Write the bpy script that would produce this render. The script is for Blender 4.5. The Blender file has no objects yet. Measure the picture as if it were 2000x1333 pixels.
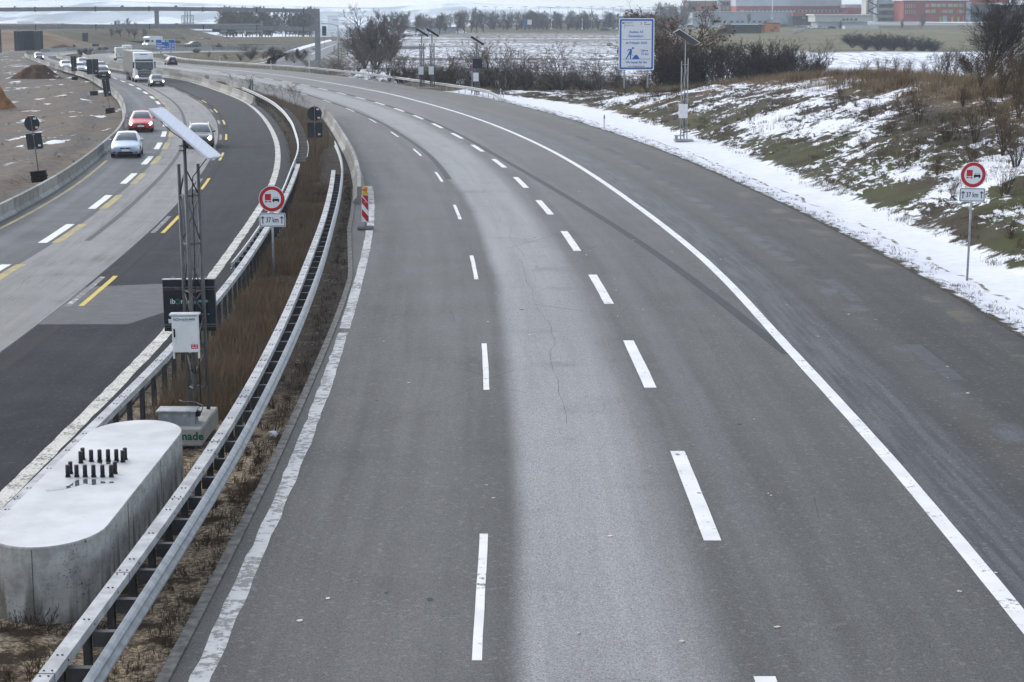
import bpy, bmesh, math, random
import numpy as np
from mathutils import Vector, Matrix
sc = bpy.context.scene
R = math.radians
# ------------------------------------------------------------------ camera, sky, sun, exposure
CAM_Z, PITCH, FPX = 8.545, 10.11, 3558.0
cd = bpy.data.cameras.new('camera'); cam = bpy.data.objects.new('camera', cd)
sc.collection.objects.link(cam)
cam.location = (0, 0, CAM_Z); cam.rotation_euler = (R(90 - PITCH), 0, 0)
cd.sensor_width = 36.0; cd.lens = FPX / 2000 * 36; cd.clip_start = 0.3; cd.clip_end = 20000
sc.camera = cam
SUN_EL, SUN_AZ = 38, -50          # behind thin overcast, high to the left
w = bpy.data.worlds.new('World'); sc.world = w; w.use_nodes = True
nt = w.node_tree; nt.nodes.clear()
sky = nt.nodes.new('ShaderNodeTexSky'); sky.sky_type = 'NISHITA'; sky.sun_disc = False
sky.sun_elevation = R(SUN_EL); sky.sun_rotation = R(SUN_AZ); sky.air_density = 1.0; sky.dust_density = 1.6; sky.ozone_density = 1.5
hs = nt.nodes.new('ShaderNodeHueSaturation'); hs.inputs['Saturation'].default_value = 0.53
bg = nt.nodes.new('ShaderNodeBackground'); bg.inputs['Strength'].default_value = 0.15
wo = nt.nodes.new('ShaderNodeOutputWorld')
nt.links.new(sky.outputs[0], hs.inputs['Color']); nt.links.new(hs.outputs[0], bg.inputs['Color']); nt.links.new(bg.outputs[0], wo.inputs[0])
sl = bpy.data.lights.new('sun', 'SUN'); sl.energy = 0.55; sl.angle = R(50); sl.color = (1.0, 0.97, 0.93)
so = bpy.data.objects.new('sun', sl); sc.collection.objects.link(so)
so.rotation_euler = (R(90 - SUN_EL), 0, R(180 - SUN_AZ))
so.location = (0, 0, 60)
sc.view_settings.view_transform = 'Standard'; sc.view_settings.look = 'None'
sc.view_settings.exposure = 0.93; sc.view_settings.gamma = 1.0
sc.render.engine = 'CYCLES'
cy = sc.cycles
cy.max_bounces = 5; cy.diffuse_bounces = 2; cy.glossy_bounces = 2; cy.transmission_bounces = 3; cy.transparent_max_bounces = 6
cy.volume_bounces = 1; cy.caustics_reflective = False; cy.caustics_refractive = False
cy.use_denoising = True
try: cy.denoiser = 'OPENIMAGEDENOISE'
except Exception: pass
# ------------------------------------------------------------------ helpers
rng = np.random.default_rng(7); rnd = random.Random(11)
COL = sc.collection
ST, CT = math.sin(R(PITCH)), math.cos(R(PITCH))
def at(u, v, z=0.0):
    """ground point (height z) seen at a point of the 2000 x 1333 photograph"""
    dx, dy = (u - 1000) / FPX, (v - 666.5) / FPX
    r = (dx, CT - dy * ST, -ST - dy * CT)
    t = (z - CAM_Z) / r[2]
    return Vector((r[0] * t, r[1] * t, z))
def at_d(u, v, D):
    """point at distance D ahead seen at a point of the photograph"""
    dx, dy = (u - 1000) / FPX, (v - 666.5) / FPX
    r = (dx, CT - dy * ST, -ST - dy * CT)
    t = D / r[1]
    return Vector((r[0] * t, D, CAM_Z + r[2] * t))
ORD = ['first','second','third','fourth','fifth','sixth','seventh','eighth','ninth','tenth','eleventh','twelfth','thirteenth',
       'fourteenth','fifteenth','sixteenth','seventeenth','eighteenth','nineteenth','twentieth']
TENS = {20:'twenty',30:'thirty',40:'forty',50:'fifty',60:'sixty',70:'seventy',80:'eighty',90:'ninety'}
def nth(i):                         # 0-based
    n = i + 1
    if n <= 20: return ORD[i]
    t, r = n // 10 * 10, n % 10
    if r: return TENS[t] + '-' + ORD[r - 1]
    return TENS[t][:-1] + 'ieth'
class MB:
    def __init__(s): s.v = []; s.f = []; s.mi = []; s.uv = {}; s.m = 0; s.sm = []
    def add(s, vs, fs, smooth=False):
        o = len(s.v); s.v += [tuple(p) for p in vs]
        for f in fs: s.f.append(tuple(i + o for i in f)); s.mi.append(s.m); s.sm.append(smooth)
        return s
    def box(s, c, d, rz=0.0, M=None, bev=0.0):
        x, y, z = d[0] / 2, d[1] / 2, d[2] / 2
        if bev > 0:
            b = min(bev, x * .9, y * .9, z * .9); vs = []
            for sx in (-1, 1):
                for sy in (-1, 1):
                    for sz in (-1, 1):
                        vs += [(sx * x, sy * (y - b), sz * (z - b)), (sx * (x - b), sy * y, sz * (z - b)), (sx * (x - b), sy * (y - b), sz * z)]
            idx = lambda a, b2, c2, k: ((a > 0) * 4 + (b2 > 0) * 2 + (c2 > 0)) * 3 + k
            fs = []
            for q in (-1, 1):
                fs += [(idx(q,-1,-1,0), idx(q,1,-1,0), idx(q,1,1,0), idx(q,-1,1,0)), (idx(-1,q,-1,1), idx(1,q,-1,1), idx(1,q,1,1), idx(-1,q,1,1)), (idx(-1,-1,q,2), idx(1,-1,q,2), idx(1,1,q,2), idx(-1,1,q,2))]
                for r in (-1, 1):
                    fs += [(idx(q,r,-1,0), idx(q,r,1,0), idx(q,r,1,1), idx(q,r,-1,1)), (idx(q,-1,r,0), idx(q,1,r,0), idx(q,1,r,2), idx(q,-1,r,2)), (idx(-1,q,r,1), idx(1,q,r,1), idx(1,q,r,2), idx(-1,q,r,2))]
                    for t in (-1, 1): fs.append((idx(q,r,t,0), idx(q,r,t,1), idx(q,r,t,2)))
        else:
            vs = [(a * x, b * y, e * z) for a in (-1, 1) for b in (-1, 1) for e in (-1, 1)]
            fs = [(0, 1, 3, 2), (4, 6, 7, 5), (0, 4, 5, 1), (2, 3, 7, 6), (0, 2, 6, 4), (1, 5, 7, 3)]
        m = Matrix.Translation(Vector(c)) @ (M if M is not None else Matrix.Rotation(rz, 4, 'Z'))
        return s.add([m @ Vector(p) for p in vs], fs)
    def tube(s, pts, r, n=8, cap=True, smooth=True):
        pts = [Vector(p) for p in pts]; k = len(pts)
        rs = r if isinstance(r, (list, tuple)) else [r] * k
        t0 = (pts[1] - pts[0]).normalized()
        up = Vector((0, 0, 1)) if abs(t0.z) < .9 else Vector((1, 0, 0))
        vs = []
        for i, p in enumerate(pts):
            t = (pts[min(i + 1, k - 1)] - pts[max(i - 1, 0)]).normalized()
            a = t.cross(up).normalized(); b = t.cross(a).normalized()
            for j in range(n):
                q = 2 * math.pi * j / n + .3
                vs.append(p + a * (rs[i] * math.cos(q)) + b * (rs[i] * math.sin(q)))
        fs = [(i * n + j, i * n + (j + 1) % n, (i + 1) * n + (j + 1) % n, (i + 1) * n + j) for i in range(k - 1) for j in range(n)]
        if cap: fs += [tuple(range(n - 1, -1, -1)), tuple(range((k - 1) * n, k * n))]
        return s.add(vs, fs, smooth)
    def sweep(s, path, prof, cap=True):
        """path: list of Vectors (level); prof: closed list of (side, up); side positive = right of travel"""
        path = [Vector(p) for p in path]; k = len(path); n = len(prof); vs = []
        for i, p in enumerate(path):
            t = (path[min(i + 1, k - 1)] - path[max(i - 1, 0)]); t.z = 0; t.normalize()
            a = Vector((t.y, -t.x, 0))
            for (q, h) in prof: vs.append(p + a * q + Vector((0, 0, h)))
        fs = [(i * n + j, i * n + (j + 1) % n, (i + 1) * n + (j + 1) % n, (i + 1) * n + j) for i in range(k - 1) for j in range(n)]
        if cap: fs += [tuple(range(n - 1, -1, -1)), tuple(range((k - 1) * n, k * n))]
        return s.add(vs, fs)
    def prism(s, poly, z0, z1, M=None):
        """poly in local xy, extruded z0..z1"""
        n = len(poly); vs = [Vector((x, y, z)) for z in (z0, z1) for x, y in poly]
        if M is not None: vs = [M @ p for p in vs]
        fs = [tuple(range(n - 1, -1, -1)), tuple(range(n, 2 * n))] + [(j, (j + 1) % n, n + (j + 1) % n, n + j) for j in range(n)]
        return s.add(vs, fs)
    def cyl(s, c, r, h, n=16, axis='Z', r2=None, smooth=True):
        r2 = r if r2 is None else r2; vs = []
        for (q, z) in ((r, -h / 2), (r2, h / 2)):
            for j in range(n):
                a = 2 * math.pi * j / n; p = (q * math.cos(a), q * math.sin(a), z)
                if axis == 'X': p = (p[2], p[0], p[1])
                if axis == 'Y': p = (p[0], p[2], p[1])
                vs.append(Vector(p) + Vector(c))
        fs = [(j, (j + 1) % n, n + (j + 1) % n, n + j) for j in range(n)]
        s.add(vs, fs, smooth)
        o = len(s.v) - 2 * n
        for f in (tuple(range(n - 1, -1, -1)), tuple(range(n, 2 * n))):
            s.f.append(tuple(i + o for i in f)); s.mi.append(s.m); s.sm.append(False)
        return s
    def sphere(s, c, r, sx=1, sy=1, sz=1, nu=12, nv=8):
        vs = []; 
        for i in range(nv + 1):
            t = math.pi * i / nv
            for j in range(nu):
                a = 2 * math.pi * j / nu
                vs.append((c[0] + r * sx * math.sin(t) * math.cos(a), c[1] + r * sy * math.sin(t) * math.sin(a), c[2] + r * sz * math.cos(t)))
        fs = [(i * nu + j, (i + 1) * nu + j, (i + 1) * nu + (j + 1) % nu, i * nu + (j + 1) % nu) for i in range(nv) for j in range(nu)]
        return s.add(vs, fs, True)
    def build(s, name, mats, parent=None, M=None, weld=False):
        me = bpy.data.meshes.new(name)
        me.from_pydata([tuple(v) for v in s.v], [], s.f); 
        if not isinstance(mats, (list, tuple)): mats = [mats]
        for m in mats: me.materials.append(m)
        me.polygons.foreach_set('material_index', s.mi); me.polygons.foreach_set('use_smooth', s.sm)
        if M is not None: me.transform(M)
        me.update()
        bm = bmesh.new(); bm.from_mesh(me)
        if weld: bmesh.ops.remove_doubles(bm, verts=bm.verts, dist=.0015)
        bmesh.ops.recalc_face_normals(bm, faces=bm.faces); bm.to_mesh(me); bm.free()
        return link(name, me, parent)
def link(name, me, parent=None):
    o = bpy.data.objects.new(name, me); COL.objects.link(o)
    if parent is not None: o.parent = parent
    return o
def np_mesh(name, V, F, mat, parent=None, smooth=False):
    """V (n,3) float, F (m,k) int, all faces of k corners"""
    V = np.asarray(V, np.float32); F = np.asarray(F, np.int32); k = F.shape[1]
    me = bpy.data.meshes.new(name)
    me.vertices.add(len(V)); me.vertices.foreach_set('co', V.ravel())
    me.loops.add(F.size); me.loops.foreach_set('vertex_index', F.ravel())
    me.polygons.add(len(F)); me.polygons.foreach_set('loop_start', np.arange(0, F.size, k, dtype=np.int32))
    me.polygons.foreach_set('use_smooth', np.full(len(F), smooth))
    for m in (mat if isinstance(mat, (list, tuple)) else [mat]): me.materials.append(m)
    me.update(calc_edges=True); me.validate()
    return link(name, me, parent)
def grid_faces(nr, nc):
    i, j = np.meshgrid(np.arange(nr - 1), np.arange(nc - 1), indexing='ij')
    a = (i * nc + j).ravel()
    return np.stack([a, a + 1, a + nc + 1, a + nc], 1)
def set_uv(o, u, v):
    me = o.data; idx = np.empty(len(me.loops), np.int32); me.loops.foreach_get('vertex_index', idx)
    uv = np.stack([np.asarray(u).ravel()[idx], np.asarray(v).ravel()[idx]], 1).astype(np.float32)
    l = me.uv_layers.new(name='UVMap'); l.data.foreach_set('uv', uv.ravel())
def set_col(o, name, rgba):
    a = o.data.attributes.new(name, 'FLOAT_COLOR', 'POINT'); a.data.foreach_set('color', np.asarray(rgba, np.float32).ravel())
def tag(o, label=None, cat=None, group=None, kind=None):
    if label: o['label'] = label
    if cat: o['category'] = cat
    if group: o['group'] = group
    if kind: o['kind'] = kind
    return o
def thing(name, label, cat, loc=(0, 0, 0), rz=0.0, group=None):
    o = bpy.data.objects.new(name, None); COL.objects.link(o); o.empty_display_size = .3
    o.location = loc; o.rotation_euler = (0, 0, rz)
    return tag(o, label, cat, group)
def kids(o): return [c for c in bpy.data.objects if c.parent == o]
def dup(o, loc=None, rz=None, label=None, scale=None, group=None, parent=None):
    c = o.copy(); COL.objects.link(c)
    if parent is not None: c.parent = parent
    for ch in list(o.children): dup(ch, parent=c)
    if loc is not None: c.location = loc
    if rz is not None: c.rotation_euler = (0, 0, rz)
    if scale is not None: c.scale = scale if isinstance(scale, (tuple, list)) else (scale,) * 3
    if label: c['label'] = label
    if group: c['group'] = group
    return c
def struct(o): o['kind'] = 'structure'; return o
# ------------------------------------------------------------------ materials
class NT:
    def __init__(s, name):
        s.mat = bpy.data.materials.new(name); s.mat.use_nodes = True
        s.t = s.mat.node_tree; s.b = s.t.nodes['Principled BSDF']
    def n(s, typ, **kw):
        x = s.t.nodes.new(typ)
        for k, v in kw.items(): setattr(x, k, v)
        return x
    def l(s, a, b): s.t.links.new(a, b)
    def inp(s, sock, val):
        if isinstance(val, bpy.types.NodeSocket): s.l(val, sock)
        elif isinstance(val, (tuple, list)) and len(val) == 3 and sock.type == 'RGBA': sock.default_value = (*val, 1)
        else: sock.default_value = val
    def coord(s, kind='Object'): return s.n('ShaderNodeTexCoord').outputs[kind]
    def uv(s): return s.n('ShaderNodeTexCoord').outputs['UV']
    def mapv(s, vec, scale=(1, 1, 1), rot=(0, 0, 0), loc=(0, 0, 0)):
        m = s.n('ShaderNodeMapping'); s.l(vec, m.inputs[0]); m.inputs['Scale'].default_value = scale; m.inputs['Rotation'].default_value = rot; m.inputs['Location'].default_value = loc
        return m.outputs[0]
    def noise(s, vec, scale, detail=3, rough=.55, dist=0.0, out=0):
        x = s.n('ShaderNodeTexNoise'); s.l(vec, x.inputs['Vector']); x.inputs['Scale'].default_value = scale
        x.inputs['Detail'].default_value = detail; x.inputs['Roughness'].default_value = rough; x.inputs['Distortion'].default_value = dist
        return x.outputs[out]
    def voro(s, vec, scale, out='Distance', feature='F1'):
        x = s.n('ShaderNodeTexVoronoi'); x.feature = feature; s.l(vec, x.inputs['Vector']); x.inputs['Scale'].default_value = scale
        return x.outputs[out]
    def ramp(s, fac, a, b, c0=(0, 0, 0), c1=(1, 1, 1)):
        x = s.n('ShaderNodeMapRange'); x.interpolation_type = 'SMOOTHSTEP'; s.inp(x.inputs[0], fac)
        x.inputs[1].default_value = a; x.inputs[2].default_value = b
        return x.outputs[0]
    def math(s, op, a, b=0.0, clamp=False):
        x = s.n('ShaderNodeMath', operation=op, use_clamp=clamp); s.inp(x.inputs[0], a); s.inp(x.inputs[1], b); return x.outputs[0]
    def mix(s, f, a, b, mode='MIX'):
        x = s.n('ShaderNodeMix'); x.data_type = 'RGBA'; x.blend_type = mode; x.clamp_factor = True
        s.inp(x.inputs[0], f); s.inp(x.inputs[6], a); s.inp(x.inputs[7], b); return x.outputs[2]
    def sep(s, v):
        x = s.n('ShaderNodeSeparateXYZ'); s.l(v, x.inputs[0]); return x.outputs
    def attr(s, name):
        x = s.n('ShaderNodeAttribute'); x.attribute_name = name; return x.outputs['Color']
    def rgbsep(s, c):
        x = s.n('ShaderNodeSeparateColor'); s.l(c, x.inputs[0]); return x.outputs
    def island(s): return s.n('ShaderNodeNewGeometry').outputs['Random Per Island']
    def objrand(s): return s.n('ShaderNodeObjectInfo').outputs['Random']
    def bump(s, h, strength=.3, dist=.02):
        x = s.n('ShaderNodeBump'); x.inputs['Strength'].default_value = strength; x.inputs['Distance'].default_value = dist
        s.l(h, x.inputs['Height']); s.l(x.outputs[0], s.b.inputs['Normal'])
    def done(s, col, rough=.8, spec=.3, metal=0.0):
        s.inp(s.b.inputs['Base Color'], col); s.inp(s.b.inputs['Roughness'], rough); s.b.inputs['Specular IOR Level'].default_value = spec
        s.b.inputs['Metallic'].default_value = metal
        return s.mat
def simple(name, col, rough=.6, spec=.4, metal=0.0, var=.12, sc_=4.0, emit=None, dirt=None):
    m = NT(name); n = m.noise(m.coord(), sc_, 4)
    c = m.mix(m.ramp(n, .3, .7), tuple(x * (1 - var) for x in col), tuple(min(1, x * (1 + var)) for x in col))
    if dirt: c = m.mix(m.ramp(m.noise(m.coord(), sc_ * 1.7, 6, .7), .52, .75), c, dirt)
    m.done(c, rough, spec, metal)
    if emit: m.b.inputs['Emission Color'].default_value = (*col, 1); m.b.inputs['Emission Strength'].default_value = emit
    return m.mat
R0_T = [(10.0,-4.50),(22.6,-4.46),(24.8,-4.47),(28.2,-4.44),(30.5,-4.43),(34.6,-4.50),(40.3,-4.65),(46.2,-4.78),(49.9,-4.84),(55.6,-5.04),(63.3,-5.40),(72.6,-6.05)]
R1_T = [(10.0,-4.00),(22.6,-4.04),(25.1,-4.15),(28.1,-4.14),(31.9,-4.12),(35.9,-4.16),(39.9,-4.29),(45.4,-4.48),(51.8,-4.72),(59.6,-5.03),(68.5,-5.46),(77.3,-5.98),(86.1,-6.62),(97.1,-7.64),(108.2,-8.89),(120.1,-10.43),(139.2,-12.92),(163.6,-16.45),(175.0,-19.00),(187.0,-22.40),(204.7,-27.90),(232.6,-36.00),(254.8,-42.60),(272.0,-48.40),(295.0,-58.50),(309.0,-64.50),(325.4,-71.00),(351.8,-79.20),(382.9,-88.00),(402.0,-92.70)]
R2_T = [(10.0,-0.50),(23.4,-0.49),(29.5,-0.42),(41.4,-0.57),(47.4,-0.68),(59.4,-1.15),(65.5,-1.41),(77.3,-2.18),(83.5,-2.61),(95.6,-3.63),(102.4,-4.28),(114.4,-5.74),(120.5,-6.54),(132.0,-8.24),(138.5,-9.22),(150.0,-11.20),(156.6,-12.28),(168.0,-14.54),(173.7,-15.76),(185.2,-18.34),(190.9,-19.65),(200.9,-22.26),(206.6,-23.69),(216.3,-26.49),(222.6,-28.09),(232.6,-31.03),(237.9,-32.63),(247.4,-35.65),(252.3,-37.15),(260.8,-40.06),(266.6,-41.77),(274.6,-44.78),(278.6,-46.19),(288.9,-50.47),(309.0,-59.20),(325.4,-66.20),(352.0,-75.00),(383.0,-84.00),(402.0,-88.70)]
R3_T = [(10.0,3.30),(23.1,3.32),(29.1,3.32),(35.5,3.34),(41.6,3.25),(48.0,3.17),(54.2,2.93),(60.5,2.76),(67.0,2.41),(73.5,2.16),(79.7,1.64),(86.1,1.33),(92.4,0.62),(98.7,0.22),(105.5,-0.44),(111.7,-1.25),(118.2,-1.95),(125.0,-2.90),(131.4,-3.68),(137.0,-4.68),(143.4,-5.57),(149.7,-6.65),(155.7,-7.66),(162.3,-8.93),(168.0,-10.02),(174.0,-11.24),(179.2,-12.45),(185.2,-13.74),(190.9,-15.12),(196.6,-16.56),(201.4,-17.85),(207.2,-19.35),(212.5,-20.72),(218.5,-22.28),(222.6,-23.68),(228.8,-25.30),(233.3,-26.70),(239.0,-28.49),(243.6,-29.91),(248.8,-31.69),(253.5,-33.17),(258.2,-34.81),(262.1,-36.22),(266.1,-37.65),(271.3,-39.48),(275.6,-41.05),(278.6,-42.35),(282.9,-43.94),(286.3,-45.15),(289.5,-46.58),(293.0,-47.92),(297.2,-49.57),(325.4,-61.60),(352.0,-71.00),(383.0,-80.30),(402.0,-85.00)]
R4_T = [(10.0,7.20),(25.6,7.33),(27.9,7.38),(30.5,7.44),(34.7,7.42),(39.6,7.40),(46.8,7.17),(59.5,7.13),(64.3,6.92),(71.9,6.50),(80.6,5.91),(91.2,5.13),(103.7,4.08),(117.5,2.64),(132.0,0.74),(147.9,-1.65),(164.0,-4.58),(180.9,-8.07),(206.2,-13.80),(229.1,-20.42),(254.1,-28.30),(271.5,-34.46),(300.1,-46.00),(309.4,-51.62),(332.2,-60.85),(352.0,-67.50),(383.0,-77.00),(402.0,-82.00)]
R5_T = [(10.0,13.80),(20.0,13.80),(33.0,13.80),(48.1,13.73),(49.5,13.76),(55.1,13.69),(62.0,13.59),(68.8,13.20),(79.9,12.83),(86.8,12.23),(98.7,11.37),(113.0,10.14),(129.5,8.34),(141.1,6.71),(163.6,3.38),(192.7,-2.15),(202.2,-4.51),(217.9,-9.71),(239.8,-16.02),(262.1,-23.34),(283.7,-31.56),(290.6,-34.35),(306.9,-43.74),(327.0,-54.53),(343.2,-62.00),(383.0,-73.50),(402.0,-79.50)]
L1_T = [(10.0,-9.00),(22.0,-9.05),(31.3,-9.09),(32.9,-9.18),(36.0,-9.27),(38.0,-9.29),(40.0,-9.20),(42.8,-9.32),(48.9,-9.35),(65.9,-10.32),(70.4,-10.63),(76.4,-11.00),(83.0,-11.42),(94.1,-12.36),(105.9,-13.58),(122.2,-15.64),(137.9,-18.02),(158.5,-21.52),(178.8,-25.44),(193.3,-28.79),(210.4,-33.31),(221.0,-36.17),(227.5,-38.01),(241.7,-42.05),(252.3,-45.23),(262.0,-49.80),(283.0,-58.80),(301.0,-66.00),(325.4,-75.20),(354.0,-85.00),(383.0,-95.00),(402.0,-99.50),(425.0,-102.00)]
L3_T = [(10.0,-16.60),(25.0,-16.70),(45.0,-17.00),(62.2,-17.64),(63.3,-17.64),(69.3,-17.85),(75.6,-18.42),(81.5,-18.83),(87.6,-19.52),(93.7,-20.01),(100.0,-20.79),(105.5,-21.33),(111.7,-22.17),(117.4,-22.89),(124.0,-23.92),(129.7,-24.77),(136.1,-25.81),(142.4,-26.96),(165.7,-31.42),(171.2,-32.58),(177.1,-33.96),(183.0,-35.18),(187.5,-36.34),(193.3,-37.65),(197.5,-38.86),(203.5,-40.22),(209.0,-41.77),(221.0,-44.88),(231.7,-47.89),(241.7,-50.80),(251.5,-53.90),(275.0,-61.00),(301.0,-70.00),(327.0,-79.50),(354.0,-88.50),(381.0,-97.20),(406.0,-103.80),(425.0,-107.00)]
L2b_T = [(10.0,-13.00),(30.0,-13.10),(46.0,-13.15),(50.2,-13.30),(56.4,-13.63),(72.3,-14.54),(81.7,-15.29),(96.2,-16.64),(117.8,-19.13),(136.7,-21.93),(154.5,-24.97),(178.8,-29.75),(200.9,-35.28)]
B5_T = [(10.0,-20.20),(35.0,-20.50),(60.0,-21.10),(77.2,-21.74),(80.9,-22.00),(92.4,-22.96),(104.9,-24.47),(119.6,-26.45),(129.8,-27.92),(137.7,-29.28),(148.6,-31.39),(156.8,-33.08),(166.0,-35.03),(186.8,-39.84),(208.8,-45.52),(255.6,-58.70),(272.5,-64.44),(291.7,-70.98),(330.4,-83.81),(355.0,-91.73),(381.0,-99.93),(405.9,-107.32),(425.0,-112.00)]
def curve(T, sig=6.0):
    T = sorted(T); d = np.array([p[0] for p in T]); x = np.array([p[1] for p in T])
    g = np.arange(d[0], d[-1] + .5, .5); y = np.interp(g, d, x)
    k = np.arange(-48, 49) * .5; ker = np.exp(-(k / sig) ** 2 / 2); ker /= ker.sum()
    lo = 2 * y[0] - y[1:49][::-1]; hi = 2 * y[-1] - y[-49:-1][::-1]
    y = np.convolve(np.concatenate([lo, y, hi]), ker, 'valid')
    return lambda q: np.interp(q, g, y)
R1, R2, R3, R4, R5, L1, L3, B5 = [curve(t) for t in (R1_T, R2_T, R3_T, R4_T, R5_T, L1_T, L3_T, B5_T)]
_l2 = curve(L2b_T)
def L2b(d):
    d = np.asarray(d, float); a = L3(d) + .47 * (L1(d) - L3(d)); b = _l2(np.minimum(d, 195))
    w_ = np.clip((d - 150) / 40, 0, 1); return b * (1 - w_) + a * w_
_r0 = curve(R0_T)
def R0(d):
    d = np.asarray(d, float); a = R1(d) - .75; b = _r0(np.minimum(d, 72)); w_ = np.clip((d - 60) / 14, 0, 1)
    return b * (1 - w_) + a * w_
def slope(f, d): return (f(d + 1.0) - f(d - 1.0)) / 2
# value noise for heights
_lat = rng.random((256, 256))
def vnoise(x, y):
    xi = np.floor(x).astype(int); yi = np.floor(y).astype(int); fx = x - xi; fy = y - yi
    fx = fx * fx * (3 - 2 * fx); fy = fy * fy * (3 - 2 * fy)
    L = lambda a, b: _lat[a % 256, b % 256]
    return (L(xi, yi) * (1 - fx) + L(xi + 1, yi) * fx) * (1 - fy) + (L(xi, yi + 1) * (1 - fx) + L(xi + 1, yi + 1) * fx) * fy - .5
def fbm(x, y, s, o=4):
    r = 0; a = 1.0
    for k in range(o): r = r + a * vnoise(x * s + 17.3 * k, y * s + 5.1 * k); s *= 2.03; a *= .5
    return r
def sstep(a, b, x): t = np.clip((x - a) / (b - a), 0, 1); return t * t * (3 - 2 * t)
# ------------------------------------------------------------------ terrain
def toe_e(D): return np.interp(D, [10, 60, 96, 120, 141, 164, 179, 190, 200, 215], [3.4, 3.5, 3.7, 4.8, 5.2, 5.7, 6.0, 5.0, 3.6, 3.0])
def emb_h(D): return np.interp(D, [10, 120, 150, 170, 188, 203, 215], [4.4, 4.2, 3.8, 2.6, 1.0, .25, -.05])
def emb_z(e, D):
    """height of the verge and embankment, e metres right of the asphalt edge"""
    t = toe_e(D); q = np.maximum(e - t, 0); h = emb_h(D)
    sw = -.16 * np.sin(np.pi * np.clip(e / t, 0, 1))
    up = h * (1 - (1 - np.clip(q / 16, 0, 1)) ** 1.5)
    fall = np.clip((q - 19) / 38, 0, 1); fall = fall * fall * (3 - 2 * fall)
    return sw + up * (1 - fall) - .35 * fall
def terr_z(X, D):
    """open country"""
    far = 2.2 * sstep(420, 900, D) + 1.5 * sstep(1100, 1900, D)
    val = -27 * sstep(640, 1350, D) * sstep(-.02, -.085, X / np.maximum(D, 1))
    hills = sstep(3500, 6000, D) * (32 + 26 * fbm(X, D, 1 / 1500, 4) + 42 * sstep(600, -1300, X))
    bank = 4.5 * sstep(491, 509, D + .12 * (X + 140)) * sstep(-112, -132, X) * (1 - .3 * sstep(600, 900, D))
    left = 2.6 * sstep(-42, -58, X) * sstep(60, 110, D) * sstep(170, 140, D) * 0
    n = fbm(X, D, 1 / 14, 3) * .22 * sstep(30, 160, D) * (1 - sstep(-10, -2, -(np.abs(X) - 0) * 0))
    return -.05 + far * (1 - sstep(-.02, -.085, X / np.maximum(D, 1)) * sstep(640, 900, D)) + val + hills + bank + left
def build_terrain():
    D = np.concatenate([np.linspace(-60, 20, 12), np.geomspace(24, 6200, 330)])
    s = np.linspace(-1, 1, 321); s = .55 * s + .45 * s ** 3
    DD, S = np.meshgrid(D, s, indexing='ij'); X = S * (DD + 95) * .78
    Z = terr_z(X, DD)
    # the country keeps below both carriageways and under the embankment strip
    dq = np.clip(DD, 10, 400)
    Z = np.where((DD < 300) & (X > B5(dq) - 0.5) & (X < R5(dq) + 1), Z - .3, Z)
    road = (DD < 430) & (X > B5(dq) - 3) & (X < R5(dq) + 2)
    nz = fbm(X, DD, 1 / 16, 3) * .5 * sstep(20, 120, np.abs(X)) + fbm(X, DD, 1 / 60, 2) * .8 * sstep(230, 420, DD) * sstep(1500, 700, DD)
    nz = np.where((DD > 400) & (DD < 560) & (X < 5) & (X > -118), 0, nz)
    nz = np.where((X < B5(dq) + 2) & (DD < 480), nz * .25 - .02, nz)
    nz = np.where((X > -75) & (X < 10) & (DD > 200) & (DD < 330), np.minimum(nz, 0) * .3, nz)
    Z = np.where(road, np.where(DD < 300, -.35, -.1), Z + nz)
    sunk = (DD < 222) & (X > R5(dq) - 1) & (X < R5(dq) + 57)
    Z = np.where(sunk, np.minimum(Z, -.5), Z)
    V = np.stack([X, DD, Z], -1).reshape(-1, 3)
    o = np_mesh('ground', V, grid_faces(*X.shape), MAT['terrain'], smooth=True)
    tq = X / np.maximum(DD, 1) * FPX + 1000          # bearing
    dirt = ((X < B5(dq) + 1) & (DD < 470) | (DD >= 470) & (DD < 516 - .12 * (X + 140)) & (X < -104 - .05 * (DD - 470))).astype(float)
    dirt = np.where(DD < 15, 0, dirt)
    f1 = sstep(232, 262, DD + .25 * (X + 20)) * sstep(800, 700, DD) * sstep(-62, -40, X + .05 * (DD - 250)) * (X < .16 * DD) * sstep(660, 700, tq)
    f2 = sstep(250, 268, DD) * sstep(470 , 430, DD - .35 * (X - 80)) * (tq > 1555) * (tq < 2200)
    mead = sstep(430, 500, DD - .3 * (X - 80)) * (tq > 1330) * (DD < 1080) * (1 - np.minimum(f2, 1))
    far = sstep(1150, 1500, DD)
    set_col(o, 'mask', np.stack([dirt, np.maximum(f1, f2 * .999), mead, far], -1).reshape(-1, 4))
    set_col(o, 'mask2', np.stack([f2, ((DD >= 470) & (dirt > .5)).astype(float), dirt * 0, dirt * 0 + 1], -1).reshape(-1, 4))
    return struct(o)
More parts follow.
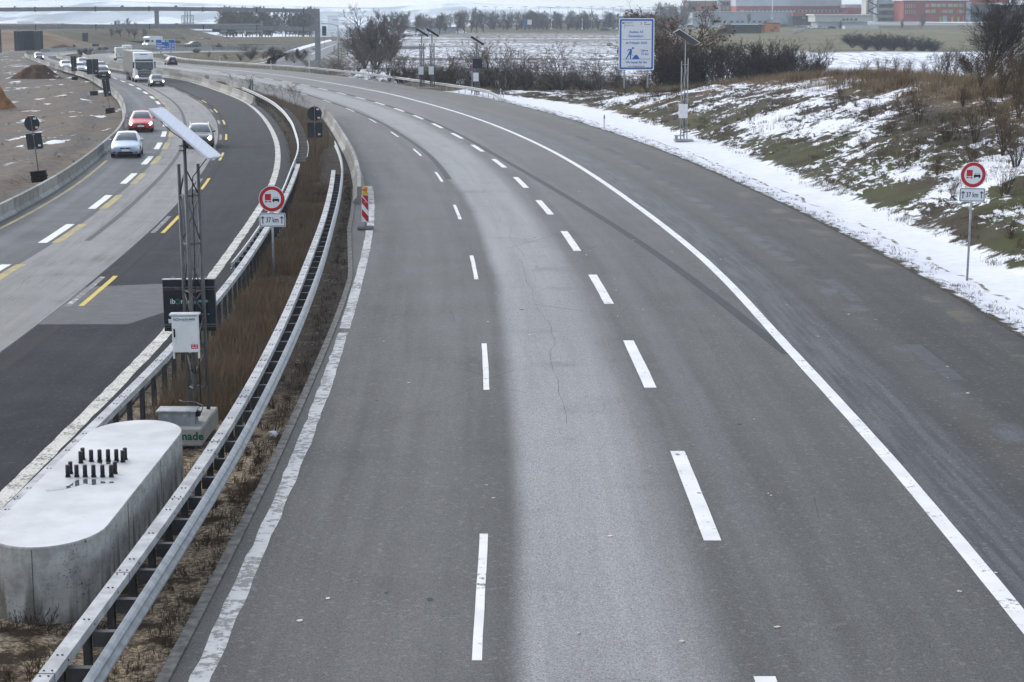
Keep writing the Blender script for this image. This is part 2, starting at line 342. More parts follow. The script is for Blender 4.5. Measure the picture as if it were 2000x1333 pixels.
def terrain_material():
    m = NT('open_country'); P = m.coord()
    k = m.rgbsep(m.attr('mask')); a4 = m.n('ShaderNodeAttribute'); a4.attribute_name = 'mask'; far = a4.outputs['Alpha']
    k2 = m.rgbsep(m.attr('mask2'))
    big = m.noise(P, .05, 3); mid = m.noise(P, .35, 5, .65); fine = m.noise(P, 3.0, 5, .7)
    # rough winter grass with remains of snow
    rough = m.mix(m.ramp(mid, .35, .65), (.055, .047, .024), (.115, .085, .05))
    rough = m.mix(m.ramp(big, .45, .62), rough, (.075, .078, .035))
    rough = m.mix(m.math('MULTIPLY', m.ramp(m.noise(P, .8, 6, .75), .58, .66), m.ramp(big, .48, .6)), rough, (.78, .8, .84))
    # building site: packed dirt, crushed stone, wheel tracks, snow in hollows
    trk = m.noise(m.mapv(P, (.55, .03, 1), (0, 0, R(-14))), 1.0, 4, .6)
    dirt = m.mix(m.ramp(trk, .42, .62), (.135, .124, .108), (.18, .138, .10))
    dirt = m.mix(m.math('MULTIPLY', m.ramp(m.noise(P, 1.6, 6, .75), .45, .62), .7), dirt, (.06, .054, .048))
    dirt = m.mix(m.ramp(m.noise(P, 9, 3, .7), .6, .72), dirt, (.3, .28, .25))
    dirt = m.mix(m.math('MULTIPLY', m.ramp(m.noise(m.mapv(P, (.6, .16, 1)), .55, 5, .62), .6, .635), m.ramp(m.sep(P)[0], -27.5, -33)), dirt, (.8, .82, .86))
    bank = m.mix(m.ramp(m.noise(m.mapv(P, (.06, .2, .3), (0, 0, .4)), 1, 4), .35, .65), (.155, .105, .066), (.235, .17, .115))
    dirt = m.mix(k2[1], dirt, bank)
    col = m.mix(k[0], rough, dirt)
    # snowy plough land: rows of clods through thin snow
    rows = m.noise(m.mapv(P, (1.0, .22, 1), (0, 0, R(28))), .55, 5, .72)
    fl = m.noise(P, .75, 7, .78)
    s1 = m.ramp(m.math('ADD', m.math('MULTIPLY', rows, .55), m.math('MULTIPLY', fl, .6)), .535, .60)
    bare = m.ramp(m.noise(m.mapv(P, (.3, .9, 1)), .045, 3), .5, .64)
    s1 = m.math('MULTIPLY', s1, m.math('SUBTRACT', 1.0, m.math('MULTIPLY', m.math('MAXIMUM', bare, m.math('MULTIPLY', m.ramp(m.noise(m.mapv(P, (.25, 1, 1)), .03, 3), .42, .52), m.ramp(m.sep(P)[1], 430, 640))), .75)))
    fld = m.mix(s1, m.mix(m.ramp(fl, .4, .6), (.085, .07, .05), (.14, .118, .08)), (.76, .79, .85))
    rows2 = m.noise(m.mapv(P, (.9, .05, 1), (0, 0, R(52))), 1.0, 3, .6)
    s2 = m.ramp(m.math('ADD', m.math('MULTIPLY', rows2, .5), m.math('MULTIPLY', m.noise(P, .5, 5, .7), .5)), .40, .5)
    fld2 = m.mix(s2, (.1, .1, .06), (.78, .81, .87))
    col = m.mix(k[1], col, m.mix(k2[0], fld, fld2))
    md = m.mix(m.ramp(m.noise(P, .06, 4), .35, .65), (.11, .105, .05), (.17, .15, .085))
    col = m.mix(k[2], col, md)
    fr = m.mix(m.ramp(m.noise(m.mapv(P, (1, .35, 1)), .006, 5, .6), .44, .56), (.085, .10, .105), (.30, .315, .32))
    fr = m.mix(m.ramp(m.noise(m.mapv(P, (1, .3, 1), (0, 0, 0), (40, 7, 0)), .004, 4, .6), .48, .56), fr, (.75, .77, .8))
    col = m.mix(far, col, fr); col = m.mix(k2[2], col, (.78, .8, .85))
    m.bump(fine, .5, .06)
    return m.done(col, .92, .15)
# ------------------------------------------------------------------ verge and embankment right of the road
def build_embankment():
    D = np.arange(14, 216, .6); e = np.concatenate([np.arange(-.12, 6, .2), np.arange(6, 24, .4), np.linspace(24.5, 60, 22)])
    DD, E = np.meshgrid(D, e, indexing='ij'); X = R5(DD) + E
    t = toe_e(DD); q = E - t
    Z = emb_z(E, DD)
    rough = sstep(-.3, 1.5, q)
    Z = Z + rough * (fbm(X, DD, 1 / 2.6, 4) * .34 + fbm(X * 1.0, DD, 1 / .9, 2) * .12) + (1 - rough) * fbm(X, DD, 1 / 1.7, 4) * .10 * sstep(0.1, .5, E)
    lip = sstep(.30, .95, E + fbm(X, DD, 1 / .8, 3) * .5)          # snow edge ragged along the asphalt
    Z = Z - .015 + lip * .05 * (1 - rough)
    Z = np.where(E < 0, -.06, Z)
    V = np.stack([X, DD, Z], -1).reshape(-1, 3)
    o = np_mesh('embankment_ground', V, grid_faces(*X.shape), MAT['embankment'], smooth=True)
    set_uv(o, (E - t + 10) / 50, DD / 100)
    set_col(o, 'mask', np.stack([E / 10, np.clip((q + 2) / 40, 0, 1), sstep(110, 190, DD), E * 0 + 1], -1).reshape(-1, 4))
    return struct(o)
def embankment_material():
    m = NT('snowy_embankment'); P = m.coord(); k = m.rgbsep(m.attr('mask'))
    E = m.math('MULTIPLY', k[0], 10.0); q = m.math('SUBTRACT', m.math('MULTIPLY', k[1], 40.0), 2.0)
    big = m.noise(P, .16, 3); big2 = m.noise(m.mapv(P, (1, 1, 1), (0, 0, 0), (31, 9, 3)), .3, 3)
    fine = m.noise(P, 5, 5, .7)
    fleck = m.noise(m.mapv(P, (1.0, .42, 1.0), (0, 0, R(-38))), 2.3, 7, .74, .5)
    # grass under the snow
    g = m.mix(m.ramp(fine, .35, .65), (.024, .02, .011), (.062, .047, .025))
    g = m.mix(m.math('MULTIPLY', m.ramp(big2, .42, .6), m.ramp(q, 7.5, 3.0)), g, (.048, .052, .014))
    br = m.mix(m.ramp(fine, .35, .65), (.07, .045, .024), (.155, .105, .058))
    g = m.mix(m.ramp(m.math('ADD', q, m.math('MULTIPLY', big, 6.0)), 11.0, 15.0), g, br)
    soil = m.mix(m.ramp(fine, .4, .6), (.14, .075, .042), (.2, .12, .07))
    g = m.mix(m.math('MULTIPLY', m.ramp(big2, .57, .64), m.ramp(k[2], .1, .7)), g, soil)
    # snow: flecks on the slope, more of it half way up, little in the brown grass on the crest
    cover = m.math('ADD', m.math('MULTIPLY', m.ramp(big, .36, .62), .24), m.math('MULTIPLY', m.ramp(q, .8, 3.4), .14))
    cover = m.math('SUBTRACT', cover, m.math('MULTIPLY', m.ramp(q, 8.0, 14.0), .10))
    cover = m.math('SUBTRACT', cover, m.math('MULTIPLY', m.math('MULTIPLY', m.ramp(q, .3, 1.6), m.ramp(q, 5.0, 2.5)), .02))
    s = m.ramp(m.math('ADD', fleck, cover), .735, .79)
    # flat verge: closed snow between a ragged asphalt edge and the toe
    edge = m.noise(P, 1.3, 6, .7)
    inn = m.ramp(m.math('ADD', E, m.math('MULTIPLY', m.math('SUBTRACT', edge, .5), 1.5)), .30, .48)
    toe = m.ramp(m.math('ADD', q, m.math('MULTIPLY', m.math('SUBTRACT', m.noise(P, .7, 5, .7), .5), 3.2)), .45, .1)
    weeds = m.ramp(m.math('ADD', m.noise(P, 4.0, 6, .78), m.math('MULTIPLY', m.ramp(E, 1.3, .6), .13)), .70, .65)
    rut = m.math('ABSOLUTE', m.math('SUBTRACT', E, m.math('ADD', 1.75, m.math('MULTIPLY', m.math('SUBTRACT', m.noise(P, .3, 3), .5), 1.2))))
    weeds = m.math('MULTIPLY', weeds, m.math('SUBTRACT', 1.0, m.math('MULTIPLY', m.ramp(rut, .13, .03), m.ramp(m.noise(P, .8, 4, .7), .46, .56))))
    flat = m.math('MULTIPLY', m.math('MULTIPLY', inn, toe), weeds)
    s = m.math('MAXIMUM', m.math('MULTIPLY', s, m.ramp(q, -.4, .6)), flat)
    verge = m.mix(m.ramp(fine, .4, .62), (.03, .028, .018), (.085, .07, .045))
    verge = m.mix(m.ramp(E, 1.1, 1.5), verge, (.17, .12, .07))
    base = m.mix(m.math('MAXIMUM', m.ramp(q, -.6, .3), m.ramp(E, 3.0, 3.6)), verge, g)
    col = m.mix(s, base, m.mix(m.ramp(m.noise(P, 2, 3), .3, .7), (.68, .70, .745), (.74, .755, .79)))
    m.bump(m.math('ADD', m.math('MULTIPLY', s, .5), m.math('MULTIPLY', fine, .5)), .5, .06)
    return m.done(col, .85, .2)
# ------------------------------------------------------------------ carriageways
def strip(name, lines, us, D, z, mat, sub=3):
    """road sheet through lines X(D); us = metres across for the UV"""
    cols = []; uu = []
    for a in range(len(lines) - 1):
        for k in range(sub):
            f = k / sub; cols.append(lines[a](D) * (1 - f) + lines[a + 1](D) * f); uu.append(us[a] * (1 - f) + us[a + 1] * f)
    cols.append(lines[-1](D)); uu.append(us[-1])
    X = np.stack(cols, 1); Y = np.repeat(D[:, None], X.shape[1], 1)
    s = np.concatenate([[0], np.cumsum(np.hypot(np.diff(R3(D)), np.diff(D)))])
    V = np.stack([X, Y, np.full_like(X, z)], -1).reshape(-1, 3)
    o = np_mesh(name, V, grid_faces(*X.shape), mat)
    set_uv(o, np.repeat(np.array(uu)[None], len(D), 0), np.repeat(s[:, None], X.shape[1], 1))
    return struct(o)
def poly_strip(name, A, B, z, mat, n=60, us=(0, 12)):
    def res(P):
        P = np.array(P, float); d = np.concatenate([[0], np.cumsum(np.hypot(*np.diff(P, axis=0).T))]); q = np.linspace(0, d[-1], 400)
        x = np.interp(q, d, P[:, 0]); y = np.interp(q, d, P[:, 1])
        ker = np.ones(31) / 31; pad = lambda a: np.concatenate([2 * a[0] - a[1:16][::-1], a, 2 * a[-1] - a[-16:-1][::-1]])
        x = np.convolve(pad(x), ker, 'valid'); y = np.convolve(pad(y), ker, 'valid')
        i = np.linspace(0, 399, n).astype(int); return np.stack([x[i], y[i]], 1)
    a, b = res(A), res(B); f = np.linspace(0, 1, 7)[None, :, None]
    G = a[:, None] * (1 - f) + b[:, None] * f
    V = np.concatenate([G, np.full(G.shape[:2] + (1,), z)], -1).reshape(-1, 3)
    o = np_mesh(name, V, grid_faces(n, 7), mat)
    s = np.linspace(0, 120, n)
    set_uv(o, np.repeat((us[0] + (us[1] - us[0]) * f[..., 0]), n, 0), np.repeat(s[:, None], 7, 1))
    return struct(o), a, b
def asphalt(name, kind):
    m = NT(name); P = m.coord(); U = m.sep(m.uv()); u, v = U[0], U[1]
    st = m.n('ShaderNodeCombineXYZ'); m.l(u, st.inputs[0]); m.l(m.math('MULTIPLY', v, .035), st.inputs[1])
    streak = m.noise(st.outputs[0], 1.7, 4, .6); streak2 = m.noise(st.outputs[0], 6.0, 3, .6)
    wob = m.math('MULTIPLY', m.math('SUBTRACT', m.noise(m.mapv(P, (1, .3, 1)), .12, 3), .5), .7)
    uw = m.math('ADD', u, wob)
    grain = m.noise(P, 42, 2, .8); grain2 = m.noise(P, 11, 3, .7); blot = m.noise(P, .35, 4, .6)
    band = lambda a, b, c, d: m.math('MULTIPLY', m.ramp(uw, a, b), m.ramp(uw, d, c))
    if kind == 'right':
        c = m.mix(m.ramp(streak, .3, .7), (.102, .1005, .096), (.148, .146, .14))
        c = m.mix(m.math('MULTIPLY', band(4.45, 4.95, 6.5, 7.8), .95), c, m.mix(m.ramp(streak, .3, .7), (.33, .332, .337), (.40, .402, .408)))
        c = m.mix(m.math('MULTIPLY', band(2.0, 2.5, 3.4, 3.8), .25), c, (.2, .198, .19))
        c = m.mix(m.math('MULTIPLY', band(8.2, 8.5, 8.8, 9.1), .35), c, (.19, .19, .19))
        c = m.mix(m.math('MULTIPLY', band(9.6, 10.1, 11.2, 11.7), .35), c, (.115, .113, .108))
        # hard shoulder
        sh = m.mix(m.ramp(streak, .3, .7), (.044, .0435, .042), (.068, .066, .062))
        sh = m.mix(band(11.7, 11.9, 12.8, 13.6), sh, m.mix(m.ramp(streak2, .35, .65), (.07, .074, .083), (.125, .13, .14)))
        sh = m.mix(m.math('MULTIPLY', band(13.4, 13.8, 14.3, 14.8), .6), sh, (.098, .093, .082))
        sh = m.mix(m.math('MULTIPLY', band(14.0, 14.3, 14.5, 15.0), m.ramp(m.noise(P, .5, 4), .45, .65)), sh, (.12, .126, .14))
        sh = m.mix(m.math('MULTIPLY', band(16.6, 16.8, 17.2, 17.5), m.ramp(m.noise(P, .5, 4), .45, .65)), sh, (.13, .115, .085))
        c = m.mix(m.ramp(u, 11.78, 11.86), c, sh)
        c = m.mix(m.math('MULTIPLY', m.ramp(u, .55, .2), .6), c, (.1, .098, .09))
    else:
        c = m.mix(m.ramp(streak, .3, .7), (.05, .054, .063), (.085, .089, .1))
        c = m.mix(m.math('MULTIPLY', band(1.8, 2.2, 2.5, 2.9), .6), c, (.135, .141, .155))
        mid = m.mix(m.ramp(streak, .3, .7), (.20, .194, .187), (.275, .268, .26))
        mid = m.mix(m.math('MULTIPLY', m.ramp(m.math('ADD', streak2, m.math('MULTIPLY', blot, .5)), .82, .95), .5), mid, (.1, .09, .08))
        c = m.mix(m.math('MULTIPLY', m.ramp(u, 4.72, 4.80), m.ramp(u, 8.24, 8.2)), c, mid)
        dk = m.mix(m.ramp(streak, .3, .7), (.012, .0145, .022), (.023, .026, .034))
        c = m.mix(m.ramp(u, 8.2, 8.24), c, dk)
    c = m.mix(m.math('MULTIPLY', m.ramp(blot, .55, .75), .3), c, (.09, .09, .09))
    vc = m.rgbsep(m.voro(P, 48, 'Color'))[0]; vb = m.rgbsep(m.voro(P, 15, 'Color'))[1]
    c = m.mix(.48 if kind == 'right' else .4, c, m.mix(vc, (.05, .05, .05), (.62, .61, .58)), 'OVERLAY')
    c = m.mix(m.math('MULTIPLY', m.ramp(vb, .93, .96), .16 if kind == 'right' else .05), c, (.38, .37, .35))
    crk = m.voro(m.mapv(P, (1, .45, 1)), .16, 'Distance', 'DISTANCE_TO_EDGE'); c = m.mix(m.math('MULTIPLY', m.math('MULTIPLY', m.ramp(crk, .0022, .0008), m.ramp(m.noise(P, .09, 3), .52, .58)), .6), c, (.03, .03, .03))
    c = m.mix(m.math('MULTIPLY', m.ramp(m.noise(P, 2.2, 4, .7), .66, .76), .25), c, (.05, .05, .05))
    c = m.mix(m.math('MULTIPLY', m.ramp(grain, .52, .38), .5), c, (.02, .02, .02))
    c = m.mix(m.math('MULTIPLY', m.ramp(grain2, .62, .72), .25), c, (.4, .39, .37))
    m.bump(grain, .35, .008); m.b.inputs['Sheen Weight'].default_value = .75 if kind == 'right' else .3; m.b.inputs['Sheen Roughness'].default_value = .11; m.b.inputs['Sheen Tint'].default_value = (.75, .75, .76, 1)
    return m.done(c, m.math('ADD', .62, m.math('MULTIPLY', blot, .3)) if kind == 'right' else m.math('ADD', m.math('ADD', .42, m.math('MULTIPLY', blot, .4)), m.math('MULTIPLY', m.ramp(u, 8.2, 8.3), .3)), .35 if kind == 'right' else .22)
def paint(name, col, wear, scale=6.0, under=(.13, .13, .13)):
    m = NT(name); P = m.coord()
    n = m.noise(P, scale, 6, .75); n2 = m.noise(P, scale * .13, 3)
    f = m.ramp(m.math('ADD', n, m.math('MULTIPLY', n2, .45)), wear + .06, wear - .03)
    c = m.mix(m.ramp(m.noise(P, 1.2, 4), .3, .7), tuple(x * .86 for x in col), col)
    m.bump(m.noise(P, 30, 2), .25, .006)
    return m.done(m.mix(f, under, c), .6, .3)
def mark(mb, f, d0, d1, wd, z, step=1.0, off=0.0, ragged=0.0):
    """painted band of width wd along X = f(D) + off, from d0 to d1"""
    D = np.arange(d0, d1 - 1e-6, step); D = np.append(D, d1)
    sl = slope(f, D); hw = wd / 2 * np.sqrt(1 + sl ** 2); X = f(D) + off * np.sqrt(1 + sl ** 2)
    ra = rng.random(len(D)) * ragged; rb = rng.random(len(D)) * ragged
    vs = []
    for i in range(len(D)): vs += [(X[i] - hw[i] + ra[i], D[i], z), (X[i] + hw[i] - rb[i], D[i], z)]
    mb.add(vs, [(2 * i, 2 * i + 1, 2 * i + 3, 2 * i + 2) for i in range(len(D) - 1)])
def dashes(mb, f, s0, period, length, wd, z, d_end, off=0.0, back=0):
    D = np.arange(10, 405, .25); s = np.concatenate([[0], np.cumsum(np.hypot(np.diff(f(D)), .25))]); s0 = np.interp(s0, D, s)
    k = -back
    while True:
        a = np.interp(s0 + k * period, s, D); b = np.interp(s0 + k * period + length, s, D)
        if b > d_end or s0 + k * period + length > s[-1]: break
        if s0 + k * period > 0: mark(mb, f, a, b, wd, z, 1.0, off, .012)
        k += 1
def build_roads():
    D = np.arange(10, 402.1, 1.0)
    strip('carriageway', [R0, R1, R2, R3, R4, R5], [0, .6, 4.1, 7.85, 11.8, 17.6], D, 0.0, MAT['asphalt_right'])
    L5 = lambda d: B5(d) - .1
    L0 = lambda d: L1(d) + .75
    L2s = L2b
    strip('carriageway_opposite', [L5, L3, L2s, L1, L0], [0, 4.5, 8.2, 12.3, 13.0], D, 0.0, MAT['asphalt_left'])
    dk = MAT['asphalt_left']
    ra = [(R0(402.0), 402), (-96, 425), (-94, 440), (-88, 456), (-75, 468), (-50, 478), (-10, 488)]
    rb = [(R5(402.0), 402), (-83, 420), (-81, 432), (-75, 444), (-62, 455), (-40, 464), (-10, 474)]
    la = [(L5(402.0), 402), (-112.5, 440), (-110, 470), (-103, 495), (-90, 512), (-70, 525), (-40, 535), (0, 545)]
    lb = [(L0(402.0), 402), (-101, 424), (-100, 440), (-97, 460), (-90, 480), (-78, 495), (-60, 505), (-30, 515), (0, 522)]
    poly_strip('carriageway_bend', ra, rb, .004, MAT['asphalt_right'], us=(1, 11))
    poly_strip('carriageway_opposite_bend', la, lb, .006, dk, us=(0, 8))
    # markings
    z = .005
    wm = MB(); mark(wm, R4, 12, 400, .30, z, 1.0, 0, .01)
    struct(wm.build('road_marking_edge', MAT['paint_white']))
    wl = MB(); mark(wl, R1, 12, 49.2, .32, z, .6, 0, .05); mark(wl, R1, 49.9, 93, .32, z, .6, 0, .03)
    struct(wl.build('road_marking_median_edge', MAT['paint_worn']))
    d = MB(); dashes(d, R2, 23.4, 18.05, 6.1, .15, z, 400, back=1); dashes(d, R3, 29.1, 12.6, 6.3, .30, z, 400, back=1)
    dashes(d, L3, 69.3, 12.55, 6.4, .36, z, 330, back=4)
    struct(d.build('road_marking_dashes', MAT['paint_white']))
    d = MB(); dashes(d, L2b, 53.9, 18.7, 6.2, .2, z, 330, off=.22, back=2)
    struct(d.build('road_marking_worn_dashes', MAT['paint_broken']))
    d = MB(); dashes(d, L2b, 53.9, 18.7, 6.4, .17, z, 200, off=.62, back=2)
    struct(d.build('road_marking_yellow', MAT['paint_yellow']))
    d = MB(); dashes(d, L3, 69.3, 12.55, 6.4, .36, z, 215, off=.52, back=4); mark(d, lambda q: B5(q) + .75, 20, 110, .16, z, 1.0)
    struct(d.build('road_marking_yellow_worn', MAT['paint_yellow_worn']))
    d = MB(); mark(d, L1, 14, 262, .36, z, .6, 0, .03)
    struct(d.build('road_marking_rumble', MAT['paint_rumble']))
    # milled and repaired strips: dark scars of removed lines, patches, a pale repair field
    z2 = .0025
    d = MB(); scar = curve([(46, 7.1), (52, 6.6), (61, 5.85), (75, 4.3), (88, 2.55), (100, .95), (112, -.75), (130, -3.2), (150, -6.4), (180, -12.4), (210, -19.7), (240, -28.5), (262, -36.2), (285, -45)])
    mark(d, scar, 46, 285, .34, z2, 1.5)
    sc2 = curve([(92, -2.9), (104, -4.0), (115, -5.2), (132, -7.8), (150, -10.7), (180, -17.0), (210, -24.4), (240, -33), (270, -43)])
    mark(d, sc2, 97, 270, .32, z2, 1.5)
    dd = MB(); mark(dd, L2b, 15, 235, .34, z2, 1.5, off=.62); struct(dd.build('road_repair_strip_dark', MAT['scar_dark']))
    mark(d, L3, 15, 235, .3, z2, 1.5, off=.28); mark(d, L3, 70, 235, .24, z2, 2, off=1.6)
    struct(d.build('road_repair_strip', MAT['asphalt_scar'])); d = MB()
    for k in range(9): mark(d, R5, 30.5 + 12.1 * k, 35.3 + 12.1 * k, .42, z2, 1.5, off=-3.15)
    struct(d.build('road_patch_row', MAT['shoulder_patch']))
    d = MB(); mark(d, L2b, 15, 250, .05, .0035, 1.0, off=-.02, ragged=.03)
    struct(d.build('road_joint', MAT['joint']))
    d = MB()
    def crack(f, off, d0, d1, w0, wob):
        D_ = np.arange(d0, d1, .45); x = f(D_) + off + fbm(D_, D_ * 0 + off * 7, .35, 4) * wob; w_ = w0 * (.35 + 1.0 * np.abs(fbm(D_, D_ * 0 + off, .8, 2)))
        vs = []
        for q in range(len(D_)): vs += [(x[q] - w_[q], D_[q], .0032), (x[q] + w_[q], D_[q], .0032)]
        d.add(vs, [(2 * q, 2 * q + 1, 2 * q + 3, 2 * q + 2) for q in range(len(D_) - 1)])
    crack(R2, 1.75, 38, 110, .0075, .28); crack(R2, 1.6, 112, 190, .012, .3); crack(R3, 2.0, 40, 75, .006, .3)
    crack(L2b, -2.2, 40, 90, .010, .4)
    for k in range(14):
        q = 26 + 120 * rnd.random() ** 1.5; x = float(R1(q)) + 1 + 9 * rnd.random(); r_ = rnd.uniform(.02, .06)
        d.prism([(x + r_ * rnd.uniform(.5, 1.3) * math.cos(a), q + r_ * 1.6 * rnd.uniform(.5, 1.3) * math.sin(a)) for a in np.linspace(0, 5.7, 11)], .001, .0034)
    struct(d.build('road_cracks', MAT['asphalt_scar']))
    d = MB(); d.add([(L2b(50.6), 50.6, .003), (L1(50.6) - 1.3, 50.6, .003), (L1(53.5) - .3, 53.5, .003), (L1(58.8) - .3, 58.8, .003), (L2b(57.8) + .05, 57.8, .003)], [(0, 1, 2, 3, 4)])
    struct(d.build('road_patch', MAT['patch']))
    d = MB()
    for i in range(80):
        D0 = 24 + rnd.random() ** 1.6 * 120; x = R0(D0) + .4 + rnd.random() * 16; r = .015 + .03 * rnd.random()
        d.prism([(x + r * math.cos(a) * rnd.uniform(.6, 1.5), D0 + r * math.sin(a) * rnd.uniform(.6, 2)) for a in (0, 1, 2.1, 3.1, 4.2, 5.3)], .004, .012)
    tag(d.build('road_grit', MAT['grit']), kind='stuff')
    # kerb of the median
    kb = MB(); kb.sweep([(R0(q), q, 0) for q in np.arange(12, 92, 1.0)], [(-.17, -.1), (-.17, .035), (-.01, .03), (0, -.1)])
    struct(kb.build('kerb', MAT['kerb']))
def build_median():
    D = np.concatenate([np.arange(10, 120, .5), np.arange(120, 436, 2)])
    f = np.linspace(0, 1, 29)
    def A(d): return np.where(d <= 402, L1(np.minimum(d, 402)) + .65, np.interp(d, [402, 425, 440], [-98.8, -101, -99.8]))
    def Bx(d): return np.where(d <= 402, R0(np.minimum(d, 402)) - .12, np.interp(d, [402, 425, 440], [-93.6, -95.8, -94]))
    a = A(D); b = Bx(D); X = a[:, None] * (1 - f) + b[:, None] * f; Y = np.repeat(D[:, None], 29, 1)
    Z = -.02 - .10 * np.sin(np.pi * f)[None] + fbm(X, Y, 1 / .9, 4) * .10 * np.sin(np.pi * f)[None] ** .5
    Z = np.minimum(Z, .05); Z[:, 0] = -.05; Z[:, -1] = -.03
    o = np_mesh('median_soil', np.stack([X, Y, Z], -1).reshape(-1, 3), grid_faces(*X.shape), MAT['median'], smooth=True)
    set_uv(o, np.repeat(f[None], len(D), 0), np.repeat(D[:, None] / 100, 29, 1))
    struct(o)
def median_material():
    m = NT('median_soil'); P = m.coord(); y = m.sep(P)[1]; U = m.sep(m.uv())
    peb = m.voro(P, 22, 'Color'); pc = m.rgbsep(peb)[0]
    n = m.noise(P, 1.1, 5, .7); f = m.noise(P, 14, 4, .7)
    gr = m.mix(pc, (.07, .05, .032), (.46, .38, .27))
    gr = m.mix(m.math('MULTIPLY', m.ramp(f, .45, .62), .6), gr, (.13, .085, .045))
    gr = m.mix(m.ramp(n, .49, .6), gr, (.045, .032, .02))
    dk = m.mix(m.ramp(f, .4, .65), (.028, .022, .016), (.07, .055, .04))
    dk = m.mix(m.math('MULTIPLY', m.ramp(pc, .85, .95), m.ramp(n, .45, .6)), dk, (.22, .2, .17))
    c = m.mix(m.ramp(m.math('ADD', y, m.math('MULTIPLY', n, 10)), 40.0, 50.0), gr, dk)
    m.bump(m.math('ADD', f, pc), .6, .04)
    return m.done(c, .95, .15)
MAT = {}
MAT['terrain'] = terrain_material(); MAT['embankment'] = embankment_material()
MAT['asphalt_right'] = asphalt('asphalt_grey', 'right'); MAT['asphalt_left'] = asphalt('asphalt_opposite', 'left')
MAT['paint_white'] = paint('road_paint_white', (.80, .79, .765), .84); MAT['paint_worn'] = paint('road_paint_dirty', (.55, .55, .54), .73, 5, (.2, .2, .19))
MAT['paint_broken'] = paint('road_paint_flaking', (.68, .68, .67), .62, 4); MAT['paint_yellow'] = paint('road_paint_yellow', (.62, .45, .035), .9)
MAT['paint_yellow_worn'] = paint('road_paint_yellow_faded', (.42, .33, .09), .74, 4, (.2, .18, .13))
MAT['paint_rumble'] = paint('road_paint_rumble', (.62, .6, .53), .76, 14, (.1, .1, .1))
MAT['asphalt_scar'] = simple('bitumen_scar', (.026, .026, .028), .65, .35, 0, .3, 3); MAT['scar_dark'] = simple('bitumen_dark', (.0085, .009, .011), .8, .2, 0, .3, 3); MAT['shoulder_patch'] = simple('shoulder_patch', (.046, .046, .049), .6, .4, 0, .3, 2); MAT['joint'] = simple('pale_joint', (.33, .33, .35), .8, .2)
MAT['patch'] = simple('asphalt_patch', (.072, .073, .078), .7, .3, 0, .18, 2); MAT['grit'] = simple('grit', (.5, .47, .4), .9, .2, 0, .5, 9)
MAT['kerb'] = simple('kerb_stone', (.17, .165, .15), .9, .2, 0, .35, 5); MAT['median'] = median_material()
build_terrain(); build_embankment(); build_roads(); build_median()
# ------------------------------------------------------------------ vegetation
def twig_mat(name, a, b):
    m = NT(name); r = m.island(); n = m.noise(m.coord(), 1.3, 3)
    return m.done(m.mix(m.math('ADD', m.math('MULTIPLY', r, .6), m.math('MULTIPLY', n, .4)), a, b), .95, .1)
MAT['bark'] = simple('bark', (.06, .052, .045), .95, .1, 0, .3, 6)
MAT['twig'] = twig_mat('twigs_grey', (.085, .074, .064), (.18, .152, .13))
MAT['twig_dark'] = twig_mat('twigs_dark', (.034, .028, .027), (.095, .076, .066))
MAT['twig_red'] = twig_mat('twigs_reddish', (.04, .026, .024), (.085, .055, .048))
MAT['twig_brown'] = twig_mat('twigs_brown', (.06, .043, .028), (.15, .11, .07))
MAT['leaf_brown'] = twig_mat('dead_leaves', (.11, .065, .042), (.25, .155, .10))
MAT['grass_median'] = twig_mat('dry_grass_russet', (.11, .08, .052), (.32, .225, .145))
MAT['grass_straw'] = twig_mat('dry_grass_straw', (.13, .1, .062), (.34, .26, .16))
MAT['grass_olive'] = twig_mat('grass_olive', (.035, .032, .014), (.12, .098, .045))
MAT['weed'] = twig_mat('dead_weeds', (.03, .02, .014), (.1, .07, .045))
def patchy(mat, col, sc_):
    t = mat.node_tree; b = t.nodes['Principled BSDF']; src = b.inputs['Base Color'].links[0].from_socket
    tc = t.nodes.new('ShaderNodeTexCoord'); n = t.nodes.new('ShaderNodeTexNoise'); n.inputs['Scale'].default_value = sc_; n.inputs['Detail'].default_value = 4; r = t.nodes.new('ShaderNodeMapRange'); r.interpolation_type = 'SMOOTHSTEP'; r.inputs[1].default_value = .48; r.inputs[2].default_value = .62
    x = t.nodes.new('ShaderNodeMix'); x.data_type = 'RGBA'; x.inputs[7].default_value = (*col, 1); t.links.new(tc.outputs['Object'], n.inputs['Vector']); t.links.new(n.outputs[0], r.inputs[0]); t.links.new(r.outputs[0], x.inputs[0]); t.links.new(src, x.inputs[6]); t.links.new(x.outputs[2], b.inputs['Base Color'])
patchy(MAT['grass_median'], (.20, .165, .115), .55); patchy(MAT['grass_straw'], (.11, .07, .042), .4); patchy(MAT['grass_olive'], (.09, .06, .035), .5)
def segs_mesh(name, S, mat, parent=None, n=3):
    """S: list of (p0, p1, r0, r1)"""
    A = np.array([s[0] for s in S]); B = np.array([s[1] for s in S]); ra = np.array([s[2] for s in S]); rb = np.array([s[3] for s in S])
    t = B - A; t /= np.linalg.norm(t, axis=1, keepdims=True) + 1e-9
    up = np.where(np.abs(t[:, 2:3]) < .9, [[0, 0, 1.]], [[1., 0, 0]])
    a = np.cross(t, up); a /= np.linalg.norm(a, axis=1, keepdims=True); b = np.cross(t, a)
    V = []
    for P, r in ((A, ra), (B, rb)):
        for j in range(n):
            q = 2 * math.pi * j / n; V.append(P + (a * math.cos(q) + b * math.sin(q)) * r[:, None])
    V = np.stack(V, 1).reshape(-1, 3); base = np.arange(len(S))[:, None] * 2 * n
    F = np.concatenate([base + np.array([[j, (j + 1) % n, n + (j + 1) % n, n + j]]) for j in range(n)])
    return np_mesh(name, V, F, mat, parent)
